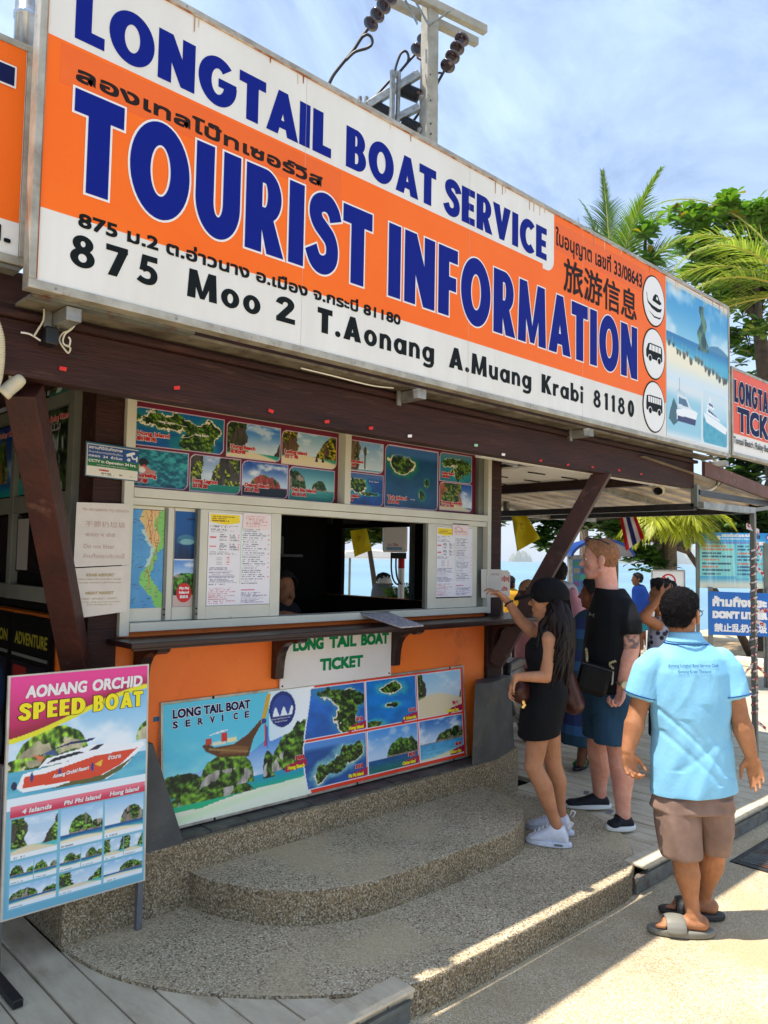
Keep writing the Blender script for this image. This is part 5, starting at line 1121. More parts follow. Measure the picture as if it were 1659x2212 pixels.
# side wall posters (frame SF: u = -y)
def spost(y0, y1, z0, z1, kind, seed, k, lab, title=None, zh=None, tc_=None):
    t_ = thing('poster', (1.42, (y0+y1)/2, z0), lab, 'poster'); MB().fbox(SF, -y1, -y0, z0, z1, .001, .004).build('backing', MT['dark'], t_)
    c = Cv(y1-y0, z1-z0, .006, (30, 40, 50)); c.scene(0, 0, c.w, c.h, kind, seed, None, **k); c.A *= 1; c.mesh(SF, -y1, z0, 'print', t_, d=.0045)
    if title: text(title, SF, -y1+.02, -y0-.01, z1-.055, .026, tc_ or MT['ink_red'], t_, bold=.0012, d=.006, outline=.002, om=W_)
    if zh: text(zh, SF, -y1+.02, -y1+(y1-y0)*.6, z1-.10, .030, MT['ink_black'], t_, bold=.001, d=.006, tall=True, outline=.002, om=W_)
    return t_
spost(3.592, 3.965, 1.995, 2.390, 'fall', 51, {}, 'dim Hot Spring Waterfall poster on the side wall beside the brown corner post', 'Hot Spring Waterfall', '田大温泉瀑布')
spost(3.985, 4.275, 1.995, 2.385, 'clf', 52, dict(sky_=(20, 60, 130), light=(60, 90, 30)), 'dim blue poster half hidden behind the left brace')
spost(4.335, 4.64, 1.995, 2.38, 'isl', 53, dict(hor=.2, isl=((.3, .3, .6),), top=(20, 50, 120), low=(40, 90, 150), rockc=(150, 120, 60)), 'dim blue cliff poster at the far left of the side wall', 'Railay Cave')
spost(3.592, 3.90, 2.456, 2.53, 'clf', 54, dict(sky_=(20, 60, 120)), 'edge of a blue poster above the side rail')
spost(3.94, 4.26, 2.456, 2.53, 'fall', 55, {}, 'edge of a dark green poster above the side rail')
# papers behind the side windows
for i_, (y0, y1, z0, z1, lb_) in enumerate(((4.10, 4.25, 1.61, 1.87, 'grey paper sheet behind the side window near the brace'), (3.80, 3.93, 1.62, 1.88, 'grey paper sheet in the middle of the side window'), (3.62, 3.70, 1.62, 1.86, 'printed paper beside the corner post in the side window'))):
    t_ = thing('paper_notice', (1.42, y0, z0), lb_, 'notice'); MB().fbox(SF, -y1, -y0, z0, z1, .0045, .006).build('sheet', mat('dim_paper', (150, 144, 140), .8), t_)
    if i_ == 2: text('NO', SF, -y1+.01, -y0-.01, z0+.12, .03, K_, t_, bold=.003, d=.007)
# black adventure boards low on the side wall
for y0, y1, ttl, lb_ in ((3.70, 4.20, 'ADVENTURE', 'black ADVENTURE tour board low on the dark side wall'), (4.24, 4.75, 'EXCURSION', 'black excursion board at the far left edge under the side window')):
    t_ = thing('tour_board', (1.40, (y0+y1)/2, .62), lb_, 'tour board'); MB().fbox(SF, -y1, -y0, .62, 1.39, .01, .03).build('board', MT['dark'], t_)
    text(ttl, SF, -y1+.05, -y0-.02, 1.245, .06, MT['ink_gold'], t_, bold=.002, d=.0315); MB().fbox(SF, -y1+.02, -y0-.01, 1.185, 1.20, .031, .034).build('strip', MT['alu_dark'], t_)
    c = Cv(y1-y0-.04, .50, .006, (26, 26, 32)); w_ = c.w
    c.rect(.02, .40, .20, .48, (150, 44, 40)); c.rect(.02, .34, .20, .40, (50, 110, 40)); c.rect(.02, .14, .20, .34, (96, 100, 110)); c.lines(.03, .15, .19, .33, 8, (30, 40, 50), 3); c.rect(.02, .09, .20, .14, (50, 110, 40)); c.rect(.02, 0, .20, .09, (96, 100, 110))
    c.lines(.23, .05, w_-.02, .46, 6, (150, 140, 50), 5, .8, .4)
    if ttl == 'EXCURSION': c.put(np.ones(c.X.shape), (20, 26, 40)); c.ell(.36, .32, .10, .13, (30, 60, 96)); c.ell(.36, .08, .10, .13, (70, 84, 90)); c.rect(.32, .18, .42, .2, (160, 150, 50))
    c.mesh(SF, -y1+.02, .66, 'print', t_, d=.0315)
# ================================================================== UTILITY POLE
def T6(x, y): return (713.2+x*.23149, y*.23149)
DPo = 11.5
pb = dp(925, 300, DPo)
pole = thing('utility_pole', (pb.x, pb.y, 0), 'square concrete utility pole with two cross-arms rising behind the billboard', 'utility pole')
PX = Vector((math.cos(R(-10.7)), math.sin(R(-10.7)), 0)); PYv = Vector((-PX.y, PX.x, 0))
m = MB(); hw0, hw1 = .155, .105
def pbox(m, c0, w0, d0, c1, w1, d1):
    def rg_(c, w_, d): 
        ch = .03; o = []
        for sx, sy in ((-1, -1), (1, -1), (1, 1), (-1, 1)):
            o += [c+PX*sx*w_+PYv*sy*d]
        return o
    m.hexa(rg_(c0, w0, d0)+rg_(c1, w1, d1))
topz = dp(920, -60, DPo).z
pbox(m, Vector((pb.x, pb.y, -.3)), .150, .14, Vector((pb.x-.0, pb.y, topz)), .098, .095)
m.build('shaft', MT['concrete'], pole, bevel=.02)
for y_ in (15, 52, 140, 165, 290, 390, 480, 520):          # bolt holes
    p = dp(*T6(925+y_*.03, y_*2.4), DPo-.115); MB().lathe(p, -PYv*.6-PX*0+Vector((0, -.5, 0)), [(.013, -.01), (.013, .004)], 8).build('bolt_hole', MT['black'], pole)
# cross-arms
def arm(pa, pe, off, w_=.15):
    A_ = dp(*pa, DPo+off); E_ = at(*pe, z=A_.z); d_ = PX; L_ = (E_-A_).dot(PX)
    a0 = A_-PX*1.35; e0 = A_+PX*abs(L_)
    MB().bar(a0, e0, .11, .13).build('cross_arm', MT['concrete'], pole, bevel=.012); return A_, a0, e0
A1, a10, e10 = arm((922, 3), (1058, 58), -.17)
A2, a20, e20 = arm((922, 40), (1030, 92), .25)
for pa, pe in ((T6(925, 240), T6(1120, 100)), (T6(920, 235), T6(790, 0)), (T6(815, 225), T6(700, 0))):
    MB().bar(dp(*pa, DPo-.14), dp(*pe, DPo-.2), .045, .008).build('tie_strap', MT['galv'], pole)
for q in (T6(845, 560), T6(850, 880)): MB().bar(dp(*q, DPo-.12), dp(q[0]-8, q[1]-5, DPo-.2), .02, .02).build('step_bolt', mat('rust', (110, 66, 50), .8), pole)
for y_ in (590, 915): MB().bar(dp(*T6(985, y_-35), DPo+.1), dp(*T6(985, y_+30), DPo+.1), .06, .05).build('clamp', MT['black_steel'], pole)
# strings of glazed disc insulators
def string(pa, pe, n_, off, lab, big=1):
    A_ = dp(*T6(*pa), DPo+off); E_ = dp(*T6(*pe), DPo+off-.25); ax = (E_-A_).normalized(); L_ = (E_-A_).length
    t_ = thing('insulator_string', A_, lab, 'insulator')
    for i in range(n_):
        c_ = A_+ax*(L_*(i+.35)/n_); r_ = .115*big
        MB().lathe(c_, ax, [(.02, -.02), (.05, -.015), (.085*big, .004), (r_, .022), (r_*1.0, .04), (r_*.9, .05), (.03, .048)], 20).build('insulator_disc', MT['glaze'], t_, smooth=True)
        MB().lathe(c_, ax, [(.022, -.075), (.032, -.07), (.036, -.02), (.03, .0)], 12).build('insulator_cap', MT['galv'], t_, smooth=True)
    return E_
c1 = string((585, -60), (350, 265), 4, -.3, 'string of brown disc insulators left of the pole, ending in a looped black cable')
c2 = string((1250, 330), (1075, 655), 4, -.1, 'string of brown disc insulators right of the pole hanging under the cross-arm')
c3 = string((1010, 170), (785, 510), 4, .5, 'string of brown disc insulators passing behind the pole')
def cable(nm, pts, r, lab, off=0, m=None, cat='cable'):
    P = [dp(*T6(*p[:2]), DPo+off+(p[2] if len(p) > 2 else 0)) for p in pts]
    P = catm(P); o = MB().tube(P, r, 8).build(nm, m or MT['rubber'], smooth=True, origin=P[0]); tag(o, lab, cat); return o
cable('cable', [(350, 270), (280, 370), (215, 470), (100, 610), (20, 720), (-40, 860)], .026, 'thick black cable running down from the left insulators', -.55)
cable('cable', [(300, 345), (345, 322), (385, 350), (390, 410), (340, 450), (230, 485), (150, 560)], .022, 'looped tail of the black cable under the left insulators', -.58)
cable('cable', [(785, 515), (730, 575), (640, 680), (560, 750), (460, 860), (380, 960), (330, 1060)], .022, 'black cable behind the galvanised frame', .2)
cable('cable', [(600, 690), (620, 600), (660, 500), (705, 478), (730, 520), (725, 575)], .020, 'black cable bent in a hoop left of the pole', .18)
cable('cable', [(1060, 670), (1010, 760), (960, 850), (860, 1010), (760, 1150)], .022, 'black cable running down behind the pole from the right insulators', .3)
cable('cable', [(960, 690), (1020, 680), (1060, 690)], .016, 'short cable jumper to the right insulators', .2)
# galvanised switch frame with ribbed insulators
fr = thing('switch_frame', dp(*T6(600, 1100), DPo-.1), 'galvanised steel switch frame with ribbed black insulators left of the pole', 'switch gear')
def gb(a, b_, w_, h_, nm='steel_arm', off=0.): MB().bar(dp(*T6(*a), DPo+off), dp(*T6(*b_), DPo+off), w_, h_).build(nm, MT['galv'], fr, bevel=.004)
gb((350, 990), (830, 690), .09, .11, off=-.1); gb((590, 1120), (830, 1000), .09, .10, off=-.1)
gb((583, 660), (575, 1250), .07, .05, 'steel_post', -.2); gb((640, 670), (625, 1250), .05, .05, 'steel_post', -.16); gb((590, 690), (640, 700), .05, .09, 'steel_plate', -.15); gb((280, 900), (275, 1000), .05, .04, 'steel_post', -.1); gb((340, 900), (335, 1000), .05, .04, 'steel_post', -.1)
for a, b_ in (((660, 830), (830, 900)), ((410, 1000), (540, 1070)), ((670, 1140), (810, 1210))):
    A_ = dp(*T6(*a), DPo-.02); B2 = dp(*T6(*b_), DPo-.02); ax = (B2-A_); L_ = ax.length; pr_ = []
    for i in range(11): h = L_*i/11; pr_ += [(.062, h), (.105, h+.01), (.105, h+.022), (.062, h+.034)]
    MB().lathe(A_, ax, pr_, 18).build('ribbed_insulator', MT['rubber'], fr)
    MB().lathe(B2, ax, [(.05, 0), (.05, .07)], 12).build('steel_cap', MT['galv'], fr)
# stainless flue at the upper left
fl = thing('flue_pipe', (1.0, 3.1, 3.2), 'shiny galvanised pipe behind the left end of the billboard', 'pipe')
f0 = dp(55, 130, 2.75)
MB().lathe((f0.x, f0.y, f0.z-.3), (0, 0, 1), [(.043, 0), (.043, .45), (.047, .452), (.047, .47), (.043, .472), (.043, 1.3)], 24).build('pipe', mat('shiny_galv', (196, 200, 204), .22, .8, col2=(120, 124, 128), scale=9, grime=(150, 120, 96), gscale=12, gthr=(.6, .75)), fl, smooth=True)

# ================================================================== THINGS UNDER THE EAVE
# security cameras
def pxy(px, py, y): return at(px, py, y=y)
def cctv(p, d, lab, s_=1., back=0):
    t_ = thing('security_camera', p, lab, 'camera'); d = Vector(d).normalized()
    MB().lathe(p-d*.07*s_, d, [(.005, -.012*s_), (.02*s_, -.01*s_), (.032*s_, .002*s_), (.037*s_, .03*s_), (.037*s_, .10*s_), (.040*s_, .102*s_), (.040*s_, .125*s_), (.034*s_, .128*s_)], 20).build('housing', MT['cream'], t_, smooth=True)
    MB().lathe(p-d*.07*s_, d, [(.030*s_, .129*s_), (.030*s_, .132*s_)], 20).build('lens_glass', MT['glass_dark'], t_)
    MB().lathe(p+Vector((0, 0, .030*s_)), (0, .3, 1), [(.012*s_, 0), (.012*s_, .045*s_), (.030*s_, .047*s_), (.030*s_, .056*s_)], 14).build('mount', MT['cream'], t_, smooth=True)
    return t_
cctv(at(24, 836, y=2.68), (-.6, .3, -.7), 'cream security camera on the beam at the far left', .62)
cctv(at(1425, 1051, y=2.80), (-.75, -.2, -.55), 'pale security camera under the right end of the beam', 1.1)
def tubeobj(nm, P, r, m, lab, cat, n=8, k=6):
    P = catm([Vector(p) for p in P], k); o = MB().tube(P, r, n).build(nm, m, smooth=True, origin=P[0]); tag(o, lab, cat); return o
# ribbed conduit on the left edge
P = catm([at(-16, 680, y=2.60), at(-1, 725, y=2.60), at(1, 770, y=2.61), at(-4, 815, y=2.63), at(-14, 840, y=2.65)], 18)
rs_ = [.012+(.0025 if i % 2 else 0) for i in range(len(P))]
o = MB().tube(P, rs_, 12).build('flexible_conduit', MT['cream'], smooth=False, origin=P[0]); tag(o, 'ribbed cream conduit hanging at the left edge above the camera', 'conduit')
# conduit and cable coil at the right end
tubeobj('flexible_conduit', [at(1540, 990, y=2.62), at(1556, 1010, y=2.60), at(1554, 1040, y=2.62), at(1530, 1060, y=2.66), at(1490, 1056, y=2.72), at(1455, 1044, y=2.80)], .012, MT['cream'], 'cream conduit curving under the right end of the billboard', 'conduit')
tubeobj('cable_coil', [at(1553, 1000, y=2.60), at(1565, 1018, y=2.60), at(1560, 1040, y=2.60), at(1550, 1050, y=2.60), at(1549, 1032, y=2.60), at(1559, 1015, y=2.60)], .004, MT['rubber'], 'small coil of black cable tied to the right conduit', 'cable')
tubeobj('cable', [at(1556, 1012, y=2.60), at(1600, 1050, y=2.62), at(1659, 1034, y=2.66), at(1690, 1030, y=2.7)], .005, MT['rubber'], 'grey cable drooping to the right edge below the second billboard', 'cable')
tubeobj('cable', [at(650, 795, y=2.60), at(720, 812, y=2.60), at(800, 832, y=2.60), at(850, 838, y=2.60)], .0035, MT['white'], 'thin white cable running along the underside of the billboard', 'cable')
# tangle of thin wires at the left bracket
for i_, (pts, mm, lb_) in enumerate((
    ([(95, 660), (94, 690), (82, 712), (72, 728)], MT['cream'], 'cream wire hanging from the tray at far left'),
    ([(169, 690), (150, 712), (135, 720), (128, 735), (140, 755), (148, 762), (152, 752), (143, 745)], MT['cream'], 'cream looped wire hanging by the left bracket'),
    ([(168, 692), (155, 710), (140, 722), (136, 740), (148, 748), (152, 735), (148, 728)], MT['white'], 'white looped wire hanging by the left bracket'),
    ([(130, 684), (118, 702), (112, 716), (122, 712), (126, 708)], MT['cream'], 'short cream wire bent beside the junction box'),
    ([(140, 745), (148, 765), (165, 770), (184, 776)], MT['rubber'], 'thin black wire trailing on the beam'),
    ([(45, 718), (65, 722), (88, 736)], MT['white'], 'pale wire running into the junction box'),
    ([(120, 675), (119, 700), (121, 722)], MT['rubber'], 'thin black wire dropping from the tray'))):
    tubeobj('wire', [at(a, b_, y=2.615+.004*i_) for a, b_ in pts], .0032 if mm is not MT['rubber'] else .0022, mm, lb_, 'wire', 6)
jb = at(104, 728, y=2.64); o = MB().box(jb.x-.022, jb.x+.022, 2.60, 2.66, jb.z-.032, jb.z+.028).build('junction_box', MT['black'], bevel=.006, origin=jb); tag(o, 'small black junction box on the beam among loose wires', 'junction box')
# scraps of paper stapled to the beam
for px, py, c_, lb_ in ((135, 797, 'r', 'red paper scrap on the beam above the side wall'), (381, 838, 'r', 'red paper scrap on the beam above the Hong Island picture'), (584, 888, 'r', 'red paper scrap on the beam above the Hong Beach picture'), (705, 911, 'r', 'red paper scrap on the beam above the Lading Island picture'), (800, 925, 'r', 'red paper scrap on the beam beside the white crumb'), (884, 942, 'w', 'white paper scrap on the beam above Tub Island'), (1027, 962, 'g', 'pale green paper scrap at the right corner of the windows'), (1086, 982, 'w', 'white paper scrap on the beam right of the corner post'), (1167, 995, 'r', 'red speck of paper on the beam left of the brace'), (1226, 1004, 'r', 'red speck of paper on the beam above the brace'), (1279, 1009, 'r', 'red speck of paper on the beam right of the brace'), (1336, 1016, 'r', 'red speck of paper on the beam nearer its right end'), (1384, 1024, 'r', 'last red speck of paper on the beam at the right')):
    p = at(px, py, y=2.655); s_ = .011; e_ = rng.uniform(-.4, .4); F = Fr((p.x, 2.656, p.z), (math.cos(e_), 0, math.sin(e_)), (-math.sin(e_), 0, math.cos(e_)))
    if py > 990: s_ = .009
    mm = {'r': mat('scrap_red', (206, 40, 40), .6), 'w': MT['white'], 'g': mat('scrap_green', (150, 196, 170), .6)}[c_]
    m = MB(); m.add([F.p(-s_, -s_*.6, .003), F.p(s_, -s_*.6, .007), F.p(s_, s_*.6, .010), F.p(-s_, s_*.6, .004), F.p(-s_, -s_*.6, .002), F.p(s_, -s_*.6, .006), F.p(s_, s_*.6, .009), F.p(-s_, s_*.6, .003)], [(0, 1, 2, 3), (7, 6, 5, 4), (0, 4, 5, 1), (1, 5, 6, 2), (2, 6, 7, 3), (3, 7, 4, 0)])
    o = m.build('paper_scrap', mm, origin=p); tag(o, lb_, 'scrap')

# ================================================================== AWNING TO THE RIGHT
aw = thing('awning', (6.4, 3.5, 2.1), 'sheet metal awning on grey steel trusses to the right of the kiosk', 'awning')
S_ = MT['alu_dark']
MB().bar((5.80, 2.66, 2.135), (5.80, 9.5, 2.135), .05, .05).build('chord', MT['black_steel'], aw)
MB().bar((5.80, 2.66, 2.30), (5.80, 2.66, 2.135), .05, .05).build('strut', S_, aw)
MB().bar((5.80, 2.62, 2.145), (6.74, 2.60, 2.155), .05, .05).build('chord', MT['galv'], aw)
MB().bar((5.80, 2.66, 2.245), (7.5, 2.66, 2.245), .05, .04).build('chord', MT['black_steel'], aw)
MB().bar((5.80, 4.45, 2.135), (5.80, 4.45, 2.25), .04, .04).build('strut', S_, aw)
MB().bar((5.05, 4.9, 2.165), (7.4, 4.5, 2.15), .05, .04).build('chord', MT['galv'], aw)
MB().bar((6.74, 2.60, 2.155), (6.74, 9.5, 2.155), .05, .05).build('chord', MT['black_steel'], aw)
for y_ in (3.6, 5.2, 6.8, 8.4): MB().bar((5.0, y_, 2.405), (7.55, y_, 2.235), .045, .045).build('rafter', MT['galv'], aw)
shm = mat('roof_sheet', (196, 184, 166), .45, .35, col2=(120, 108, 96), scale=2.2, stretch=(1, 4, 1), grime=(140, 96, 70), gscale=3, gthr=(.55, .7))
ys = np.arange(2.62, 9.6, .0)if 0 else None
m = MB(); y_ = 2.62; prof = []
while y_ < 9.6: prof += [(y_, 0), (y_+.10, 0), (y_+.125, .035), (y_+.155, .035)]; y_ += .18
vs = []; fs = []
for (yy, zz_) in prof:
    for xx in (4.95, 7.62): vs.append((xx, yy, 2.43-(xx-4.95)*.066+zz_))
for i in range(len(prof)-1): fs.append((2*i, 2*i+1, 2*i+3, 2*i+2))
b_ = len(vs); vs += [(a, c_, d_+.003) for a, c_, d_ in vs[:b_]]; fs += [tuple(reversed([q+b_ for q in f])) for f in fs]
mk('roof_sheet', vs, fs, shm, aw)
m = MB(); m.hexa([Vector(p) for p in [(5.78, 2.575, 2.365), (7.64, 2.575, 2.225), (7.64, 2.60, 2.225), (5.78, 2.60, 2.365), (5.78, 2.575, 2.475), (7.64, 2.575, 2.325), (7.64, 2.60, 2.325), (5.78, 2.60, 2.475)]]); m.build('fascia', mat('brown_fascia', (104, 70, 60), .6, col2=(84, 52, 44), scale=5, grime=(150, 130, 116), gscale=6, gthr=(.58, .72)), aw)
MB().bar((7.63, 2.6, 2.27), (7.63, 9.5, 2.27), .03, .10).build('fascia', MT['brown'], aw)
MB().bar((6.74, 2.6, 2.16), (7.55, 2.6, 2.25), .03, .03).build('strut', S_, aw)
# tape wrapped post under its corner
tp = thing('awning_post', (6.74, 2.6, .12), 'thin grey post under the awning corner wrapped in torn red and white tape', 'post')
MB().box(6.72, 6.76, 2.58, 2.62, .12, 2.13).build('shaft', S_, tp, bevel=.003)
tape = bpy.data.materials.new('barrier_tape'); tape.use_nodes = True; t = tape.node_tree; b = t.nodes['Principled BSDF']; g = t.nodes.new('ShaderNodeNewGeometry')
n = t.nodes.new('ShaderNodeTexNoise'); n.inputs['Scale'].default_value = 42; n.inputs['Detail'].default_value = 1; r_ = t.nodes.new('ShaderNodeValToRGB'); r_.color_ramp.interpolation = 'CONSTANT'
r_.color_ramp.elements[0].color = lin((214, 204, 200)); r_.color_ramp.elements[1].position = .52; r_.color_ramp.elements[1].color = lin((176, 52, 48))
t.links.new(g.outputs['Position'], n.inputs[0]); t.links.new(n.outputs[0], r_.inputs[0]); t.links.new(r_.outputs[0], b.inputs['Base Color']); b.inputs['Roughness'].default_value = .4
P = []
for i in range(150): a_ = i*.9; P.append(Vector((6.74+.030*math.cos(a_), 2.60+.030*math.sin(a_), .45+i*.0095)))
m = MB()
for i in range(len(P)-1): m.add([P[i], P[i+1], P[i+1]+Vector((0, 0, .016)), P[i]+Vector((0, 0, .016))], [(0, 1, 2, 3)])
m.build('tape_wrap', tape, tp)
def ribbon(P, w_, nm, lab, twist=0):
    P = catm([Vector(p) for p in P], 5); vs = []; fs = []
    for i, p in enumerate(P):
        u = Vector((0, 0, 1)) if not twist else Vector((math.sin(i*twist)*.6, 0, 1)).normalized()
        vs += [p-u*w_/2, p+u*w_/2, p-u*w_/2+fh*.0012, p+u*w_/2+fh*.0012]
    for i in range(len(P)-1): a = 4*i; fs += [(a, a+4, a+5, a+1), (a+2, a+3, a+7, a+6), (a+1, a+5, a+7, a+3), (a, a+2, a+6, a+4)]
    o = mk(nm, vs, fs, tape, None, origin=P[0]); tag(o, lab, 'tape'); return o
def tq(px, py): return dp(px, py, 6.52)
ribbon([tq(1612, 1136), tq(1628, 1142), tq(1640, 1150)], .05, 'loose_tape', 'loose end of red and white tape at the top of the wrapped post', .3)
ribbon([tq(1634, 1172), tq(1641, 1190), tq(1645, 1206)], .05, 'loose_tape', 'second loose tape end, in front of the blue rules banner', .2)
ribbon([tq(1634, 1226), tq(1645, 1236), tq(1650, 1241)], .04, 'loose_tape', 'short tape end below the blue rules banner corner')
ribbon([tq(1633, 1318), tq(1645, 1320), tq(1658, 1318)], .035, 'loose_tape', 'tape end in front of the letter R of the litter banner')
ribbon([tq(1633, 1342), tq(1645, 1347), tq(1655, 1352)], .035, 'loose_tape', 'lowest tape end in front of the litter banner')
ribbon([tq(1627, 1386), tq(1631, 1392), tq(1635, 1400)], .06, 'loose_tape', 'crumpled white tape knot halfway down the wrapped post')
ribbon([tq(1606, 1461), tq(1616, 1446), tq(1630, 1438), tq(1644, 1447), tq(1656, 1460)], .028, 'loose_tape', 'arched loop of red and white tape across the post at waist height')
ribbon([tq(1634, 1560), tq(1645, 1566), tq(1655, 1575)], .03, 'loose_tape', 'low tape end at the foot of the wrapped post')

# ================================================================== FLAGS
def cloth(name, pts, D, cols, lab, cat, nu=18, nv=26, amp=.03, seed=1):
    """pts: corners tl, tr, br, bl in pixels"""
    tl, tr, br_, bl = [Vector(p) for p in pts]
    vs = []; cl = []
    for j in range(nv):
        for i in range(nu):
            u, v = i/(nu-1), j/(nv-1); q = (tl*(1-u)+tr*u)*(1-v)+(bl*(1-u)+br_*u)*v
            w_ = amp*(math.sin(u*7+seed+v*2)+.6*math.sin(v*9+u*4+seed*2)); vs.append(dp(q.x, q.y, D+w_)); cl.append(cols(u, v))
    o_ = sum(vs, Vector())/len(vs); fs = [(j*nu+i, j*nu+i+1, (j+1)*nu+i+1, (j+1)*nu+i) for j in range(nv-1) for i in range(nu-1)]
    o = mk(name, vs, fs, cloth_m, None, True, origin=o_); a = o.data.color_attributes.new('Col', 'FLOAT_COLOR', 'POINT')
    a.data.foreach_set('color', np.concatenate([np.concatenate([s2l(c), [1]]) for c in cl])); s = o.modifiers.new('s', 'SOLIDIFY'); s.thickness = .0015
    tag(o, lab, cat); return o
cloth_m = bpy.data.materials.new('thin_cloth'); cloth_m.use_nodes = True; t = cloth_m.node_tree; pa = t.nodes.new('ShaderNodeAttribute'); pa.attribute_name = 'Col'; b = t.nodes['Principled BSDF']; t.links.new(pa.outputs[0], b.inputs['Base Color']); b.inputs['Roughness'].default_value = .8
tr_ = t.nodes.new('ShaderNodeBsdfTranslucent'); mx = t.nodes.new('ShaderNodeMixShader'); mx.inputs[0].default_value = .5; t.links.new(pa.outputs[0], tr_.inputs[0]); t.links.new(b.outputs[0], mx.inputs[1]); t.links.new(tr_.outputs[0], mx.inputs[2]); t.links.new(mx.outputs[0], t.nodes['Material Output'].inputs[0])
def yel(u, v): return (150, 110, 40) if (abs(u-.42)+abs(v-.33) < .13 and (int(u*40)+int(v*40)) % 3 == 0) else (226, 212, 50)
cloth('yellow_flag', [(1105, 1112), (1136, 1110), (1167, 1163), (1117, 1191)], 7.4, yel, 'yellow flag hanging from the awning edge right of the corner post', 'flag', seed=3)
cloth('yellow_flag', [(756, 1146), (792, 1142), (803, 1188), (766, 1203)], 8.6, yel, 'smaller yellow flag seen through the open ticket window', 'flag', seed=5, amp=.02)
def thai(u, v): return (214, 40, 48) if (u < .18 or u > .80) else ((232, 228, 232) if (u < .36 or u > .62) else (30, 40, 120))
cloth('national_flag', [(1336, 1101), (1368, 1098), (1392, 1162), (1352, 1190)], 7.6, thai, 'red white and blue striped flag hanging from the awning', 'flag', nu=30, seed=2, amp=.025)

# ================================================================== BANNERS AND SIGNS BEYOND
def ban_frame(bl, br_, tl, D): 
    A_ = dp(*bl, D); B2 = dp(*br_, D); T_ = dp(*tl, D); return Fr(A_, (B2-A_).normalized(), (0, 0, 1)), (B2-A_).length, (T_-A_).z
D1 = 11.0
F1, w1, h1 = ban_frame((1512, 1270), (1672, 1272), (1505, 1150), D1)
bn = thing('rules_banner', (F1.O.x, F1.O.y, 0), 'large pale blue banner of Thai rules with crests, hung above the litter banner', 'banner')
c = Cv(w1, h1, .009, (90, 180, 220)); X, Y = c.X/w1, c.Y/h1
c.put(np.ones(X.shape), mixc((100, 196, 214), (40, 140, 206), sm(.6, 1, Y))); c.put(Y < .22, mixc((226, 226, 200), (60, 160, 200), sm(.05, .22, Y)))
c.put((X > .0) & (X < .47) & (Y > .22) & (Y < .80), (130, 206, 200)); c.put((X > .49) & (X < .98) & (Y > .18) & (Y < .80), (112, 196, 206))
c.lines(.25*w1, .88*h1, .72*w1, .96*h1, 2, (236, 240, 244), 4, .8); c.lines(.03*w1, .81*h1, .95*w1, .86*h1, 1, (150, 90, 160), 6, .8)
for i in range(9):
    col = (206, 96, 70) if i in (0, 1, 4, 6) else (40, 60, 90); c.lines(.03*w1, (.74-.062*i)*h1, .46*w1, (.785-.062*i)*h1, 1, col, i+3, .85, .75); c.lines(.51*w1, (.74-.062*i)*h1, .96*w1, (.785-.062*i)*h1, 1, (206, 96, 70) if i in (2, 5) else (40, 60, 100), i+13, .85, .75)
c.ell(.155*w1, .90*h1, .03*w1, .045*h1, (30, 40, 40)); c.ell(.25*w1, .90*h1, .025*w1, .05*h1, (224, 220, 190)); c.ell(.80*w1, .93*h1, .025*w1, .04*h1, (30, 40, 70)); c.ell(.93*w1, .92*h1, .035*w1, .06*h1, (80, 70, 140)); c.ell(.155*w1, .90*h1, .012*w1, .02*h1, (140, 210, 150)); c.ell(.93*w1, .92*h1, .018*w1, .03*h1, (220, 200, 220))
for k_ in range(14):
    x_ = .05+.9*random.random(); c.put(sm(.012, 0, np.abs(X-x_-.04*(1-Y)))*.30, (232, 244, 250))
c.put((X > .80) & (X < .88) & (Y > .78) & (Y < .84), (240, 236, 232))
MB().fbox(F1, 0, w1, 0, h1, -.012, -.002).build('sheet', MT['board'], bn); c.mesh(F1, 0, 0, 'print', bn, 0)
text('เทศบาลตำบลอ่าวนาง กระบี่', F1, .30*w1, .68*w1, .925*h1, .045, W_, bn, bold=.002, d=.003)
F2, w2, h2 = ban_frame((1531, 1371), (1668, 1376), (1524, 1277), D1-.1)
b2 = thing('litter_banner', (F2.O.x, F2.O.y, 0), "deep blue DON'T LITTER banner with white Thai and Chinese lines", 'banner')
MB().fbox(F2, 0, w2, 0, h2, -.015, 0).build('sheet', mat('banner_blue', (14, 96, 176), .4, col2=(20, 108, 190), scale=1.5, bump=.3, bscale=5), b2, bevel=.003)
text('ห้ามทิ้งขยะ', F2, .06*w2, .92*w2, .66*h2, .20*h2, W_, b2, bold=.010, d=.003)
text("DON'T LITTER", F2, .06*w2, .93*w2, .385*h2, .17*h2, W_, b2, bold=.011, d=.003); text('禁止乱扔垃圾', F2, .085*w2, .92*w2, .075*h2, .20*h2, W_, b2, bold=.005, d=.003, tall=True)
for u in (.02, w2-.05): MB().fbox(F2, u, u+.05, -F2.O.z, h2+.06, -.07, -.02).build('post', S_, b2)
MB().fbox(F2, w2-.06, w2-.0, -F2.O.z, 1.3, -.13, -.08).build('post', S_, bn)
MB().fbox(F1, -.04, .0, -F1.O.z, h1+.02, -.05, -.01).build('post', S_, bn)
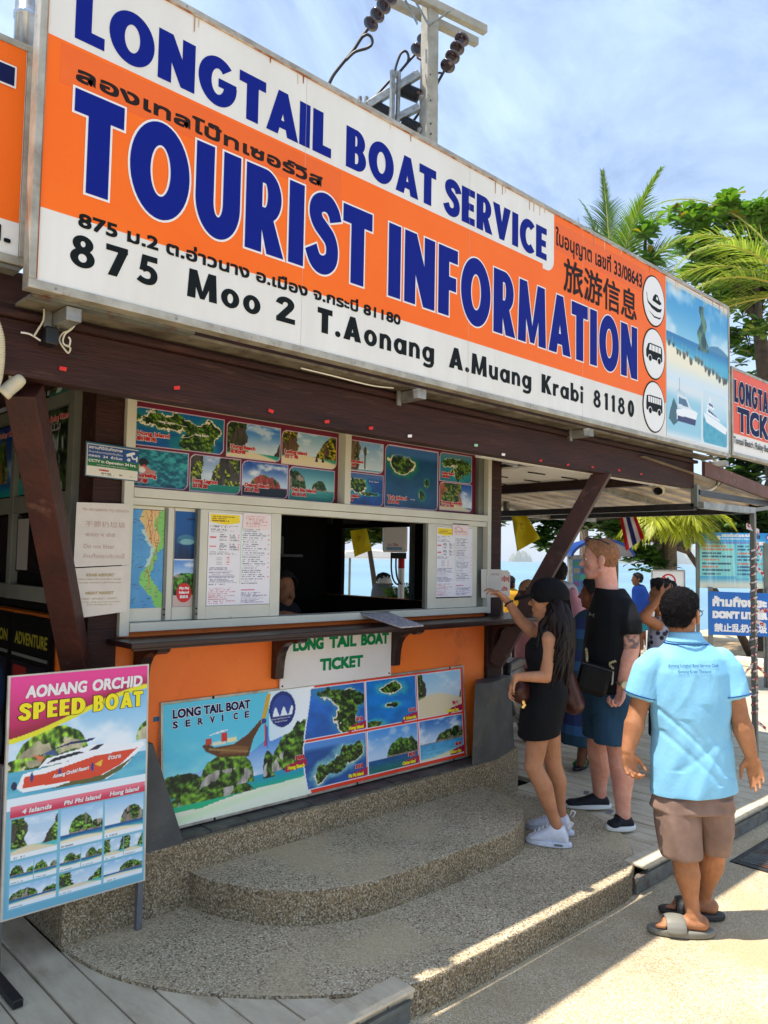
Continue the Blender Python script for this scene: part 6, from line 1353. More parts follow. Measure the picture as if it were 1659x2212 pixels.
# little figure decal at the right edge omitted: a white no-riding board
D3 = 10.9
F3, w3, h3 = ban_frame((1410, 1352), (1478, 1352), (1408, 1234), D3)
b3 = thing('prohibition_board', (F3.O.x, F3.O.y, 0), 'white framed board with a red crossed circle over a motorbike, below the short palm', 'sign')
MB().fbox(F3, 0, w3, 0, h3, -.02, 0).build('sheet', MT['white'], b3); 
for a in ((-.01, w3+.01, h3, h3+.02), (-.015, 0, -.1, h3), (w3, w3+.015, -.1, h3)): MB().fbox(F3, a[0], a[1], a[2], a[3], -.02, .01).build('frame', MT['galv'], b3)
cx_, cz_ = .50*w3, h3-.14
def ringp(r0, r1, F, d0, d1, m, par, cu_, cv_, n=28):
    M_ = MB(); o = [(cu_+r1*math.cos(2*math.pi*k/n), cv_+r1*math.sin(2*math.pi*k/n)) for k in range(n)]; i_ = [(cu_+r0*math.cos(2*math.pi*k/n), cv_+r0*math.sin(2*math.pi*k/n)) for k in range(n)]
    vs = [F.p(u, v, d1) for u, v in o+i_]+[F.p(u, v, d0) for u, v in o+i_]; f = []
    for k in range(n): q = (k+1) % n; f += [(k, q, n+q, n+k), (2*n+k, k+n*0, k, 2*n+k)][:1]+[(2*n+k, 2*n+q, q, k)]
    return M_.add(vs, f).build('red_ring', m, par)
ringp(.085, .105, F3, .0, .004, MT['ink_red'], b3, cx_, cz_)
MB().prism([(cx_-.075, cz_+.065), (cx_-.062, cz_+.078), (cx_+.075, cz_-.062), (cx_+.062, cz_-.075)], F3, 0, .005).build('red_bar', MT['ink_red'], b3)
MB().prism([(cx_-.05, cz_-.02), (cx_-.01, cz_+.02), (cx_-.02, cz_+.05), (cx_+.0, cz_+.055), (cx_+.02, cz_+.02), (cx_+.05, cz_+.01), (cx_+.06, cz_-.03), (cx_+.02, cz_-.02), (cx_-.02, cz_-.03)], F3, 0, .003).build('rider_symbol', K_, b3)
text('ห้ามขับขี่', F3, .12*w3, .9*w3, h3-.36, .06, K_, b3, bold=.002, d=.002)
F4, w4, h4 = ban_frame((1397, 1448), (1420, 1448), (1397, 1362), 10.8)
b4 = thing('small_notice', (F4.O.x, F4.O.y, 0), 'narrow white and pink notice standing low behind the dark shirted boy', 'sign')
MB().fbox(F4, 0, w4, 0, h4, -.02, 0).build('sheet', MT['white'], b4); MB().fbox(F4, 0, w4, 0, h4*.28, .001, .004).build('pink_strip', mat('pink', (210, 60, 110), .5), b4); MB().fbox(F4, 0, w4, -F4.O.z, 0, -.02, 0).build('stand', S_, b4); text('Notice', F4, .1*w4, .9*w4, h4*.5, .04, K_, b4, d=.002)
# blue roofed picture kiosk
D5 = 9.4
def q5(px, py, o=0): return dp(px, py, D5+o)
ks = thing('picture_stall', q5(1255, 1450), 'small blue roofed display stall of pictures behind the man in black', 'stall')
F5, w5, h5 = ban_frame((1236, 1345), (1282, 1345), (1228, 1208), D5)
c = Cv(w5, h5, .010, (60, 130, 190)); rr = np.random.RandomState(4)
for j in range(9):
    for i in range(3): c.rect((.06+.31*i)*w5, (.04+.105*j)*h5, (.33+.31*i)*w5, (.125+.105*j)*h5, tuple(rr.randint(60, 230, 3)*.6+np.array((30, 60, 90))*.6))
MB().fbox(F5, 0, w5, 0, h5, -.03, -.001).build('board', MT['board'], ks); c.mesh(F5, 0, 0, 'pictures', ks, .0)
for u in (-.05, w5): MB().fbox(F5, u, u+.045, -F5.O.z, h5+.03, -.05, .03).build('post', MT['galv'], ks)
MB().fbox(F5, -.05, w5+.32, h5, h5+.05, -.05, .03).build('lintel', MT['galv'], ks)
bm = mat('blue_roof', (12, 44, 116), .4, col2=(18, 66, 140), scale=3)
cx5 = F5.O+F5.U*.30; m = MB(); vs = []; fs = []; n_ = 16
for i in range(n_+1):
    a_ = math.pi*(.06+.88*i/n_); 
    for k_, dd in enumerate((-.25, .35)): vs.append(cx5+F5.U*(-math.cos(a_)*.36)+Vector((0, 0, h5-.01+.22*math.sin(a_)))-F5.N*dd)
for i in range(n_): fs.append((2*i, 2*i+1, 2*i+3, 2*i+2))
o = mk('roof', vs, fs, bm, ks); s = o.modifiers.new('s', 'SOLIDIFY'); s.thickness = .03
# traffic cone
cp = at(1078, 1425, z=.0); cp = dp(1079, 1412, 10.5); cn = thing('traffic_cone', (cp.x, cp.y, 0), 'bright orange traffic cone beyond the right end of the counter', 'traffic cone')
om_ = mat('cone_orange', (240, 66, 24), .5)
cw = .70; zc = cp.z
MB().lathe((cp.x, cp.y, 0.05), (0, 0, 1), [(.17, .02), (.13, .2), (.115, .28)], 20).build('cone', om_, cn, smooth=True); MB().lathe((cp.x, cp.y, .05), (0, 0, 1), [(.115, .281), (.085, .42)], 20).build('white_band', MT['white'], cn, smooth=True); MB().lathe((cp.x, cp.y, .05), (0, 0, 1), [(.085, .421), (.04, .72), (.025, .74)], 20).build('cone', om_, cn, smooth=True)
MB().box(cp.x-.2, cp.x+.2, cp.y-.2, cp.y+.2, .006, .06).build('base', MT['black'], cn, bevel=.01)
# scooter parked behind the pier
sp = dp(1096, 1520, 6.6); sp.z = .12
sk = thing('scooter', sp, 'black parked scooter seen behind the right corner post', 'scooter'); bk = mat('scooter_black', (18, 19, 22), .25, coat=.5); U = Vector((.9, .44, 0)); Wd = Vector((-.44, .9, 0))
def sp_(a, h, l=0): return sp+U*a+Wd*l+Vector((0, 0, h))
SKF = Fr(sp, U)
MB().prism([(-.55, .55), (-.5, .72), (.0, .74), (.15, .66), (.18, .45), (.45, .32), (.72, .40), (.80, .85), (.86, .84), (.84, .3), (.6, .2), (.1, .22), (-.3, .35)], SKF, -.13, .13).build('body', bk, sk, bevel=.03)
MB().prism([(-.6, .72), (-.55, .80), (-.2, .80), (.12, .76), (.15, .70), (-.5, .715)], SKF, -.14, .14).build('seat', MT['black'], sk, bevel=.02)
for a_ in (-.45, .85):
    MB().lathe(sp_(a_, .25)-SKF.N*.05, SKF.N, [(.15, 0), (.25, .01), (.26, .05), (.25, .09), (.15, .10)], 24).build('wheel', MT['black'], sk, smooth=True)
MB().bar(sp_(.78, .98, -.3), sp_(.78, .98, .3), .03, .03).build('handlebar', MT['black_steel'], sk); MB().bar(sp_(.82, .7), sp_(.78, .98), .05, .05).build('stem', MT['black_steel'], sk)
for l_ in (-.3, .3): MB().lathe(sp_(.74, 1.08, l_), U, [(.045, 0), (.05, .015), (.04, .02)], 12).build('mirror', MT['black'], sk)
# drain grating in the road
gr = thing('drain_grating', (4.6, 1.78, .004), 'steel drain grating set in the road at the right edge', 'grating')
q_ = [at(1509, 1887, z=.005), at(1640, 1830, z=.005), at(1700, 1880, z=.005), at(1615, 1905, z=.005)]
gx0, gy0, gx1, gy1 = 4.62, 1.60, 5.9, 1.93
for y_ in (gy0, gy1-.035): MB().box(gx0, gx1, y_, y_+.035, .002, .008).build('rim', MT['black_steel'], gr)
MB().box(gx0, gx0+.035, gy0+.036, gy1-.036, .002, .008).build('rim', MT['black_steel'], gr)
MB().box(gx0, gx1, gy0, gy1, .001, .0025).build('pit', MT['dark'], gr)
x = gx0+.05
while x < gx1-.02: MB().box(x, x+.014, gy0+.036, gy1-.036, .0028, .010).build('bar', MT['fascia'], gr); x += .028
# things seen through the far window: white tank on a red and white column, hoses, shrub
DW = 8.0
fp = thing('pump_unit', dp(870, 1300, DW), 'white box with black hoses on a red and white column, seen through the ticket window', 'pump')
Fp = Fr(dp(826, 1192, DW), rh); wpx = DW/FOC
MB().fbox(Fp, 0, 54*wpx, 0, 55*wpx, -.25, 0).build('tank', MT['white_clean'], fp, bevel=.02); text('ระวัง', Fp, .05, .16, .06, .03, MT['ink_red'], fp, d=.002); MB().fbox(Fp, .04, .20, .02, .05, .001, .003).build('sticker', mat('sticker_blue', (120, 170, 200), .5), fp)
MB().fbox(Fp, 18*wpx, 52*wpx, -14*wpx, -1*wpx, -.2, -.02).build('bracket', MT['black'], fp)
cb_ = Fp.p(42*wpx, -14*wpx, -.1); MB().lathe(cb_, (0, 0, -1), [(.033, 0), (.033, .10)], 16).build('red_band', MT['ink_red'], fp); MB().lathe(cb_, (0, 0, -1), [(.033, .101), (.033, cb_.z)], 16).build('column', MT['white'], fp)
for k_, o_ in enumerate((20, 30)):
    P = catm([Fp.p(o_*wpx, -10*wpx, -.06), Fp.p((o_)*wpx, -35*wpx, -.04), Fp.p((o_+4)*wpx, -58*wpx, -.05), Fp.p((o_+14)*wpx, -70*wpx, -.08), Fp.p(44*wpx, -60*wpx, -.1)], 6); MB().tube(P, .009, 8).build('hose', MT['rubber'], fp, smooth=True)
# beach umbrella roof behind it
bu = dp(800, 1200, 14); um = thing('beach_canopy', (bu.x, bu.y, 0), 'pale low canopy roof on the beach seen through the ticket window', 'canopy')
FU = Fr(dp(740, 1205, 14), rh); MB().prism([(0, 0), (1.15, 0), (.95, .13), (.5, .16), (.05, .13)], FU, -.6, 0).build('canopy_top', MT['white'], um, bevel=.02)
for u in (.1, 1.0): MB().fbox(FU, u, u+.04, -FU.O.z, 0, -.3, -.26).build('pole', MT['alu_dark'], um)

# ================================================================== VEGETATION
def leafmat(n, c1, c2, c3=None, tr=.35):
    m = bpy.data.materials.new(n); m.use_nodes = True; t = m.node_tree; b = t.nodes['Principled BSDF']; L = t.links.new
    g = t.nodes.new('ShaderNodeNewGeometry'); r = t.nodes.new('ShaderNodeValToRGB'); r.color_ramp.elements[0].color = lin(c1); r.color_ramp.elements[1].color = lin(c2)
    if c3: e = r.color_ramp.elements.new(.88); e.color = lin(c2); r.color_ramp.elements[2].color = lin(c3)
    L(g.outputs['Random Per Island'], r.inputs[0]); L(r.outputs[0], b.inputs['Base Color']); b.inputs['Roughness'].default_value = .42
    tl = t.nodes.new('ShaderNodeBsdfTranslucent'); hs = t.nodes.new('ShaderNodeMixRGB'); hs.blend_type = 'MULTIPLY'; hs.inputs[0].default_value = 1; hs.inputs[2].default_value = (1.3, 1.35, .5, 1); L(r.outputs[0], hs.inputs[1]); L(hs.outputs[0], tl.inputs[0])
    mx = t.nodes.new('ShaderNodeMixShader'); mx.inputs[0].default_value = tr; L(b.outputs[0], mx.inputs[1]); L(tl.outputs[0], mx.inputs[2]); L(mx.outputs[0], t.nodes['Material Output'].inputs[0]); return m
LM = leafmat('almond_leaf', (62, 104, 34), (110, 150, 50), (150, 120, 40)); PMt = leafmat('palm_leaf', (58, 92, 34), (116, 142, 56), tr=.4); PMy = leafmat('yellow_palm_leaf', (140, 150, 44), (196, 196, 76), tr=.55)  # PMy: yellower, more translucent palm leaf
RM = mat('palm_rib', (176, 170, 84), .5); BK = mat('bark', (128, 112, 96), .9, col2=(84, 72, 60), scale=14, stretch=(1, 1, 3), bump=.6); BK2 = mat('branch', (84, 72, 60), .9, col2=(56, 48, 40), scale=12)
def frond(tree, base, d, L_, droop, rng, lm, nl=46, leaf=.55, wid=.028, lift=0):
    d = Vector(d).normalized(); side = d.cross(Vector((0, 0, 1))); side = side.normalized() if side.length > .05 else rh
    pts = []; p = Vector(base); dirv = d.copy(); n_ = 22
    for i in range(n_+1):
        pts.append(p.copy()); p = p+dirv*(L_/n_); dirv = (dirv+Vector((0, 0, -droop/n_*(.4+1.3*i/n_)))).normalized()
    rb = MB().tube(pts, [.022*(1-i/n_*.85) for i in range(n_+1)], 6).build('frond', RM, tree, smooth=True)
    vs = []; fs = []
    for k in range(nl):
        t_ = .12+.88*k/(nl-1); x_ = t_*n_; i = min(int(x_), n_-1); q = pts[i].lerp(pts[i+1], x_-i); tan = (pts[i+1]-pts[i]).normalized(); upv = side.cross(tan).normalized()
        ll = leaf*(math.sin(min(1, t_*1.25+.12)*math.pi)**.5*.75+.3)*(1-.4*max(0, t_-.8)/.2)
        for s_ in (-1, 1):
            ld = (side*s_*(.9-.45*t_)+tan*(.45+.7*t_)+upv*rng.uniform(-.15, .22)).normalized(); w_ = wid*rng.uniform(.8, 1.15); b0 = len(vs); ll2 = ll*rng.uniform(.86, 1.1); c_ = q.copy(); prev = ld.copy()
            nrm = ld.cross(upv).normalized()
            for j in range(4):
                u = j/3; hw = w_*(.55+.9*u*(1-u)*2)*(1-u*.85); vs += [c_-nrm*hw/2, c_+nrm*hw/2+upv*hw*.18]; c_ = c_+prev*ll2/3; prev = (prev+Vector((0, 0, -.26-.22*rng.random()))*(.5+u)).normalized()
            for j in range(3): a = b0+2*j; fs.append((a, a+1, a+3, a+2))
    lf = mk('leaflets', vs, fs, lm, tree)
    lf.parent = rb; lf['kind'] = 'stuff'; return rb
def palm(name, crown, ground, lab, nf, L_, seed, lm, lean=0, droop=(1.0, 2.2), rtr=.12, dirs=None, leaf=.55, nl=46, wid=.034):
    rng = random.Random(seed); crown = Vector(crown); g_ = Vector((crown.x+lean, crown.y, ground)); t_ = thing(name, g_, lab, 'palm tree')
    P = catm([g_, g_.lerp(crown, .5)+Vector((lean*-.2, 0, 0)), crown], 14); MB().tube(P, [rtr*(1.15-.35*i/len(P))*(1+.05*(i % 2)) for i in range(len(P))], 12).build('trunk', BK, t_, smooth=False)
    for i in range(nf):
        if dirs: az, el = dirs[i % len(dirs)]
        else: az = i*2.399+rng.uniform(-.2, .2); el = rng.uniform(-.25, 1.25)
        d = Vector((math.cos(az)*math.cos(el), math.sin(az)*math.cos(el), math.sin(el)))
        frond(t_, crown+d*.1, d, L_*rng.uniform(.85, 1.1), rng.uniform(*droop), rng, lm, nl=nl, leaf=leaf, wid=wid)
    return t_
def vdir(rx, up, fw): v = rh*rx+Vector((0, 0, up))+fh*fw; return (math.atan2(v.y, v.x), math.atan2(v.z, math.hypot(v.x, v.y)))
palm('palm_tree', dp(1322, 640, 16), 0, 'tall palm whose crown shows over the right part of the big billboard', 24, 2.6, 4, PMt, dirs=[vdir(*v) for v in [(-1, .75, .2), (-.75, 1.3, -.3), (-.12, 2.4, 0), (.38, 2.0, .2), (-.45, 1.9, .5), (.75, 1.15, .5), (.95, .6, -.2), (-1, .35, .5), (-.9, .2, -.4), (.2, 1.5, -.9), (.85, .1, .4), (-.3, .8, .9), (-.55, 1.2, .1), (.55, 1.6, -.4), (.1, 1.8, .5), (-1, .55, .1), (-.8, .95, .6), (-.9, 1.2, -.2), (-1, .15, 0), (.9, .8, 0), (-.6, .7, -.7), (.6, .7, -.6), (.3, .9, .9), (-.2, 1.4, .2)]], droop=(.9, 1.9), leaf=.66, nl=74, wid=.032)
palm('palm_tree', dp(1735, 640, 11.0), 0, 'palm beyond the right edge whose fronds arch in over the second billboard', 10, 2.6, 8, leafmat('green_palm_leaf', (96, 122, 46), (156, 168, 84), tr=.45), dirs=[vdir(*v) for v in [(-1, 1.15, 0), (-1, .35, -.2), (-.9, .75, .3), (-.8, .05, .2), (.2, 1, .2), (1, .3, 0), (-1, .7, -.4), (-.6, 1.4, .3), (.5, .6, -.7), (-1, .1, .2)]], droop=(1.0, 1.9), leaf=.62, nl=54)
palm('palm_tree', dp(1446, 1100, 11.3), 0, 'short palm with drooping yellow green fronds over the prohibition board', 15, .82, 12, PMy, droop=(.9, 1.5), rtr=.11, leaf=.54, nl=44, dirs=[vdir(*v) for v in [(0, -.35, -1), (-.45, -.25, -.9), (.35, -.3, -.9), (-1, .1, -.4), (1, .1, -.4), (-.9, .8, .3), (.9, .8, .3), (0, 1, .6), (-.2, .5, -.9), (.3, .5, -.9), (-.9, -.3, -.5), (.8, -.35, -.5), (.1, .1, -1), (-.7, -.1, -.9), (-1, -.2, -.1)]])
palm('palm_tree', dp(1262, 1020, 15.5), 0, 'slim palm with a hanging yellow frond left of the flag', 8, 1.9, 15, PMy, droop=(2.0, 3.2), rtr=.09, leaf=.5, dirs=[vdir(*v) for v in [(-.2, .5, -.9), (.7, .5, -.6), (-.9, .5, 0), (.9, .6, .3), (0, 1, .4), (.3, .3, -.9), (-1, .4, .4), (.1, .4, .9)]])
palm('palm_tree', dp(-75, -110, 7), 0, 'palm at the upper left corner, only frond tips in view', 9, 2.1, 21, PMt, droop=(1.2, 2.2), dirs=[vdir(*v) for v in [(1, .3, 0), (1, .0, .3), (.8, -.3, .2), (.9, .6, .4), (-.5, .5, 0), (0, 1, .2), (.7, -.1, -.5), (-1, .2, .2), (1, -.2, .1)]])
# sea almond trees: rosettes of broad leaves on real branches
def leafset(clusters, rng, size):
    vs = []; fs = []
    for c_, up in clusters:
        ax = (up+Vector((rng.uniform(-.4, .4), rng.uniform(-.4, .4), rng.uniform(-.1, .4)))).normalized(); e = ax.orthogonal().normalized(); g = ax.cross(e); n_ = rng.randint(6, 9); a0 = rng.uniform(0, 6.28)
        for k in range(n_):
            a = a0+k*6.283/n_+rng.uniform(-.25, .25); d = (e*math.cos(a)+g*math.sin(a)); d = (d+ax*rng.uniform(-.1, .75)).normalized(); L_ = size*rng.uniform(.7, 1.15); W = L_*.27; s_ = d.cross(ax).normalized(); nn = s_.cross(d).normalized(); b0 = len(vs); p = c_+d*.01
            prof = [(.0, .06), (.35, .55), (.72, 1.0), (.92, .72), (1.0, .12)]
            for u, w_ in prof:
                q = p+d*(L_*u)-nn*(L_*.16*u*u); vs += [q-s_*W*w_+nn*W*.22*w_, q, q+s_*W*w_+nn*W*.22*w_]
            for j in range(4): r_ = b0+3*j; fs += [(r_, r_+1, r_+4, r_+3), (r_+1, r_+2, r_+5, r_+4)]
    return vs, fs
def almond(lab, root, blobs, seed, n, size=.17, D=12, trunk_r=.16, extra=(), mtl=None):
    """blobs: (px, py, D, rpx_x, rpx_y) lobes of the crown"""
    rng = random.Random(seed); t_ = thing('sea_almond_tree', root, lab, 'tree'); root = Vector(root); br = MB(); cl = []
    cen = [dp(b_[0], b_[1], b_[2]) for b_ in blobs]; hub = sum(cen, Vector())/len(cen); hub = Vector((root.x*.5+hub.x*.5, root.y*.5+hub.y*.5, min(c_.z for c_ in cen)*.55+hub.z*.45))
    MB().tube(catm([root, root.lerp(hub, .5)+Vector((.15, 0, 0)), hub], 8), [trunk_r*(1.2-.6*i/16) for i in range(17)], 10).build('trunk', BK2, t_, smooth=True)
    for (px, py, D_, rx, ry), c_ in zip(blobs, cen):
        k_ = D_/FOC; P = catm([hub, hub.lerp(c_, .55)+Vector((rng.uniform(-.2, .2), rng.uniform(-.2, .2), .25)), c_], 6); br.tube(P, [.06*(1-.75*i/(len(P)-1)) for i in range(len(P))], 6)
        m_ = int(n*(rx*ry)/2500*k_*k_*20000/120)+14 if False else max(10, int(n*rx*ry/3000))
        sub = []
        for q in range(max(3, m_//9)):
            th = rng.uniform(0, 6.28); r_ = rng.random()**.5; sub.append(c_+rh*(rx*k_*.8*r_*math.cos(th))+Vector((0, 0, 1))*(ry*k_*.8*r_*math.sin(th))+fh*rng.uniform(-.7, .7)*rx*k_*.9)
        for s_ in sub: br.tube(catm([c_, c_.lerp(s_, .6)+Vector((0, 0, rng.uniform(-.05, .15))), s_], 3), [.022, .018, .015, .012, .010, .008, .006], 5)
        for i in range(m_):
            s_ = rng.choice(sub); p = s_+Vector((rng.gauss(0, 1), rng.gauss(0, 1), rng.gauss(0, .8)))*(.17*rx*k_+.05); cl.append((p, Vector((0, 0, 1))))
    br.build('branches', BK2, t_, smooth=True); vs, fs = leafset(cl, rng, size); o = mk('foliage', vs, fs, mtl or LM, t_); o['kind'] = 'stuff'; return t_
almond('broad leaved tree filling the upper right corner beyond the billboard', (dp(1700, 1400, 13).x, dp(1700, 1400, 13).y, 0), [(1475, 470, 12, 28, 34), (1560, 480, 12.3, 55, 45), (1630, 500, 12.2, 45, 45), (1590, 560, 12, 90, 50), (1500, 600, 12.6, 40, 30), (1560, 640, 13, 80, 60), (1640, 620, 12.5, 60, 70), (1610, 720, 13.4, 70, 70), (1660, 800, 13.4, 60, 60), (1545, 575, 12.8, 60, 40), (1700, 560, 12.5, 60, 80), (1500, 480, 12, 22, 18), (1600, 455, 11.6, 50, 26), (1655, 470, 11.6, 40, 40), (1535, 530, 12, 40, 26), (1630, 700, 11.6, 30, 30), (1500, 545, 12.2, 30, 20)], 3, 44, .19)
almond('thin dark twigs of a tree left of the broad leaved tree, over the billboard edge', (dp(1420, 1380, 17).x, dp(1420, 1380, 17).y, 0), [(1398, 505, 15, 18, 14), (1405, 560, 15, 16, 12), (1388, 590, 15, 20, 12)], 23, 160, .22, trunk_r=.1)
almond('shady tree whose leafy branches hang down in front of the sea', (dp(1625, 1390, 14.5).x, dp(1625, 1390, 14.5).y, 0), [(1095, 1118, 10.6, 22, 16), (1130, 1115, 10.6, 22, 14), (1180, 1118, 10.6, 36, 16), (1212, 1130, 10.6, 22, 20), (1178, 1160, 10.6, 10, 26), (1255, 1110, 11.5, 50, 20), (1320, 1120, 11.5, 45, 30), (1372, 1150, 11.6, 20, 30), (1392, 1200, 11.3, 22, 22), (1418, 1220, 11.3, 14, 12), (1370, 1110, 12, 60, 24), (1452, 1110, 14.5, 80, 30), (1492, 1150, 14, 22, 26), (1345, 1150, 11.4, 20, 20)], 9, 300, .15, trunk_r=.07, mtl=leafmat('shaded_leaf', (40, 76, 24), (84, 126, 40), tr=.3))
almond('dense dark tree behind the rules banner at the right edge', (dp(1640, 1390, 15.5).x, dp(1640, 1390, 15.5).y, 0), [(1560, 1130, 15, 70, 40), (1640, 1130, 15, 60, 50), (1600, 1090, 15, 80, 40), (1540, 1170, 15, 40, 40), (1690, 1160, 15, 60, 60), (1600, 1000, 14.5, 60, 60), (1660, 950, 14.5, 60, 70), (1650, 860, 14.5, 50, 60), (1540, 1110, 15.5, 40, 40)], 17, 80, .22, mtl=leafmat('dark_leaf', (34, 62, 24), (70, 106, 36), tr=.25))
almond('tree foliage seen at the top of the far window behind the yellow flag', (dp(800, 1380, 13).x, dp(800, 1380, 13).y, 0), [(812, 1165, 9.2, 12, 26), (790, 1140, 9.2, 40, 10), (745, 1148, 9.2, 14, 10)], 31, 500, .13, trunk_r=.05)
sb = dp(868, 1285, 8.3); rngb = random.Random(2); shr = thing('shrub', (sb.x, sb.y, 0), 'green potted shrub seen through the far window', 'shrub'); cl = []
for i in range(150): cl.append((sb+rh*rngb.gauss(0, .09)+fh*rngb.gauss(0, .08)+Vector((0, 0, rngb.gauss(0, .05)-.02)), Vector((0, 0, 1))))
vs, fs = leafset(cl, rngb, .055); o = mk('foliage', vs, fs, LM, shr); o['kind'] = 'stuff'; MB().tube([(sb.x, sb.y, .3), (sb.x, sb.y, sb.z)], .02, 6).build('stem', BK2, shr); MB().lathe((sb.x, sb.y, 0), (0, 0, 1), [(.16, 0), (.22, .38), (.2, .4)], 16).build('pot', MT['alu_dark'], shr)
# ================================================================== PEOPLE
def skinmat(n, c1, c2, tat=None):
    m = mat(n, c1, .58, col2=c2, scale=14, detail=8, thr=(.3, .7), bump=.12, bscale=120, spec=.28, grime=tuple(min(255, v*1.06+(8 if i == 0 else 0)) for i, v in enumerate(c1)), gscale=5, gthr=(.5, .7)); b = m.node_tree.nodes['Principled BSDF']; b.inputs['Subsurface Weight'].default_value = .08; b.inputs['Subsurface Radius'].default_value = (.02, .008, .004); return m
def fabric(n, c1, c2=None, sc_=60): return mat(n, c1, .85, col2=c2 or tuple(v*.88 for v in c1), scale=7, bump=.12, bscale=sc_, spec=.2)
class Blob:
    def __init__(s): s.v = []; s.f = []
    def sect(s, rings, n=18):          # rings: (centre, axis_a * ra, axis_b * rb)
        b = len(s.v)
        for c_, a, b2 in rings:
            for k in range(n): t_ = 2*math.pi*k/n; s.v.append(c_+a*math.cos(t_)+b2*math.sin(t_))
        m_ = len(rings)
        for i in range(m_-1):
            for k in range(n): q = b+i*n+k; r_ = b+i*n+(k+1) % n; s.f.append((q, r_, r_+n, q+n))
        s.f.append(tuple(b+k for k in range(n))[::-1]); s.f.append(tuple(b+(m_-1)*n+k for k in range(n)))
    def cap(s, p0, p1, r0, r1, wide=None, k=1.0, flat=(0, 0), n=16):
        p0 = Vector(p0); p1 = Vector(p1); d = (p1-p0); L_ = d.length
        if L_ < 1e-6: d = Vector((0, 0, 1)); L_ = 1e-6
        d = d.normalized(); e = Vector(wide) if wide is not None else d.orthogonal(); e = (e-d*e.dot(d)).normalized(); g = d.cross(e)
        R_ = []
        if not flat[0]:
            for a in (80, 60, 40, 20): a = R(a); R_.append((p0-d*r0*math.sin(a), e*r0*k*math.cos(a), g*r0*math.cos(a)))
        R_ += [(p0, e*r0*k, g*r0), (p1, e*r1*k, g*r1)]
        if not flat[1]:
            for a in (20, 40, 60, 80): a = R(a); R_.append((p1+d*r1*math.sin(a), e*r1*k*math.cos(a), g*r1*math.cos(a)))
        s.sect(R_, n)
    def ell(s, c_, rx, ry, rz, X=Vector((1, 0, 0)), Z=Vector((0, 0, 1)), n=18):
        X = Vector(X).normalized(); Z = Vector(Z).normalized(); Y = Z.cross(X).normalized(); R_ = []
        for i in range(1, 12): a = -math.pi/2+math.pi*i/12; R_.append((Vector(c_)+Z*rz*math.sin(a), X*rx*math.cos(a), Y*ry*math.cos(a)))
        s.sect(R_, n)
    def chain(s, pts, rs, **k):
        for i in range(len(pts)-1): s.cap(pts[i], pts[i+1], rs[i], rs[i+1], **k)
    def make(s, name, m, parent, vox=.007, sm_=4, disp=None, cuts=(), origin=None):
        me = bpy.data.meshes.new(name); me.from_pydata([tuple(v) for v in s.v], [], s.f)
        bm_ = bmesh.new(); bm_.from_mesh(me); bmesh.ops.recalc_face_normals(bm_, faces=bm_.faces); bm_.to_mesh(me); bm_.free()
        o = bpy.data.objects.new(name, me); C.objects.link(o)
        r = o.modifiers.new('r', 'REMESH'); r.mode = 'VOXEL'; r.voxel_size = vox
        q = o.modifiers.new('s', 'SMOOTH'); q.factor = .5; q.iterations = sm_
        dg = bpy.context.evaluated_depsgraph_get(); me2 = bpy.data.meshes.new_from_object(o.evaluated_get(dg)); bpy.data.objects.remove(o); bpy.data.meshes.remove(me); me2.name = name
        if cuts or disp:
            bm_ = bmesh.new(); bm_.from_mesh(me2)
            for co, no in cuts: bmesh.ops.bisect_plane(bm_, geom=bm_.verts[:]+bm_.edges[:]+bm_.faces[:], plane_co=co, plane_no=no, clear_outer=True)
            if disp:
                bm_.normal_update()
                mv = [(v, v.normal.copy()*disp(v.co, v.normal)) for v in bm_.verts]
                for v, d in mv: v.co += d
            bm_.to_mesh(me2); bm_.free()
        b = BASE[parent] if parent is not None else Vector(origin)
        me2.transform(Matrix.Translation(-b)); me2.materials.clear(); me2.materials.append(m); me2.shade_smooth()
        o = bpy.data.objects.new(name, me2); C.objects.link(o); o.parent = parent; BASE[o] = b
        if parent is None: o.location = b
        if cuts: sd = o.modifiers.new('t', 'SOLIDIFY'); sd.thickness = .003
        return o
def folds(a, sc_=9, seed=0, dirv=(0, 0, 1), st=3.0):
    dirv = Vector(dirv).normalized()
    def f(co, no):
        q = co-dirv*co.dot(dirv)*(1-1/st); n_ = mnoise.noise(q*sc_+Vector((seed, 0, 0))); n2_ = mnoise.noise(q*sc_*2.3+Vector((0, seed, 0)))
        return a*((1-abs(n_)*2.2)*.7+n2_*.5)
    return f
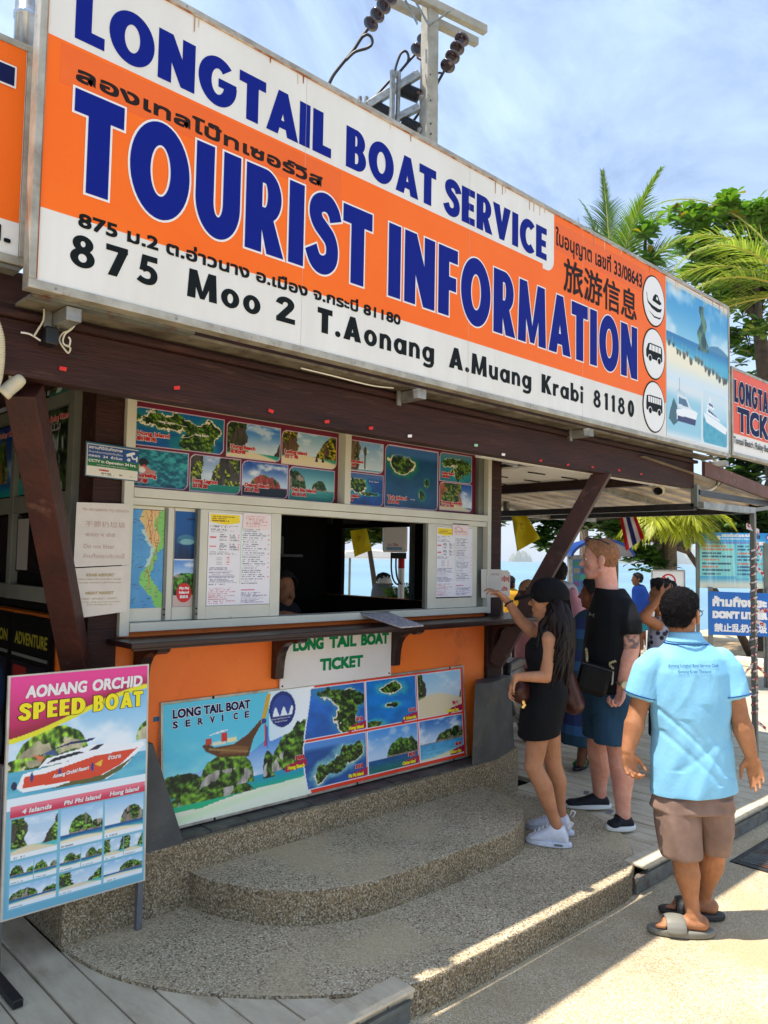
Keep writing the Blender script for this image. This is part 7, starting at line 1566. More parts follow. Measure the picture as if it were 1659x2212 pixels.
def hand(B, w, d, n, curl=.5, s_=1.0, spread=1.0, thumb=1, relax=None):
    """w wrist, d direction of the palm, n palm normal (fingers bend towards it)"""
    d = Vector(d).normalized(); n = Vector(n); n = (n-d*n.dot(d)).normalized(); s = d.cross(n)*thumb
    B.cap(w, w+d*.025*s_, .020*s_, .024*s_, wide=s, k=1.35)
    B.cap(w+d*.03*s_, w+d*.078*s_, .0165*s_, .0165*s_, wide=s, k=2.25)
    L_ = [.036, .042, .039, .030]; curls = curl if isinstance(curl, (list, tuple)) else [curl*.8, curl, curl*1.05, curl*1.15]
    for i in range(4):
        p = w+d*(.084-.004*abs(i-1.3))*s_+s*(1.5-i)*.0195*s_; dd = (d+s*(1.5-i)*.06*spread).normalized(); r = .0088*s_*(1 if i < 3 else .88); a = curls[i]
        p_ = p-d*.012*s_
        for j in range(3):
            ca = math.cos(a*(j+.5)); sa = math.sin(a*(j+.5)); v = dd*ca+n*sa; q = p_+v*(L_[i]*s_*(1.0, .66, .52)[j]+(.012*s_ if j == 0 else 0)); B.cap(p_, q, r*(1-.08*j), r*(.94-.08*j), n=10); p_ = q
    t0 = w+d*.022*s_+s*.022*s_; v1 = (s*.75+d*.72+n*.25).normalized(); t1 = t0+v1*.042*s_; v2 = (s*.25+d*.9+n*.35).normalized(); t2 = t1+v2*.030*s_; t3 = t2+(v2+n*.3).normalized()*.024*s_
    B.cap(t0, t1, .0145*s_, .0115*s_, n=10); B.cap(t1, t2, .0108*s_, .0098*s_, n=10); B.cap(t2, t3, .0096*s_, .008*s_, n=10)
def head(B, c_, f, u=Vector((0, 0, 1)), s_=1.0, jaw=1.0, ears=True):
    """c_ centre of the skull, f facing direction"""
    f = Vector(f).normalized(); u = (Vector(u)-f*Vector(u).dot(f)*.0).normalized(); r = f.cross(u).normalized(); u = r.cross(f)
    P = lambda a, b, c0: c_+f*a*s_+r*b*s_+u*c0*s_
    B.ell(P(-.012, 0, .028), .094*s_, .075*s_, .086*s_, X=f, Z=u)
    B.ell(P(.030, 0, -.012), .062*s_, .061*s_, .082*s_, X=f, Z=u)
    B.ell(P(.040, 0, -.070), .046*s_, .043*s_*jaw, .042*s_, X=f, Z=u)
    B.cap(P(.0, .042*jaw, -.062), P(.055, .018*jaw, -.092), .026*s_, .019*s_); B.cap(P(.0, -.042*jaw, -.062), P(.055, -.018*jaw, -.092), .026*s_, .019*s_)
    B.cap(P(.066, 0, -.094), P(.070, 0, -.094), .017*s_, .015*s_, wide=r, k=1.3)
    B.cap(P(.080, 0, .012), P(.104, 0, -.026), .008*s_, .0125*s_, n=12); B.cap(P(.090, .010, -.030), P(.090, -.010, -.030), .008*s_, .008*s_, n=10)
    B.cap(P(.078, .032, .026), P(.084, .008, .020), .009*s_, .008*s_, n=10); B.cap(P(.078, -.032, .026), P(.084, -.008, .020), .009*s_, .008*s_, n=10)
    B.cap(P(.083, .018, -.056), P(.083, -.018, -.056), .0065*s_, .0065*s_, n=10); B.cap(P(.082, .015, -.065), P(.082, -.015, -.065), .0070*s_, .0070*s_, n=10)
    B.ell(P(.048, .042, -.028), .024*s_, .018*s_, .026*s_, X=f, Z=u); B.ell(P(.048, -.042, -.028), .024*s_, .018*s_, .026*s_, X=f, Z=u)
    if ears:
        for k in (-1, 1): B.ell(P(-.006, .084*k, -.012), .022*s_, .009*s_, .034*s_, X=(f-r*k*.45), Z=(u-f*.15)); B.ell(P(-.002, .080*k, -.038), .011*s_, .008*s_, .013*s_, X=f, Z=u)
    return P
def eyes(P, t_, s_=1.0, brow=(60, 40, 30)):
    for k in (-1, 1):
        B = Blob(); B.ell(P(.069, .031*k, .002), .0125*s_, .0125*s_, .0105*s_, n=12); B.make('eye', EYE, t_, vox=.0025*s_, sm_=1)
        B = Blob(); B.ell(P(.0795, .031*k, .001), .0028*s_, .0055*s_, .006*s_, n=10); B.make('iris', IRIS, t_, vox=.0014*s_, sm_=0)
        MB().tube([P(.080, .016*k, .021), P(.084, .030*k, .026), P(.074, .046*k, .020)], [.0035*s_, .0042*s_, .002*s_], 6).build('eyebrow', mat('brow', brow, .9), t_, smooth=True)
EYE = mat('eye_white', (220, 214, 206), .2); IRIS = mat('iris', (40, 34, 30), .1)
def hair_shell(P, t_, m, name='hair', s_=1.0, grow=.010, cuts=None, seed=0, rough=.006, extra=None, sc_=55, vox=.005, strands=2600, slen=.012):
    B = Blob(); f = (P(1, 0, 0)-P(0, 0, 0)).normalized(); u = (P(0, 0, 1)-P(0, 0, 0)).normalized(); g = grow
    B.ell(P(-.014, 0, .030), (.094+g)*s_, (.075+g)*s_, (.086+g)*s_, X=f, Z=u)
    if extra: extra(B)
    o = B.make(name, m, t_, vox=vox, sm_=2, disp=lambda co, no: rough*(mnoise.noise(co*sc_+Vector((seed, 0, 0)))+.6*mnoise.noise(co*sc_*2.4)), cuts=cuts or ())
    if strands:
        rg_ = random.Random(5); me = o.data; vs = []; fs = []; b0 = BASE[o]; V = me.vertices; dn = Vector((0, 0, -1))
        for q in range(strands):
            v = V[rg_.randrange(len(V))]; n_ = v.normal; t1 = (dn-n_*dn.dot(n_)); t1 = (t1.normalized() if t1.length > .05 else f)*1.0-f*.35; d_ = (n_*rg_.uniform(.25, .7)+t1*.8+Vector((rg_.gauss(0, .25), rg_.gauss(0, .25), rg_.gauss(0, .15)))).normalized(); L_ = slen*rg_.uniform(.6, 1.3); s2_ = d_.cross(n_); s2_ = s2_.normalized() if s2_.length > .01 else f; p_ = v.co+b0-n_*.001; k_ = len(vs)
            vs += [p_-s2_*.0011, p_+s2_*.0011, p_+d_*L_]; fs.append((k_, k_+1, k_+2))
        h2 = mk('hair_strands', vs, fs, m, t_); h2['kind'] = 'stuff'
    return o
def person_base(px, py, D, z, label, group=None):
    p = dp(px, py, D); return thing('person', (p.x, p.y, z), label, 'person', group)
def J(px, py, D, o=0): return dp(px, py, D+o)

# ------------------------------------------------------------------ 1. the man in the light blue polo
D0 = 3.74
SK1 = skinmat('tan_skin', (172, 120, 84), (148, 98, 66)); POLO = fabric('light_blue_polo', (134, 194, 226), (122, 184, 220)); NAVY = fabric('navy_trim', (26, 70, 128)); SHT = fabric('brown_shorts', (142, 118, 106), (120, 98, 88)); 
mn = person_base(1490, 2005, D0, 0, 'man in a light blue polo shirt and brown shorts seen from behind at the right')
rt = rh; fw = fh
B = Blob()
fd = (fh*.70+rh*.714).normalized()
hc = J(1471, 1324, D0+.02); P1 = head(B, hc, fd, s_=1.02)
nk = J(1480, 1388, D0); B.cap(hc+Vector((0, 0, -.06))-fd*.02, nk, .052, .057)
shL = J(1406, 1424, D0); shR = J(1567, 1426, D0); elL = J(1378, 1536, D0, .02); elR = J(1596, 1544, D0, -.04); wrL = J(1356, 1622, D0, -.02); wrR = J(1622, 1630, D0, -.06)
hpL = J(1455, 1690, D0); hpR = J(1540, 1690, D0); knL = J(1478, 1845, D0, -.02); knR = J(1542, 1838, D0, .05); anL = J(1498, 1978, D0, -.05); anR = J(1520, 1958, D0, .13)
anL.z = .085; anR.z = .085
B.cap(nk, J(1485, 1440, D0), .058, .075, wide=rt, k=1.2); B.cap(J(1486, 1440, D0), J(1490, 1500, D0), .075, .085, wide=rt, k=1.7); B.cap(J(1490, 1500, D0), J(1497, 1660, D0), .085, .09, wide=rt, k=1.5); B.cap(J(1483, 1424, D0), shL+rt*.02, .04, .045); B.cap(J(1483, 1424, D0), shR-rt*.02, .04, .045)
for a, b_, c0, rr_ in ((shL, elL, wrL, 1), (shR, elR, wrR, 1)):
    B.cap(a, b_, .040, .043); B.cap(a.lerp(b_, .45), b_, .050, .044); B.cap(b_, b_.lerp(c0, .35), .043, .045); B.cap(b_.lerp(c0, .35), c0, .045, .028, wide=rt, k=1.1)
for h_, k_, a_ in ((hpL, knL, anL), (hpR, knR, anR)):
    B.cap(h_, k_, .075, .056); m_ = k_.lerp(a_, .32); B.cap(k_, m_, .056, .060); B.cap(m_, k_.lerp(a_, .7), .060, .036); B.cap(k_.lerp(a_, .7), a_, .036, .030)
hand(B, wrL, Vector((0, 0, -1))+rt*.12, -fw*.95+rt*.3, curl=[.85, 1.0, 1.1, 1.2], thumb=-1, s_=.98)
hand(B, wrR, Vector((0, 0, -1))+rt*.25, -fw*.8-rt*.5, curl=[.22, .38, .48, .6], thumb=1, s_=.98, spread=.35)
# bare feet in slippers, pointing left
for an, fd_ in ((anL, (-rt*.97+fw*.12)), (anR, (-rt*.95+fw*.25))):
    fd_ = Vector(fd_).normalized(); sd_ = fd_.cross(Vector((0, 0, 1)))
    B.cap(an, Vector((an.x, an.y, .055))-fd_*.02, .036, .036); B.cap(Vector((an.x, an.y, .060))-fd_*.035, Vector((an.x, an.y, .052))+fd_*.12, .033, .022, wide=sd_, k=1.35)
    for i in range(5):
        q = Vector((an.x, an.y, .047))+fd_*(.135-.008*i)+sd_*(i-2)*.017*1; B.cap(q, q+fd_*(.034-.005*i), .0115-.0012*i, .010-.001*i, n=10)
body = B.make('body', SK1, mn, vox=.0058, sm_=3)
eyes(P1, mn)
# hair: short, salt and pepper
HR1 = mat('salt_pepper_hair', (20, 18, 20), .85, col2=(58, 54, 56), scale=42, thr=(.58, .84), bump=.9, bscale=150, spec=.12); b_ = HR1.node_tree.nodes
u_ = Vector((0, 0, 1)); r_ = fd.cross(u_)
hair_shell(P1, mn, HR1, s_=1.02, grow=.0100, rough=.005, cuts=[(P1(-.018, 0, -.012), (fd*.8-u_*.6).normalized()), (P1(0, 0, -.062), -u_)], extra=lambda B: (B.ell(P1(-.042, 0, -.005), .066, .072, .082, X=fd, Z=u_), B.ell(P1(.03, 0, .055), .065, .074, .063, X=fd, Z=u_)), sc_=70)
# spectacles
gl = mat('spectacle_black', (16, 16, 18), .3); m = MB()
for k in (-1, 1):
    m.tube([P1(-.015, .084*k, .008), P1(.03, .082*k, .010), P1(.094, .066*k, .010)], .0025, 6)
    c_ = P1(.097, .034*k, -.002); e1 = r_; e2 = u_; m.tube([c_+e1*.026*math.cos(a*.4488)+e2*.018*math.sin(a*.4488)+fd*0 for a in range(15)], .0022, 6)
m.build('spectacles', gl, mn, smooth=True)
# polo shirt
B = Blob(); FB = (rt, 1.42)
B.sect([(J(1499, 1740, D0), rt*.202, fw*.136), (J(1498, 1706, D0), rt*.200, fw*.142), (J(1496, 1660, D0), rt*.192, fw*.136), (J(1493, 1580, D0), rt*.182, fw*.124), (J(1490, 1500, D0), rt*.190, fw*.118), (J(1489, 1450, D0), rt*.200, fw*.112), (J(1487, 1420, D0), rt*.186, fw*.098), (J(1484, 1396, D0), rt*.120, fw*.080), (J(1482, 1378, D0), rt*.068, fw*.064)], 28)
for sh, el, t_ in ((shL, elL, .72), (shR, elR, .70)):
    e_ = sh.lerp(el, t_); sh2 = sh+(J(1490, 1440, D0)-sh)*.14; B.cap(sh2, sh.lerp(el, .2), .062, .064); B.cap(sh.lerp(el, .2), e_, .064, .068, flat=(0, 1), wide=rt, k=1.06)
def pf(co, no):
    v = folds(.0085, 8.0, 3, (.35, -.33, 1), 3.6)(co, no)+.010*mnoise.noise(co*3.1); q = (co-J(1450, 1560, D0)); s_ = q.dot(rt)*.8+q.z*.62; v += sum(-a_*math.exp(-((q.dot(rt)*cx_+q.z*cz_+.035*math.sin(q.z*7+ph)-o_)/w_)**2)*(1 if z0_ < q.z < z1_ and no.dot(fw) < .2 else 0) for a_, cx_, cz_, ph, o_, w_, z0_, z1_ in ((.0055, .8, .62, 0, 0, .012, -.22, .08), (.004, .8, .55, 1.5, .07, .018, -.24, .03), (.004, .75, .6, .7, -.05, .014, -.26, -.02), (.004, .9, .4, 2, .16, .02, -.2, .1), (.0035, -.7, .65, 1, -.2, .016, -.1, .22), (.003, -.5, .8, 3, -.12, .014, -.2, .2))); return v*(.35+.65*min(1, abs(co.z-J(1482, 1380, D0).z)*4))
B.make('polo_shirt', POLO, mn, vox=.0062, sm_=5, disp=pf, cuts=[(J(1498, 1708, D0), (Vector((0, 0, -1))+rt*.06).normalized())])
B = Blob(); B.sect([(J(1482, 1386, D0), rt*.098, fw*.082), (J(1481, 1376, D0), rt*.080, fw*.072), (J(1480, 1364, D0), rt*.072, fw*.066)], 24); B.make('collar', POLO, mn, vox=.005, sm_=2)
P_ = [J(1482, 1387, D0)+rt*.101*math.cos(a*.314)+fw*.085*math.sin(a*.314)+Vector((0, 0, -.004)) for a in range(21)]; MB().tube(P_, .0032, 6).build('collar_trim', NAVY, mn, smooth=True)
for sh, el, t_ in ((shR, elR, .66), (shL, elL, .68)):
    c_ = sh.lerp(el, t_); ax = (el-sh).normalized(); e1 = (rt-ax*rt.dot(ax)).normalized(); e2 = ax.cross(e1); MB().tube([c_+e1*.081*math.cos(a*.314)+e2*.074*math.sin(a*.314) for a in range(21)], .0028, 6).build('sleeve_trim', NAVY, mn, smooth=True)
# print on the back, wrapped on the cloth
dg = None
def project_text(s, target, px0, px1, py, cap, m, parent, bold=.0008, off=.004):
    V, Fs = glyph(s); mn_, mx_ = V[:, 0].min(), V[:, 0].max(); bpy.context.view_layer.update(); vs = []
    k = (px1-px0)
    for x, y in V:
        qx = px0+(x-mn_)/(mx_-mn_)*k; qy = py-y/CAPH*cap
        d = ray(qx, qy).normalized(); o_ = CAM-BASE[target]; ok, loc, no, idx = target.ray_cast(o_, d)
        vs.append((loc+BASE[target]-d*off) if ok else CAM+d*4)
    return mk('lettering', vs, Fs, m, parent)
shirt = [o for o in mn.children if o.name.startswith('polo_shirt')][0]
project_text('Aonang Longtail Boat Service Club', shirt, 1443, 1552, 1441, 6.5, MT['ink_teal'], mn); project_text('Aonang Krabi Thailand', shirt, 1464, 1536, 1454, 6.5, MT['ink_teal'], mn)
# shorts
B = Blob(); B.sect([(J(1497, 1668, D0), rt*.165, fw*.10), (J(1496, 1708, D0), rt*.182, fw*.118), (J(1496, 1745, D0), rt*.196, fw*.135)], 26)
B.sect([(J(1458, 1716, D0), rt*.096, fw*.115), (J(1464, 1780, D0, -.01), rt*.098, fw*.110), (J(1472, 1845, D0, -.02), rt*.090, fw*.100)], 22); B.sect([(J(1538, 1716, D0), rt*.092, fw*.115), (J(1542, 1780, D0, .02), rt*.080, fw*.105), (J(1543, 1838, D0, .04), rt*.068, fw*.095)], 22)
B.make('shorts', SHT, mn, vox=.0062, sm_=4, disp=lambda co, no: folds(.013, 8, 7, (-.3, .25, 1), 4.5)(co, no)*min(1, max(0, (J(1496, 1722, D0).z-co.z)*12)))
# slippers
SLP = mat('grey_rubber_slipper', (124, 122, 112), .5, col2=(112, 110, 100), scale=6); SLD = mat('dark_rubber_slipper', (60, 58, 56), .5)
def slipper(an, fd_, m_, lb):
    fd_ = Vector(fd_).normalized(); sd_ = fd_.cross(Vector((0, 0, 1))); c_ = Vector((an.x, an.y, 0))
    B = Blob(); B.sect([(c_+Vector((0, 0, z_))+fd_*.055, fd_*.150*k, sd_*.052*k) for z_, k in ((.003, .97), (.010, 1.02), (.028, 1.03), (.034, .98))], 30); o = B.make('slipper', m_, mn, vox=.0045, sm_=3)
    Bs = Blob(); 
    for i in range(9):
        a = math.pi*i/8; q = c_+fd_*.085-sd_*.056*math.cos(a)+Vector((0, 0, .030+.050*math.sin(a))); 
        if i: Bs.cap(qp, q, .010, .010, wide=fd_, k=4.6)
        qp = q
    Bs.make('strap', m_, o, vox=.004, sm_=3)
slipper(anL, -rt*.97+fw*.12, SLP, 'near'); slipper(anR, -rt*.95+fw*.25, SLD, 'far')

# ------------------------------------------------------------------ 2. the woman in black with a cap
D2 = 4.49; gz = .125
SK2 = skinmat('light_brown_skin', (186, 134, 100), (166, 114, 82)); BLK = fabric('black_cloth', (20, 20, 23)); BHR = mat('long_dark_hair', (34, 22, 20), .55, col2=(20, 14, 13), scale=9, spec=.22)
wm = person_base(1190, 1810, D2, gz, 'woman in a black cap and black dress with white trainers, reaching up to the notice')
fd = (-rh*.93+fh*.38).normalized()
B = Blob(); hc = J(1181, 1296, D2); P2 = head(B, hc, fd, s_=.93, jaw=.85, ears=False)
tr0 = J(1178, 1362, D2); B.cap(hc+Vector((0, 0, -.05)), tr0, .046, .050)
sN = J(1186, 1382, D2, -.10); eN = J(1180, 1462, D2, -.13); wN = J(1116, 1462, D2, -.14)
sF = J(1160, 1372, D2, .10); eF = J(1124, 1340, D2, .16); wF = J(1094, 1296, D2, .2)
B.cap(tr0+Vector((0, 0, -.04)), J(1176, 1430, D2), .055, .07, wide=fh, k=1.6); B.cap(J(1176, 1430, D2), J(1180, 1520, D2), .07, .08, wide=fh, k=1.5)
B.cap(tr0, sN, .05, .046); B.cap(tr0, sF, .05, .046)
B.cap(sN, eN, .044, .036); B.cap(eN, wN, .036, .023); B.cap(sF, eF, .044, .034); B.cap(eF, wF, .034, .022)
hpN = J(1166, 1560, D2, -.07); hpF = J(1184, 1560, D2, .08); kN = J(1152, 1655, D2, -.09); kF = J(1194, 1648, D2, .08); aN = J(1206, 1780, D2, -.06); aF = J(1213, 1752, D2, .14); aN.z = gz+.095; aF.z = gz+.10
for h_, k_, a_ in ((hpN, kN, aN), (hpF, kF, aF)): 
    B.cap(h_, k_, .070, .050); m_ = k_.lerp(a_, .33)-fd*.012; B.cap(k_, m_, .049, .052); B.cap(m_, k_.lerp(a_, .75), .052, .034); B.cap(k_.lerp(a_, .75), a_, .034, .031)
hand(B, wN, -rh*.5+Vector((0, 0, -.9)), rh*.9+Vector((0, 0, -.2))-fh*.2, curl=[.35, .5, .6, .7], thumb=1, s_=.82)
hand(B, wF, -rh*.72+Vector((0, 0, .62)), -rh*.2-Vector((0, 0, 1)), curl=[.35, .5, .7, .8], thumb=-1, s_=.88)
B.make('body', SK2, wm, vox=.0055, sm_=3); eyes(P2, wm, .9, (40, 28, 24))
B = Blob(); B.sect([(J(1162, 1592, D2), fh*.170, rh*.112), (J(1169, 1540, D2), fh*.172, rh*.120), (J(1182, 1500, D2), fh*.165, rh*.118), (J(1180, 1455, D2), fh*.14, rh*.098), (J(1176, 1420, D2), fh*.145, rh*.106), (J(1174, 1395, D2), fh*.135, rh*.098), (J(1176, 1380, D2), fh*.11, rh*.075)], 26)
B.make('dress', BLK, wm, vox=.0068, sm_=5, disp=folds(.005, 9, 4, (0, 0, 1), 2), cuts=[(J(1168, 1584, D2), (Vector((0, 0, -1))+rh*.18).normalized())])
for o_ in (-.085, .085):
    MB().tube(catm([J(1166, 1392, D2, o_*1.0)-rh*.03, J(1176, 1366, D2, o_*.95), J(1192, 1376, D2, o_)+rh*.0, J(1204, 1400, D2, o_)]), .016, 8).build('strap', BLK, wm, smooth=True)
# cap
CAPM = fabric('cap_cloth', (17, 17, 20)); u_ = Vector((0, 0, 1)); tl = (u_+fd*.10).normalized()
B = Blob(); B.ell(P2(-.020, 0, .040), .112, .090, .094, X=fd, Z=tl, n=28); cap_ = B.make('cap', CAPM, wm, vox=.005, sm_=2, cuts=[(P2(0, 0, -.012), (-u_-fd*.12).normalized())])
B = Blob(); ft = (fd*.97-u_*.26).normalized(); B.sect([(P2(.108, 0, .012), ft*.090, fd.cross(u_)*.076), (P2(.112, 0, .034), ft*.088, fd.cross(u_)*.072)], 26); B.make('brim', CAPM, cap_, vox=.004, sm_=2, disp=lambda co, no: -.0)
MB().lathe(P2(-.020, 0, .132), u_, [(.006, 0), (.005, .004)], 10).build('button', CAPM, cap_)
# long hair: many locks flowing down the back
rg = random.Random(6); m = MB()
for i in range(230):
    a = rg.uniform(-1, 1); side = math.sin(a*1.35); st_ = P2(-.045-.045*math.cos(a*1.35)+rg.uniform(-.01, .01), .086*side, -.01+rg.uniform(-.03, .02))
    ln = rg.uniform(.34, .56)*(1-.2*abs(side)); back = -fd; P_ = []; 
    for j in range(7):
        t_ = j/6; wv = .012*math.sin(t_*7+i); P_.append(st_+back*(.055*math.sin(t_*2.6)+.015*t_+wv)+fd.cross(u_)*(side*.06*t_+.010*math.sin(t_*9+i*1.7))-Vector((0, 0, ln*t_))-back*.05*t_*t_)
    if i % 5 == 0: P_ = [p+fd*.11*min(1, k*.5)+Vector((0, 0, -.02)) for k, p in enumerate(P_)]
    m.tube(P_, [.012, .015, .016, .014, .012, .008, .002], 5)
m.build('hair', BHR, wm, smooth=True)
B = Blob(); B.ell(P2(-.05, 0, -.05), .055, .075, .10, X=fd, Z=u_); B.cap(P2(-.06, 0, -.1), P2(-.085, 0, -.36), .066, .060, wide=fd.cross(u_), k=1.8); B.cap(P2(-.085, 0, -.36), P2(-.09, 0, -.52), .060, .03, wide=fd.cross(u_), k=1.8); B.make('hair_mass', BHR, wm, vox=.007, sm_=4, disp=lambda co, no: .006*mnoise.noise(Vector((co.x*60, co.y*60, co.z*5))))
# bracelet
ax = (wF-eF).normalized(); e1 = ax.orthogonal().normalized(); e2 = ax.cross(e1); c_ = wF-ax*.025; MB().tube([c_+(e1*math.cos(a*.4488)+e2*math.sin(a*.4488))*.029 for a in range(15)], .005, 6).build('bracelet', MT['black'], wm, smooth=True)
WSH = mat('white_trainer', (226, 228, 236), .55, col2=(206, 208, 220), scale=30, bump=.2, bscale=120)
def trainer(an, toe, name='trainer', m_=WSH, par=wm, z0=gz, hgt=.115, sole=None, wid=.042):
    d_ = Vector((toe.x-an.x, toe.y-an.y, 0)); L_ = d_.length; d_ = d_.normalized(); sd_ = d_.cross(Vector((0, 0, 1))); c_ = Vector((an.x, an.y, z0))
    B = Blob(); R_ = []
    for t_, h_, w_ in ((-.055, .045, .62), (-.035, hgt*.86, .85), (0, hgt, .90), (.045, hgt*.92, .92), (L_*.45, hgt*.66, 1.02), (L_*.7, hgt*.48, 1.12), (L_*.9, .040, .98), (L_+.005, .030, .55)):
        R_.append((c_+d_*t_+Vector((0, 0, .016+h_/2)), sd_*wid*w_, Vector((0, 0, h_/2))))
    B.sect(R_, 18); o = B.make(name, m_, par, vox=.0045, sm_=5)
    Bs = Blob(); Bs.sect([(c_+d_*(L_/2-.028)+Vector((0, 0, z_)), d_*(L_/2+.048)*k, sd_*(wid+.004)*k) for z_, k in ((.002, .97), (.008, 1.0), (.026, 1.0), (.030, .97))], 30); Bs.make('sole', sole or m_, o, vox=.0045, sm_=2)
    return o
for an, tx, ty in ((aN, 1143, 1812), (aF, 1141, 1782)):
    tq_ = at(tx, ty, z=gz+.02); tn = trainer(an, tq_)
    d_ = (Vector((tq_.x-an.x, tq_.y-an.y, 0))).normalized(); sd_ = d_.cross(u_)
    for i in range(4):
        c_ = Vector((an.x, an.y, gz))+d_*(.06+.022*i)+Vector((0, 0, .108-.013*i)); MB().tube([c_-sd_*.026, c_+u_*.008, c_+sd_*.026], .0035, 6).build('lace', MT['white_clean'], tn, smooth=True)
    c_ = Vector((an.x, an.y, gz+.115))-d_*.05; MB().tube([c_, c_-d_*.012+u_*.03, c_-d_*.03+u_*.02, c_-d_*.015-u_*.01], .005, 6).build('pull_tab', MT['white_clean'], tn, smooth=True)
    MB().bar(Vector((an.x, an.y, gz+.022))-d_*.03-sd_*.047*(1 if sd_.dot(fh) > 0 else -1), Vector((an.x, an.y, gz+.022))+d_*.015-sd_*.047*(1 if sd_.dot(fh) > 0 else -1), .004, .010).build('air_window', MT['steel_grey'], tn)
# brown bag: in front of her and hanging behind
BRN = mat('brown_leather', (74, 36, 28), .4, col2=(58, 28, 22), scale=6, bump=.2, bscale=50)
def bagblob(name, pts, m_, lab, cat, vox=.007, straps=()):
    B = Blob()
    for (a, b_, r0, r1, wv, k) in pts: B.cap(a, b_, r0, r1, wide=wv, k=k)
    c_ = pts[0][0]; t_ = thing(name, c_, lab, cat); B.make('bag_body', m_, t_, vox=vox, sm_=6, disp=folds(.004, 12, 2))
    for S in straps: MB().tube(catm([Vector(p) for p in S]), .008, 8).build('strap', m_, t_, smooth=True)
    return t_
bagblob('shoulder_bag', [(J(1215, 1428, D2, .12), J(1238, 1520, D2, .12), .045, .062, fh, 1.5), (J(1238, 1520, D2, .12), J(1226, 1505, D2, .12), .062, .06, fh, 1.4)], BRN, 'brown leather bag hanging behind the back of the woman in black', 'bag', straps=[[J(1220, 1435, D2, .1), J(1214, 1390, D2, .09), J(1196, 1366, D2, .07)]])
bagblob('hand_bag', [(J(1122, 1490, D2, -.02), J(1128, 1500, D2, -.02), .058, .050, rh, 1.15)], BRN, 'dark brown bag carried low in front of the woman in black', 'bag', straps=[[J(1110, 1478, D2, -.02), J(1135, 1470, D2, -.05), J(1160, 1468, D2, -.06)]])
kc = MB()
for p in ((1130, 1512), (1131, 1518), (1133, 1523), (1130, 1527)): kc.lathe(J(*p, D2, -.06), fh, [(.008, -.003), (.010, 0), (.008, .003)], 10)
o = kc.build('key_charm', mat('gold', (220, 190, 120), .3, .8), origin=J(1131, 1518, D2)); tag(o, 'small gold charm dangling from the front bag of the woman', 'charm')

# ------------------------------------------------------------------ 3. the tall man in black
D3_ = 4.86; SK3 = skinmat('pink_fair_skin', (214, 160, 138), (194, 130, 110)); BLT = fabric('black_tshirt', (19, 20, 23)); DNM = fabric('blue_denim', (42, 74, 98), (32, 60, 84))
tm = person_base(1300, 1770, D3_, gz, 'tall man with short ginger hair in a black T-shirt and blue shorts facing the window')
fd = (-rh*.97+fh*.22).normalized(); u_ = Vector((0, 0, 1))
B = Blob(); hc = J(1295, 1208, D3_); P3 = head(B, hc, (fd-u_*.06).normalized(), s_=1.10, jaw=1.08)
nk = J(1312, 1278, D3_); B.cap(hc+Vector((0, 0, -.06))-fd*.025, nk, .060, .070); B.cap(P3(-.035, 0, -.05), nk, .056, .070)
sN = J(1352, 1318, D3_, -.17); eN = J(1363, 1402, D3_, -.20); wN = J(1344, 1482, D3_, -.20); sF = J(1300, 1310, D3_, .19); eF = J(1288, 1395, D3_, .24); wF = J(1262, 1455, D3_, .22)
B.cap(nk, J(1318, 1325, D3_), .070, .095, wide=fh, k=1.3); B.cap(J(1320, 1335, D3_), J(1322, 1380, D3_), .10, .12, wide=fh, k=1.4); B.cap(J(1322, 1380, D3_), J(1318, 1470, D3_), .12, .12, wide=fh, k=1.25)
for s_, e_, w_ in ((sN, eN, wN), (sF, eF, wF)): B.cap(s_, e_, .044, .050); B.cap(s_.lerp(e_, .5), e_, .056, .050); B.cap(e_, e_.lerp(w_, .3), .050, .052); B.cap(e_.lerp(w_, .3), w_, .052, .034)
hand(B, wN, Vector((0, 0, -1))-rh*.28, -rh*.9-fh*.25, curl=[1.25, 1.35, 1.4, 1.45], thumb=-1, s_=1.12)
hand(B, wF, Vector((0, 0, -1))-rh*.5, -rh*.6, curl=.7, thumb=1, s_=1.1)
hN = J(1332, 1530, D3_, -.10); hF = J(1305, 1530, D3_, .10); kN = J(1336, 1632, D3_, -.10); kF = J(1290, 1618, D3_, .16); aN = J(1347, 1762, D3_, -.14); aF = J(1296, 1726, D3_, .26); aN.z = gz+.085; aF.z = gz+.085
for h_, k_, a_ in ((hN, kN, aN), (hF, kF, aF)): B.cap(h_, k_, .098, .064); m_ = k_.lerp(a_, .32)-fd*.014; B.cap(k_, m_, .064, .070); B.cap(m_, k_.lerp(a_, .78), .070, .046); B.cap(k_.lerp(a_, .78), a_, .046, .043)
B.make('body', SK3, tm, vox=.0058, sm_=3); eyes(P3, tm, 1.1, (150, 90, 50))
GHR = mat('ginger_hair', (158, 110, 74), .85, col2=(116, 76, 50), scale=70, bump=.5, bscale=200)
hair_shell(P3, tm, GHR, s_=1.1, grow=.0045, slen=.008, rough=.0025, cuts=[(P3(.012, 0, .0), (fd*.80-u_*.56).normalized()), (P3(0, 0, -.056), -u_)], extra=lambda B: (B.ell(P3(-.040, 0, -.008), .062, .068, .070, X=fd, Z=u_), B.ell(P3(.030, 0, .070), .07, .07, .052, X=fd, Z=u_)), sc_=80)
SGL = mat('sunglass_lens', (90, 60, 90), .08, .3)
m = MB()
for k in (-1, 1):
    Bl = Blob(); Bl.ell(P3(.062, .036*k, .118), .010, .030, .020, X=(fd*.7+u_*.7), Z=(u_*.7-fd*.7)); Bl.make('sunglass_lens', SGL, tm, vox=.004, sm_=2)
    m.tube([P3(.055, .062*k, .122), P3(-.01, .082*k, .105), P3(-.055, .083*k, .080)], .004, 6)
m.build('sunglass_frame', MT['black'], tm, smooth=True)
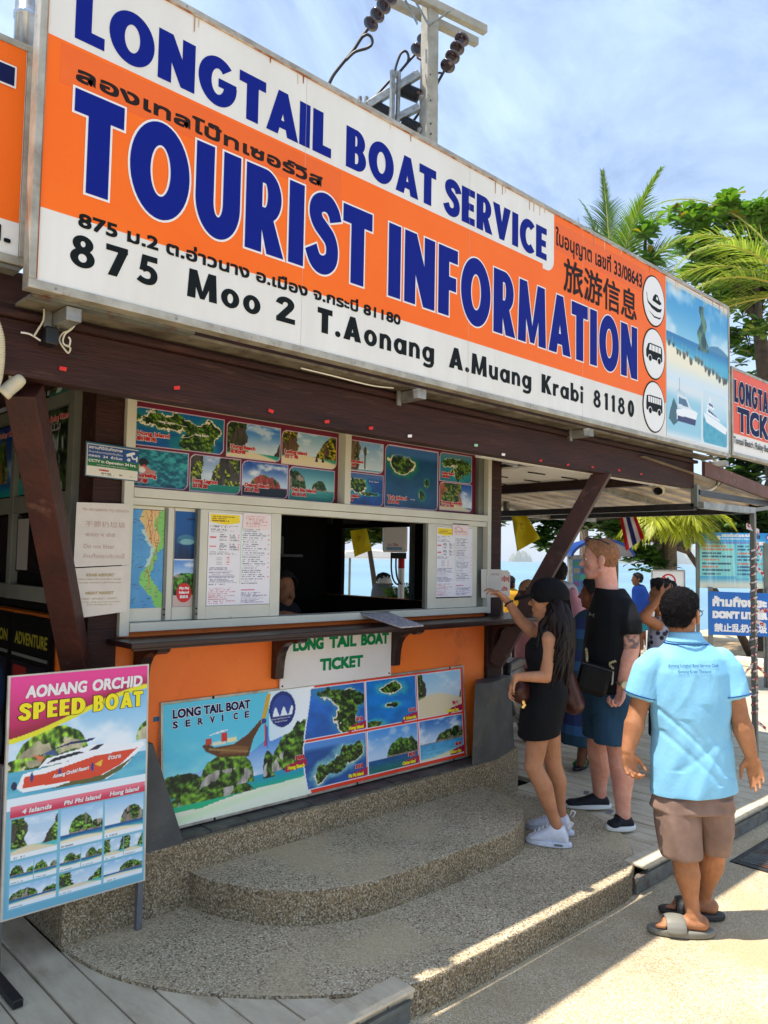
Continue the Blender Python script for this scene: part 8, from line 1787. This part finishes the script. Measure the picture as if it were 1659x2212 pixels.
B = Blob(); B.sect([(J(1316, 1490, D3_), fh*.195, rh*.165), (J(1317, 1450, D3_), fh*.205, rh*.170), (J(1320, 1400, D3_), fh*.215, rh*.165), (J(1322, 1350, D3_), fh*.23, rh*.155), (J(1322, 1318, D3_), fh*.225, rh*.130), (J(1321, 1290, D3_), fh*.17, rh*.105), (J(1317, 1271, D3_), fh*.100, rh*.086)], 28)
for s_, e_ in ((sN, eN), (sF, eF)): B.cap(s_.lerp(J(1318, 1310, D3_), .2), s_.lerp(e_, .3), .078, .078); B.cap(s_.lerp(e_, .3), s_.lerp(e_, .62), .078, .074, flat=(0, 1))
B.make('t_shirt', BLT, tm, vox=.0068, sm_=5, disp=folds(.007, 7, 12, (.2, 0, 1), 2))
B = Blob(); B.sect([(J(1317, 1478, D3_), fh*.185, rh*.155), (J(1318, 1530, D3_), fh*.20, rh*.160)], 26); B.sect([(J(1330, 1520, D3_, -.09), fh*.11, rh*.135), (J(1322, 1604, D3_, -.10), fh*.105, rh*.105)], 22); B.sect([(J(1305, 1520, D3_, .09), fh*.11, rh*.13), (J(1296, 1590, D3_, .14), fh*.105, rh*.105)], 22)
B.make('shorts', DNM, tm, vox=.0068, sm_=4, disp=folds(.006, 9, 22, (0, 0, 1), 3))
MB().add([J(1278, 1327, D3_-.24), J(1281, 1327, D3_-.24), J(1282, 1332, D3_-.24), J(1279, 1332, D3_-.24)], [(0, 1, 2, 3)]) 
lg = MB(); q0_ = J(1275, 1308, D3_, -.235)
shirt3 = [o for o in tm.children if o.name.startswith('t_shirt')][0]
def decal(polys, target, m, nm, par, off=.005):
    vs = []; fs = []
    for P_ in polys:
        b0 = len(vs)
        for q in P_:
            d = ray(*q).normalized(); ok, loc, no, idx = target.ray_cast(CAM-BASE[target], d); vs.append((loc+BASE[target]-d*off) if ok else J(q[0], q[1], D3_, -.2))
        fs.append(tuple(range(b0, b0+len(P_))))
    return mk(nm, vs, fs, m, par)
bpy.context.view_layer.update()
decal([[(1273, 1322), (1275, 1322), (1276, 1328), (1273, 1331), (1272, 1329)], [(1282, 1325), (1284, 1325), (1283, 1333), (1281, 1334), (1281, 1330)], [(1275, 1326), (1282, 1328), (1281, 1330), (1275, 1328)]], shirt3, MT['alu_dark'], 'chest_emblem', tm)
# tattoo on the upper arm: bluish lines in the skin (a thin sleeve of ink)
TAT = mat('tattooed_skin', (200, 146, 124), .5, col2=(112, 92, 88), scale=30, detail=6, thr=(.44, .58), spec=.3)
B = Blob(); B.cap(sN.lerp(eN, .60), sN.lerp(eN, 1.0), .0585, .0525, flat=(1, 1)); B.make('tattoo', TAT, tm, vox=.006, sm_=2)
# watch
ax = (wN-eN).normalized(); e1 = (rh-ax*rh.dot(ax)).normalized(); e2 = ax.cross(e1); c_ = wN-ax*.012; wt = MB().tube([c_+(e1*math.cos(a*.4488)+e2*math.sin(a*.4488))*.040 for a in range(15)], .0085, 8).build('watch_strap', mat('steel_strap', (150, 142, 124), .35, .8, col2=(120, 110, 90), scale=90), tm, smooth=True)
MB().lathe(c_-fh*.044, -fh, [(.024, -.006), (.026, 0), (.026, .006), (.021, .009)], 20).build('watch_case', mat('gold_steel', (206, 178, 110), .3, .9), wt, smooth=True); MB().lathe(c_-fh*.0535, -fh, [(.019, 0), (.018, .001)], 20).build('watch_dial', mat('dial', (196, 190, 170), .3), wt)
SHB = mat('black_canvas_shoe', (24, 26, 34), .8, col2=(34, 36, 44), scale=60, bump=.2); SOL = mat('white_sole', (222, 222, 216), .6)
for an, q in ((aN, (1316, 1786)), (aF, (1225, 1738))): 
    s_ = trainer(an, at(q[0], q[1], z=gz+.02), 'shoe', SHB, tm, gz, .085, SOL, .046)
    d_ = Vector((at(q[0], q[1], z=gz).x-an.x, at(q[0], q[1], z=gz).y-an.y, 0)).normalized(); sd_ = d_.cross(u_); c_ = Vector((an.x, an.y, gz+.088))+d_*.085; MB().bar(c_-sd_*.035, c_+sd_*.035, .035, .008).build('cord', mat('grey_lace', (140, 142, 150), .7), s_, bevel=.003)
# black cross-body bag with a chain
cb = thing('crossbody_bag', J(1276, 1466, D3_, -.25), 'small black box bag on a gold chain strap at the hip of the tall man', 'bag')
FBg = Fr(J(1244, 1492, D3_, -.30), (rh*.94+u_*-.25).normalized(), (u_+rh*.25).normalized())
MB().fbox(FBg, 0, .185, 0, .175, -.075, 0).build('bag_body', mat('black_leather', (12, 12, 13), .55, spec=.15), cb, bevel=.03)
MB().tube([FBg.p(.0, .165, .002), FBg.p(.185, .165, .002)], .003, 6).build('zip', MT['black_steel'], cb); MB().tube([FBg.p(.18, .165, .004), FBg.p(.19, .10, .006), FBg.p(.188, .09, .006)], .005, 6).build('zip_pull', MT['galv'], cb)
GLD = mat('pale_gold_chain', (196, 184, 140), .3, .8)
def chainlink(P_, nm='chain'):
    P_ = catm([Vector(p) for p in P_], 6)
    for i in range(0, len(P_)-1):
        a, b_ = P_[i], P_[i+1]; ax = (b_-a).normalized(); c_ = (a+b_)/2; L_ = (b_-a).length*.72; e1 = ax.orthogonal().normalized() if i % 2 else ax.cross(ax.orthogonal()).normalized()
        MB().tube([c_+ax*L_*math.cos(k*.6283)+e1*.0065*math.sin(k*.6283) for k in range(11)], .0019, 5).build(nm, GLD, cb, smooth=True)
chainlink([FBg.p(.02, .18, 0), J(1268, 1418, D3_, -.27), J(1266, 1400, D3_, -.26)], 'chain_link'); chainlink([FBg.p(.18, .18, 0), J(1316, 1434, D3_, -.27), J(1330, 1428, D3_, -.25)], 'chain_link')

# ------------------------------------------------------------------ simpler people farther off
def simple(lab, D, z, head_px, hs, f, sk, parts, hairc=(24, 20, 20), vox=.011, hair=True, hgrow=.012, extra=None):
    """parts: list of (name, material, [(p0, p1, r0, r1, k)]) with pixel points (px, py, off)"""
    hc = J(head_px[0], head_px[1], D); t_ = thing('person', (hc.x, hc.y, z), lab, 'person'); B = Blob(); P = head(B, hc, f, s_=hs, ears=True)
    for nm, m_, segs in parts:
        T = B if nm == 'body' else Blob()
        for a, b_, r0, r1, k in segs: T.cap(J(a[0], a[1], D, a[2] if len(a) > 2 else 0), J(b_[0], b_[1], D, b_[2] if len(b_) > 2 else 0), r0, r1, wide=rh, k=k, flat=(0, 0) if nm == 'body' else (0, 1))
        if nm != 'body': T.make(nm, m_, t_, vox=vox, sm_=3, disp=folds(.006, 8, 3))
    if extra: extra(B, P, t_)
    B.make('body', sk, t_, vox=vox*.8, sm_=3)
    if hair: hair_shell(P, t_, mat('hair_dark', hairc, .8), s_=hs, grow=hgrow, rough=.008, cuts=[(P(.012, 0, .0), (Vector(f).normalized()*.8-Vector((0, 0, .56))).normalized()), (P(0, 0, -.062), Vector((0, 0, -1)))], extra=lambda b: b.ell(P(-.04, 0, -.01), .065*hs, .07*hs, .075*hs, X=f), vox=vox*.7, sc_=40)
    return t_, P
SK4 = skinmat('brown_skin', (122, 78, 54), (98, 60, 42)); SK5 = skinmat('tan_skin_light', (196, 140, 104), (170, 116, 84))
prn = bpy.data.materials.new('printed_top'); prn.use_nodes = True; t = prn.node_tree; v = t.nodes.new('ShaderNodeTexVoronoi'); v.inputs['Scale'].default_value = 22; g = t.nodes.new('ShaderNodeNewGeometry'); r = t.nodes.new('ShaderNodeValToRGB'); r.color_ramp.elements[0].position = .3; r.color_ramp.elements[0].color = lin((30, 32, 52)); r.color_ramp.elements[1].position = .45; r.color_ramp.elements[1].color = lin((170, 172, 186)); t.links.new(g.outputs['Position'], v.inputs['Vector']); t.links.new(v.outputs['Distance'], r.inputs[0]); t.links.new(r.outputs[0], t.nodes['Principled BSDF'].inputs['Base Color'])
# boy with his hand to his head
Db = 5.9
SK6 = skinmat('mid_skin', (160, 108, 72), (138, 88, 58))
bh = (-rh*.9-fh*.25)
def boyx(B, P, t_):
    a, b_, c0 = J(1424, 1352, Db, -.05), J(1389, 1334, Db, -.14), J(1424, 1290, Db, -.16); B.cap(a, b_, .045, .038); B.cap(b_, c0, .038, .026); hand(B, c0, rh*.8+Vector((0, 0, .5)), -rh*.3+fh*.6, curl=.4, s_=.9)
    Bl = Blob()
    for i in range(40):
        q = P(-.02+random.uniform(-.07, .07), random.uniform(-.07, .07), .06+random.uniform(0, .06)); Bl.ell(q, .030, .030, .026)
    Bl.make('curly_hair', mat('curly_black', (20, 17, 18), .85), t_, vox=.009, sm_=1)
simple('boy with curly black hair holding a hand to his temple, between the two men', Db, gz, (1428, 1288), .98, bh, SK6, [('body', None, [((1432, 1320), (1440, 1380), .05, .09, 1.2), ((1440, 1400), (1440, 1500), .085, .085, 1.25), ((1425, 1500), (1425, 1620), .07, .045, 1), ((1455, 1500), (1455, 1620), .07, .045, 1), ((1425, 1620), (1425, 1690), .045, .035, 1), ((1455, 1620), (1455, 1690), .045, .035, 1)]), ('tank_top', prn, [((1436, 1352), (1442, 1400), .095, .12, 1.25), ((1442, 1400), (1442, 1470), .12, .125, 1.25)]), ('shorts', fabric('dark_shorts', (30, 34, 48)), [((1442, 1460), (1442, 1500), .13, .13, 1.2), ((1427, 1500), (1425, 1590), .085, .08, 1), ((1457, 1500), (1457, 1590), .085, .08, 1)])], hair=True, extra=boyx)
# woman in striped dress behind the tall man
Dw = 6.05
stp = bpy.data.materials.new('striped_dress'); stp.use_nodes = True; t = stp.node_tree; g = t.nodes.new('ShaderNodeNewGeometry'); s_ = t.nodes.new('ShaderNodeSeparateXYZ'); t.links.new(g.outputs['Position'], s_.inputs[0]); ml = t.nodes.new('ShaderNodeMath'); ml.operation = 'MULTIPLY'; ml.inputs[1].default_value = 4.2; fr_ = t.nodes.new('ShaderNodeMath'); fr_.operation = 'FRACT'; r = t.nodes.new('ShaderNodeValToRGB'); r.color_ramp.interpolation = 'CONSTANT'; r.color_ramp.elements[0].color = lin((26, 44, 92)); r.color_ramp.elements[1].position = .35; r.color_ramp.elements[1].color = lin((22, 58, 78)); e = r.color_ramp.elements.new(.7); e.color = lin((40, 84, 130))
t.links.new(s_.outputs[2], ml.inputs[0]); t.links.new(ml.outputs[0], fr_.inputs[0]); t.links.new(fr_.outputs[0], r.inputs[0]); t.links.new(r.outputs[0], t.nodes['Principled BSDF'].inputs['Base Color']); t.nodes['Principled BSDF'].inputs['Roughness'].default_value = .8
simple('woman in a long dress of navy and blue bands, mostly hidden by the tall man', Dw, gz, (1280, 1283), .98, (-rh*.9+fh*.3), SK4, [('body', None, [((1285, 1310), (1285, 1350), .05, .08, 1.2), ((1290, 1350), (1290, 1480), .085, .095, 1.2), ((1268, 1560), (1256, 1640), .055, .036, 1), ((1300, 1560), (1322, 1640), .055, .036, 1), ((1256, 1640), (1254, 1655), .036, .032, 1), ((1322, 1640), (1322, 1655), .036, .032, 1), ((1256, 1655), (1243, 1664), .030, .022, 1), ((1322, 1655), (1312, 1666), .03, .022, 1)]), ('dress', stp, [((1282, 1348), (1278, 1420), .12, .15, 1.3), ((1278, 1420), (1275, 1520), .15, .17, 1.25), ((1275, 1520), (1272, 1606), .17, .185, 1.2)])], hgrow=.02)
for a_, b_, c_, lb in (((1270, 1652), (1238, 1668), (70, 140, 60), 'dark sandal with a green strap on the near foot behind the tall man'), ((1332, 1656), (1308, 1670), (200, 90, 50), 'dark sandal with an orange strap between the legs of the tall man')):
    A_ = at(*a_, z=gz+.0); E_ = at(*b_, z=gz+.0); d_ = (E_-A_).normalized(); sd_ = d_.cross(Vector((0, 0, 1))); c0 = (A_+E_)/2; t_ = thing('sandal', c0, lb, 'sandal'); B = Blob(); B.sect([(c0+Vector((0, 0, z_)), d_*.12*k, sd_*.045*k) for z_, k in ((.003, .97), (.012, 1), (.026, 1), (.03, .96))], 24); B.make('sole', MT['black'], t_, vox=.006, sm_=2)
    MB().tube([c0+d_*.03-sd_*.045+Vector((0, 0, .03)), c0+d_*.03+Vector((0, 0, .085)), c0+d_*.03+sd_*.045+Vector((0, 0, .03))], .012, 8).build('strap', mat('strap', c_, .6), t_, smooth=True); MB().tube([c0-d_*.06-sd_*.042+Vector((0, 0, .03)), c0-d_*.06+Vector((0, 0, .11)), c0-d_*.06+sd_*.042+Vector((0, 0, .03))], .010, 8).build('strap', mat('strap', c_, .6), t_, smooth=True)
# person with backpack and pink bag beyond the brace
Dp = 7.6
simple('person in a white top with a black backpack beyond the brown brace', Dp, gz, (1204, 1238), 1.0, (-rh*.3+fh*.9), SK5, [('body', None, [((1210, 1265), (1215, 1300), .05, .08, 1.2), ((1218, 1300), (1220, 1400), .085, .10, 1.2), ((1208, 1410), (1208, 1520), .08, .05, 1), ((1232, 1410), (1232, 1520), .08, .05, 1), ((1208, 1520), (1208, 1590), .05, .035, 1), ((1232, 1520), (1232, 1590), .05, .035, 1)]), ('white_top', fabric('white_cloth', (206, 208, 216)), [((1216, 1280), (1220, 1320), .11, .14, 1.3), ((1220, 1320), (1222, 1365), .14, .14, 1.2)]), ('blue_shorts', fabric('faded_blue', (90, 110, 160)), [((1222, 1360), (1222, 1400), .15, .15, 1.15), ((1210, 1400), (1208, 1450), .10, .10, 1), ((1234, 1400), (1234, 1450), .1, .1, 1)])], vox=.012)
bagblob('backpack', [(J(1228, 1290, Dp, -.14), J(1236, 1330, Dp, -.14), .075, .08, rh, 1.1)], MT['black'], 'black backpack worn by the person in the white top', 'backpack', .01)
bagblob('drawstring_bag', [(J(1238, 1278, Dp, -.25), J(1252, 1325, Dp, -.25), .040, .070, rh, 1.0)], fabric('pink_nylon', (220, 160, 176)), 'pale pink drawstring bag hanging beside the black backpack', 'bag', .01)
# capped person and others near the brace
simple('person in a tan cap and dark face cover just left of the woman in black', 7.0, gz, (1140, 1283), .98, (-rh*.8+fh*.2), SK4, [('body', None, [((1145, 1305), (1150, 1350), .05, .09, 1.2), ((1150, 1350), (1152, 1460), .085, .095, 1.2), ((1142, 1460), (1140, 1600), .07, .04, 1), ((1162, 1460), (1162, 1600), .07, .04, 1)]), ('pink_shirt', fabric('pink_shirt', (216, 150, 150)), [((1148, 1335), (1152, 1380), .12, .14, 1.25), ((1152, 1380), (1152, 1440), .14, .14, 1.2)]), ('tan_cap', fabric('tan_cap', (190, 150, 110)), [((1141, 1272), (1140, 1278), .085, .09, 1.0), ((1134, 1276), (1127, 1277), .03, .028, 1.2)])], vox=.012)
simple('person in a yellow shirt standing beyond the notice on the right post', 10.2, 0, (1100, 1262), .95, (rh*.6+fh*.5), SK4, [('body', None, [((1100, 1280), (1098, 1310), .05, .1, 1.2), ((1098, 1310), (1098, 1370), .12, .12, 1.2), ((1092, 1370), (1090, 1480), .08, .05, 1), ((1105, 1370), (1106, 1480), .08, .05, 1)]), ('yellow_shirt', fabric('yellow_shirt', (230, 170, 50)), [((1099, 1290), (1098, 1320), .13, .15, 1.25), ((1098, 1320), (1098, 1350), .15, .15, 1.2)])], vox=.014)
simple('person in a plain blue shirt and teal shorts walking by the sea', 14.5, .03, (1376, 1251), 1.0, (-rh*1), SK4, [('body', None, [((1378, 1266), (1382, 1290), .055, .1, 1.1), ((1383, 1290), (1386, 1340), .12, .12, 1.0), ((1390, 1345), (1382, 1375), .09, .06, 1), ((1382, 1375), (1386, 1400), .06, .04, 1), ((1390, 1345), (1398, 1375), .09, .06, 1), ((1398, 1375), (1400, 1400), .06, .04, 1), ((1388, 1285), (1385, 1305), .05, .04, 1), ((1385, 1305), (1370, 1306), .04, .03, 1)]), ('blue_shirt', fabric('royal_blue', (28, 66, 150)), [((1381, 1276), (1386, 1300), .12, .16, 1.15), ((1386, 1300), (1388, 1330), .16, .16, 1.1)]), ('teal_shorts', fabric('teal_cloth', (40, 130, 150)), [((1388, 1328), (1388, 1345), .16, .16, 1.1), ((1388, 1345), (1390, 1362), .15, .14, 1.15)])], vox=.015)
simple('person with a white cap sitting behind a pale board, seen through the far window', 9.5, 0, (831, 1258), .95, (rh*.9), SK4, [('body', None, [((829, 1272), (826, 1300), .06, .10, 1.2), ((826, 1300), (826, 1340), .12, .13, 1.2)]), ('grey_shirt', fabric('grey_shirt', (110, 116, 124)), [((827, 1274), (826, 1330), .11, .15, 1.2)]), ('white_cap', fabric('white_cap', (226, 226, 222)), [((829, 1256), (829, 1260), .095, .1, 1)])], vox=.012)
# attendant inside the kiosk
simple('attendant with dark hair sitting in the dark behind the ticket opening', 4.95, .62, (610, 1277), 1.0, (rh*.6-fh*.7), SK6, [('body', None, [((612, 1310), (604, 1340), .05, .10, 1.2), ((604, 1340), (604, 1400), .12, .12, 1.2)]), ('dark_shirt', fabric('dark_shirt', (36, 34, 38)), [((606, 1326), (604, 1400), .10, .15, 1.3)])], vox=.010, hgrow=.025)

# ------------------------------------------------------------------ what repeats carries one group
GROUPS = {'billboard': 'orange billboards over the ticket kiosks', 'insulator_string': 'insulator strings on the utility pole', 'security_camera': 'security cameras under the eave beam', 'palm_tree': 'palm trees behind the kiosk', 'sea_almond_tree': 'broad leaved trees behind the kiosk', 'person': 'people around the ticket kiosk', 'paper_notice': 'paper notices stuck on posts and windows', 'paper_scrap': 'paper scraps left on the eave beam', 'yellow_flag': 'flags hanging from the awning', 'national_flag': 'flags hanging from the awning', 'price_list': 'price lists in the sliding windows', 'taped_note': 'notes taped over the price lists', 'sandal': 'sandals of the woman in the striped dress', 'wire': 'loose wires under the billboard', 'cable': 'cables of the pole and the eave', 'loose_tape': 'torn tape ends on the awning post', 'poster': 'posters on the dim side wall', 'photo_collage': 'photo collages above the windows', 'tour_board': 'black tour boards on the side wall', 'flexible_conduit': 'conduits under the eave'}
for o in C.objects:
    if o.parent is None and 'category' in o:
        n = o.name.split('.')[0]
        if n in GROUPS: o['group'] = GROUPS[n]
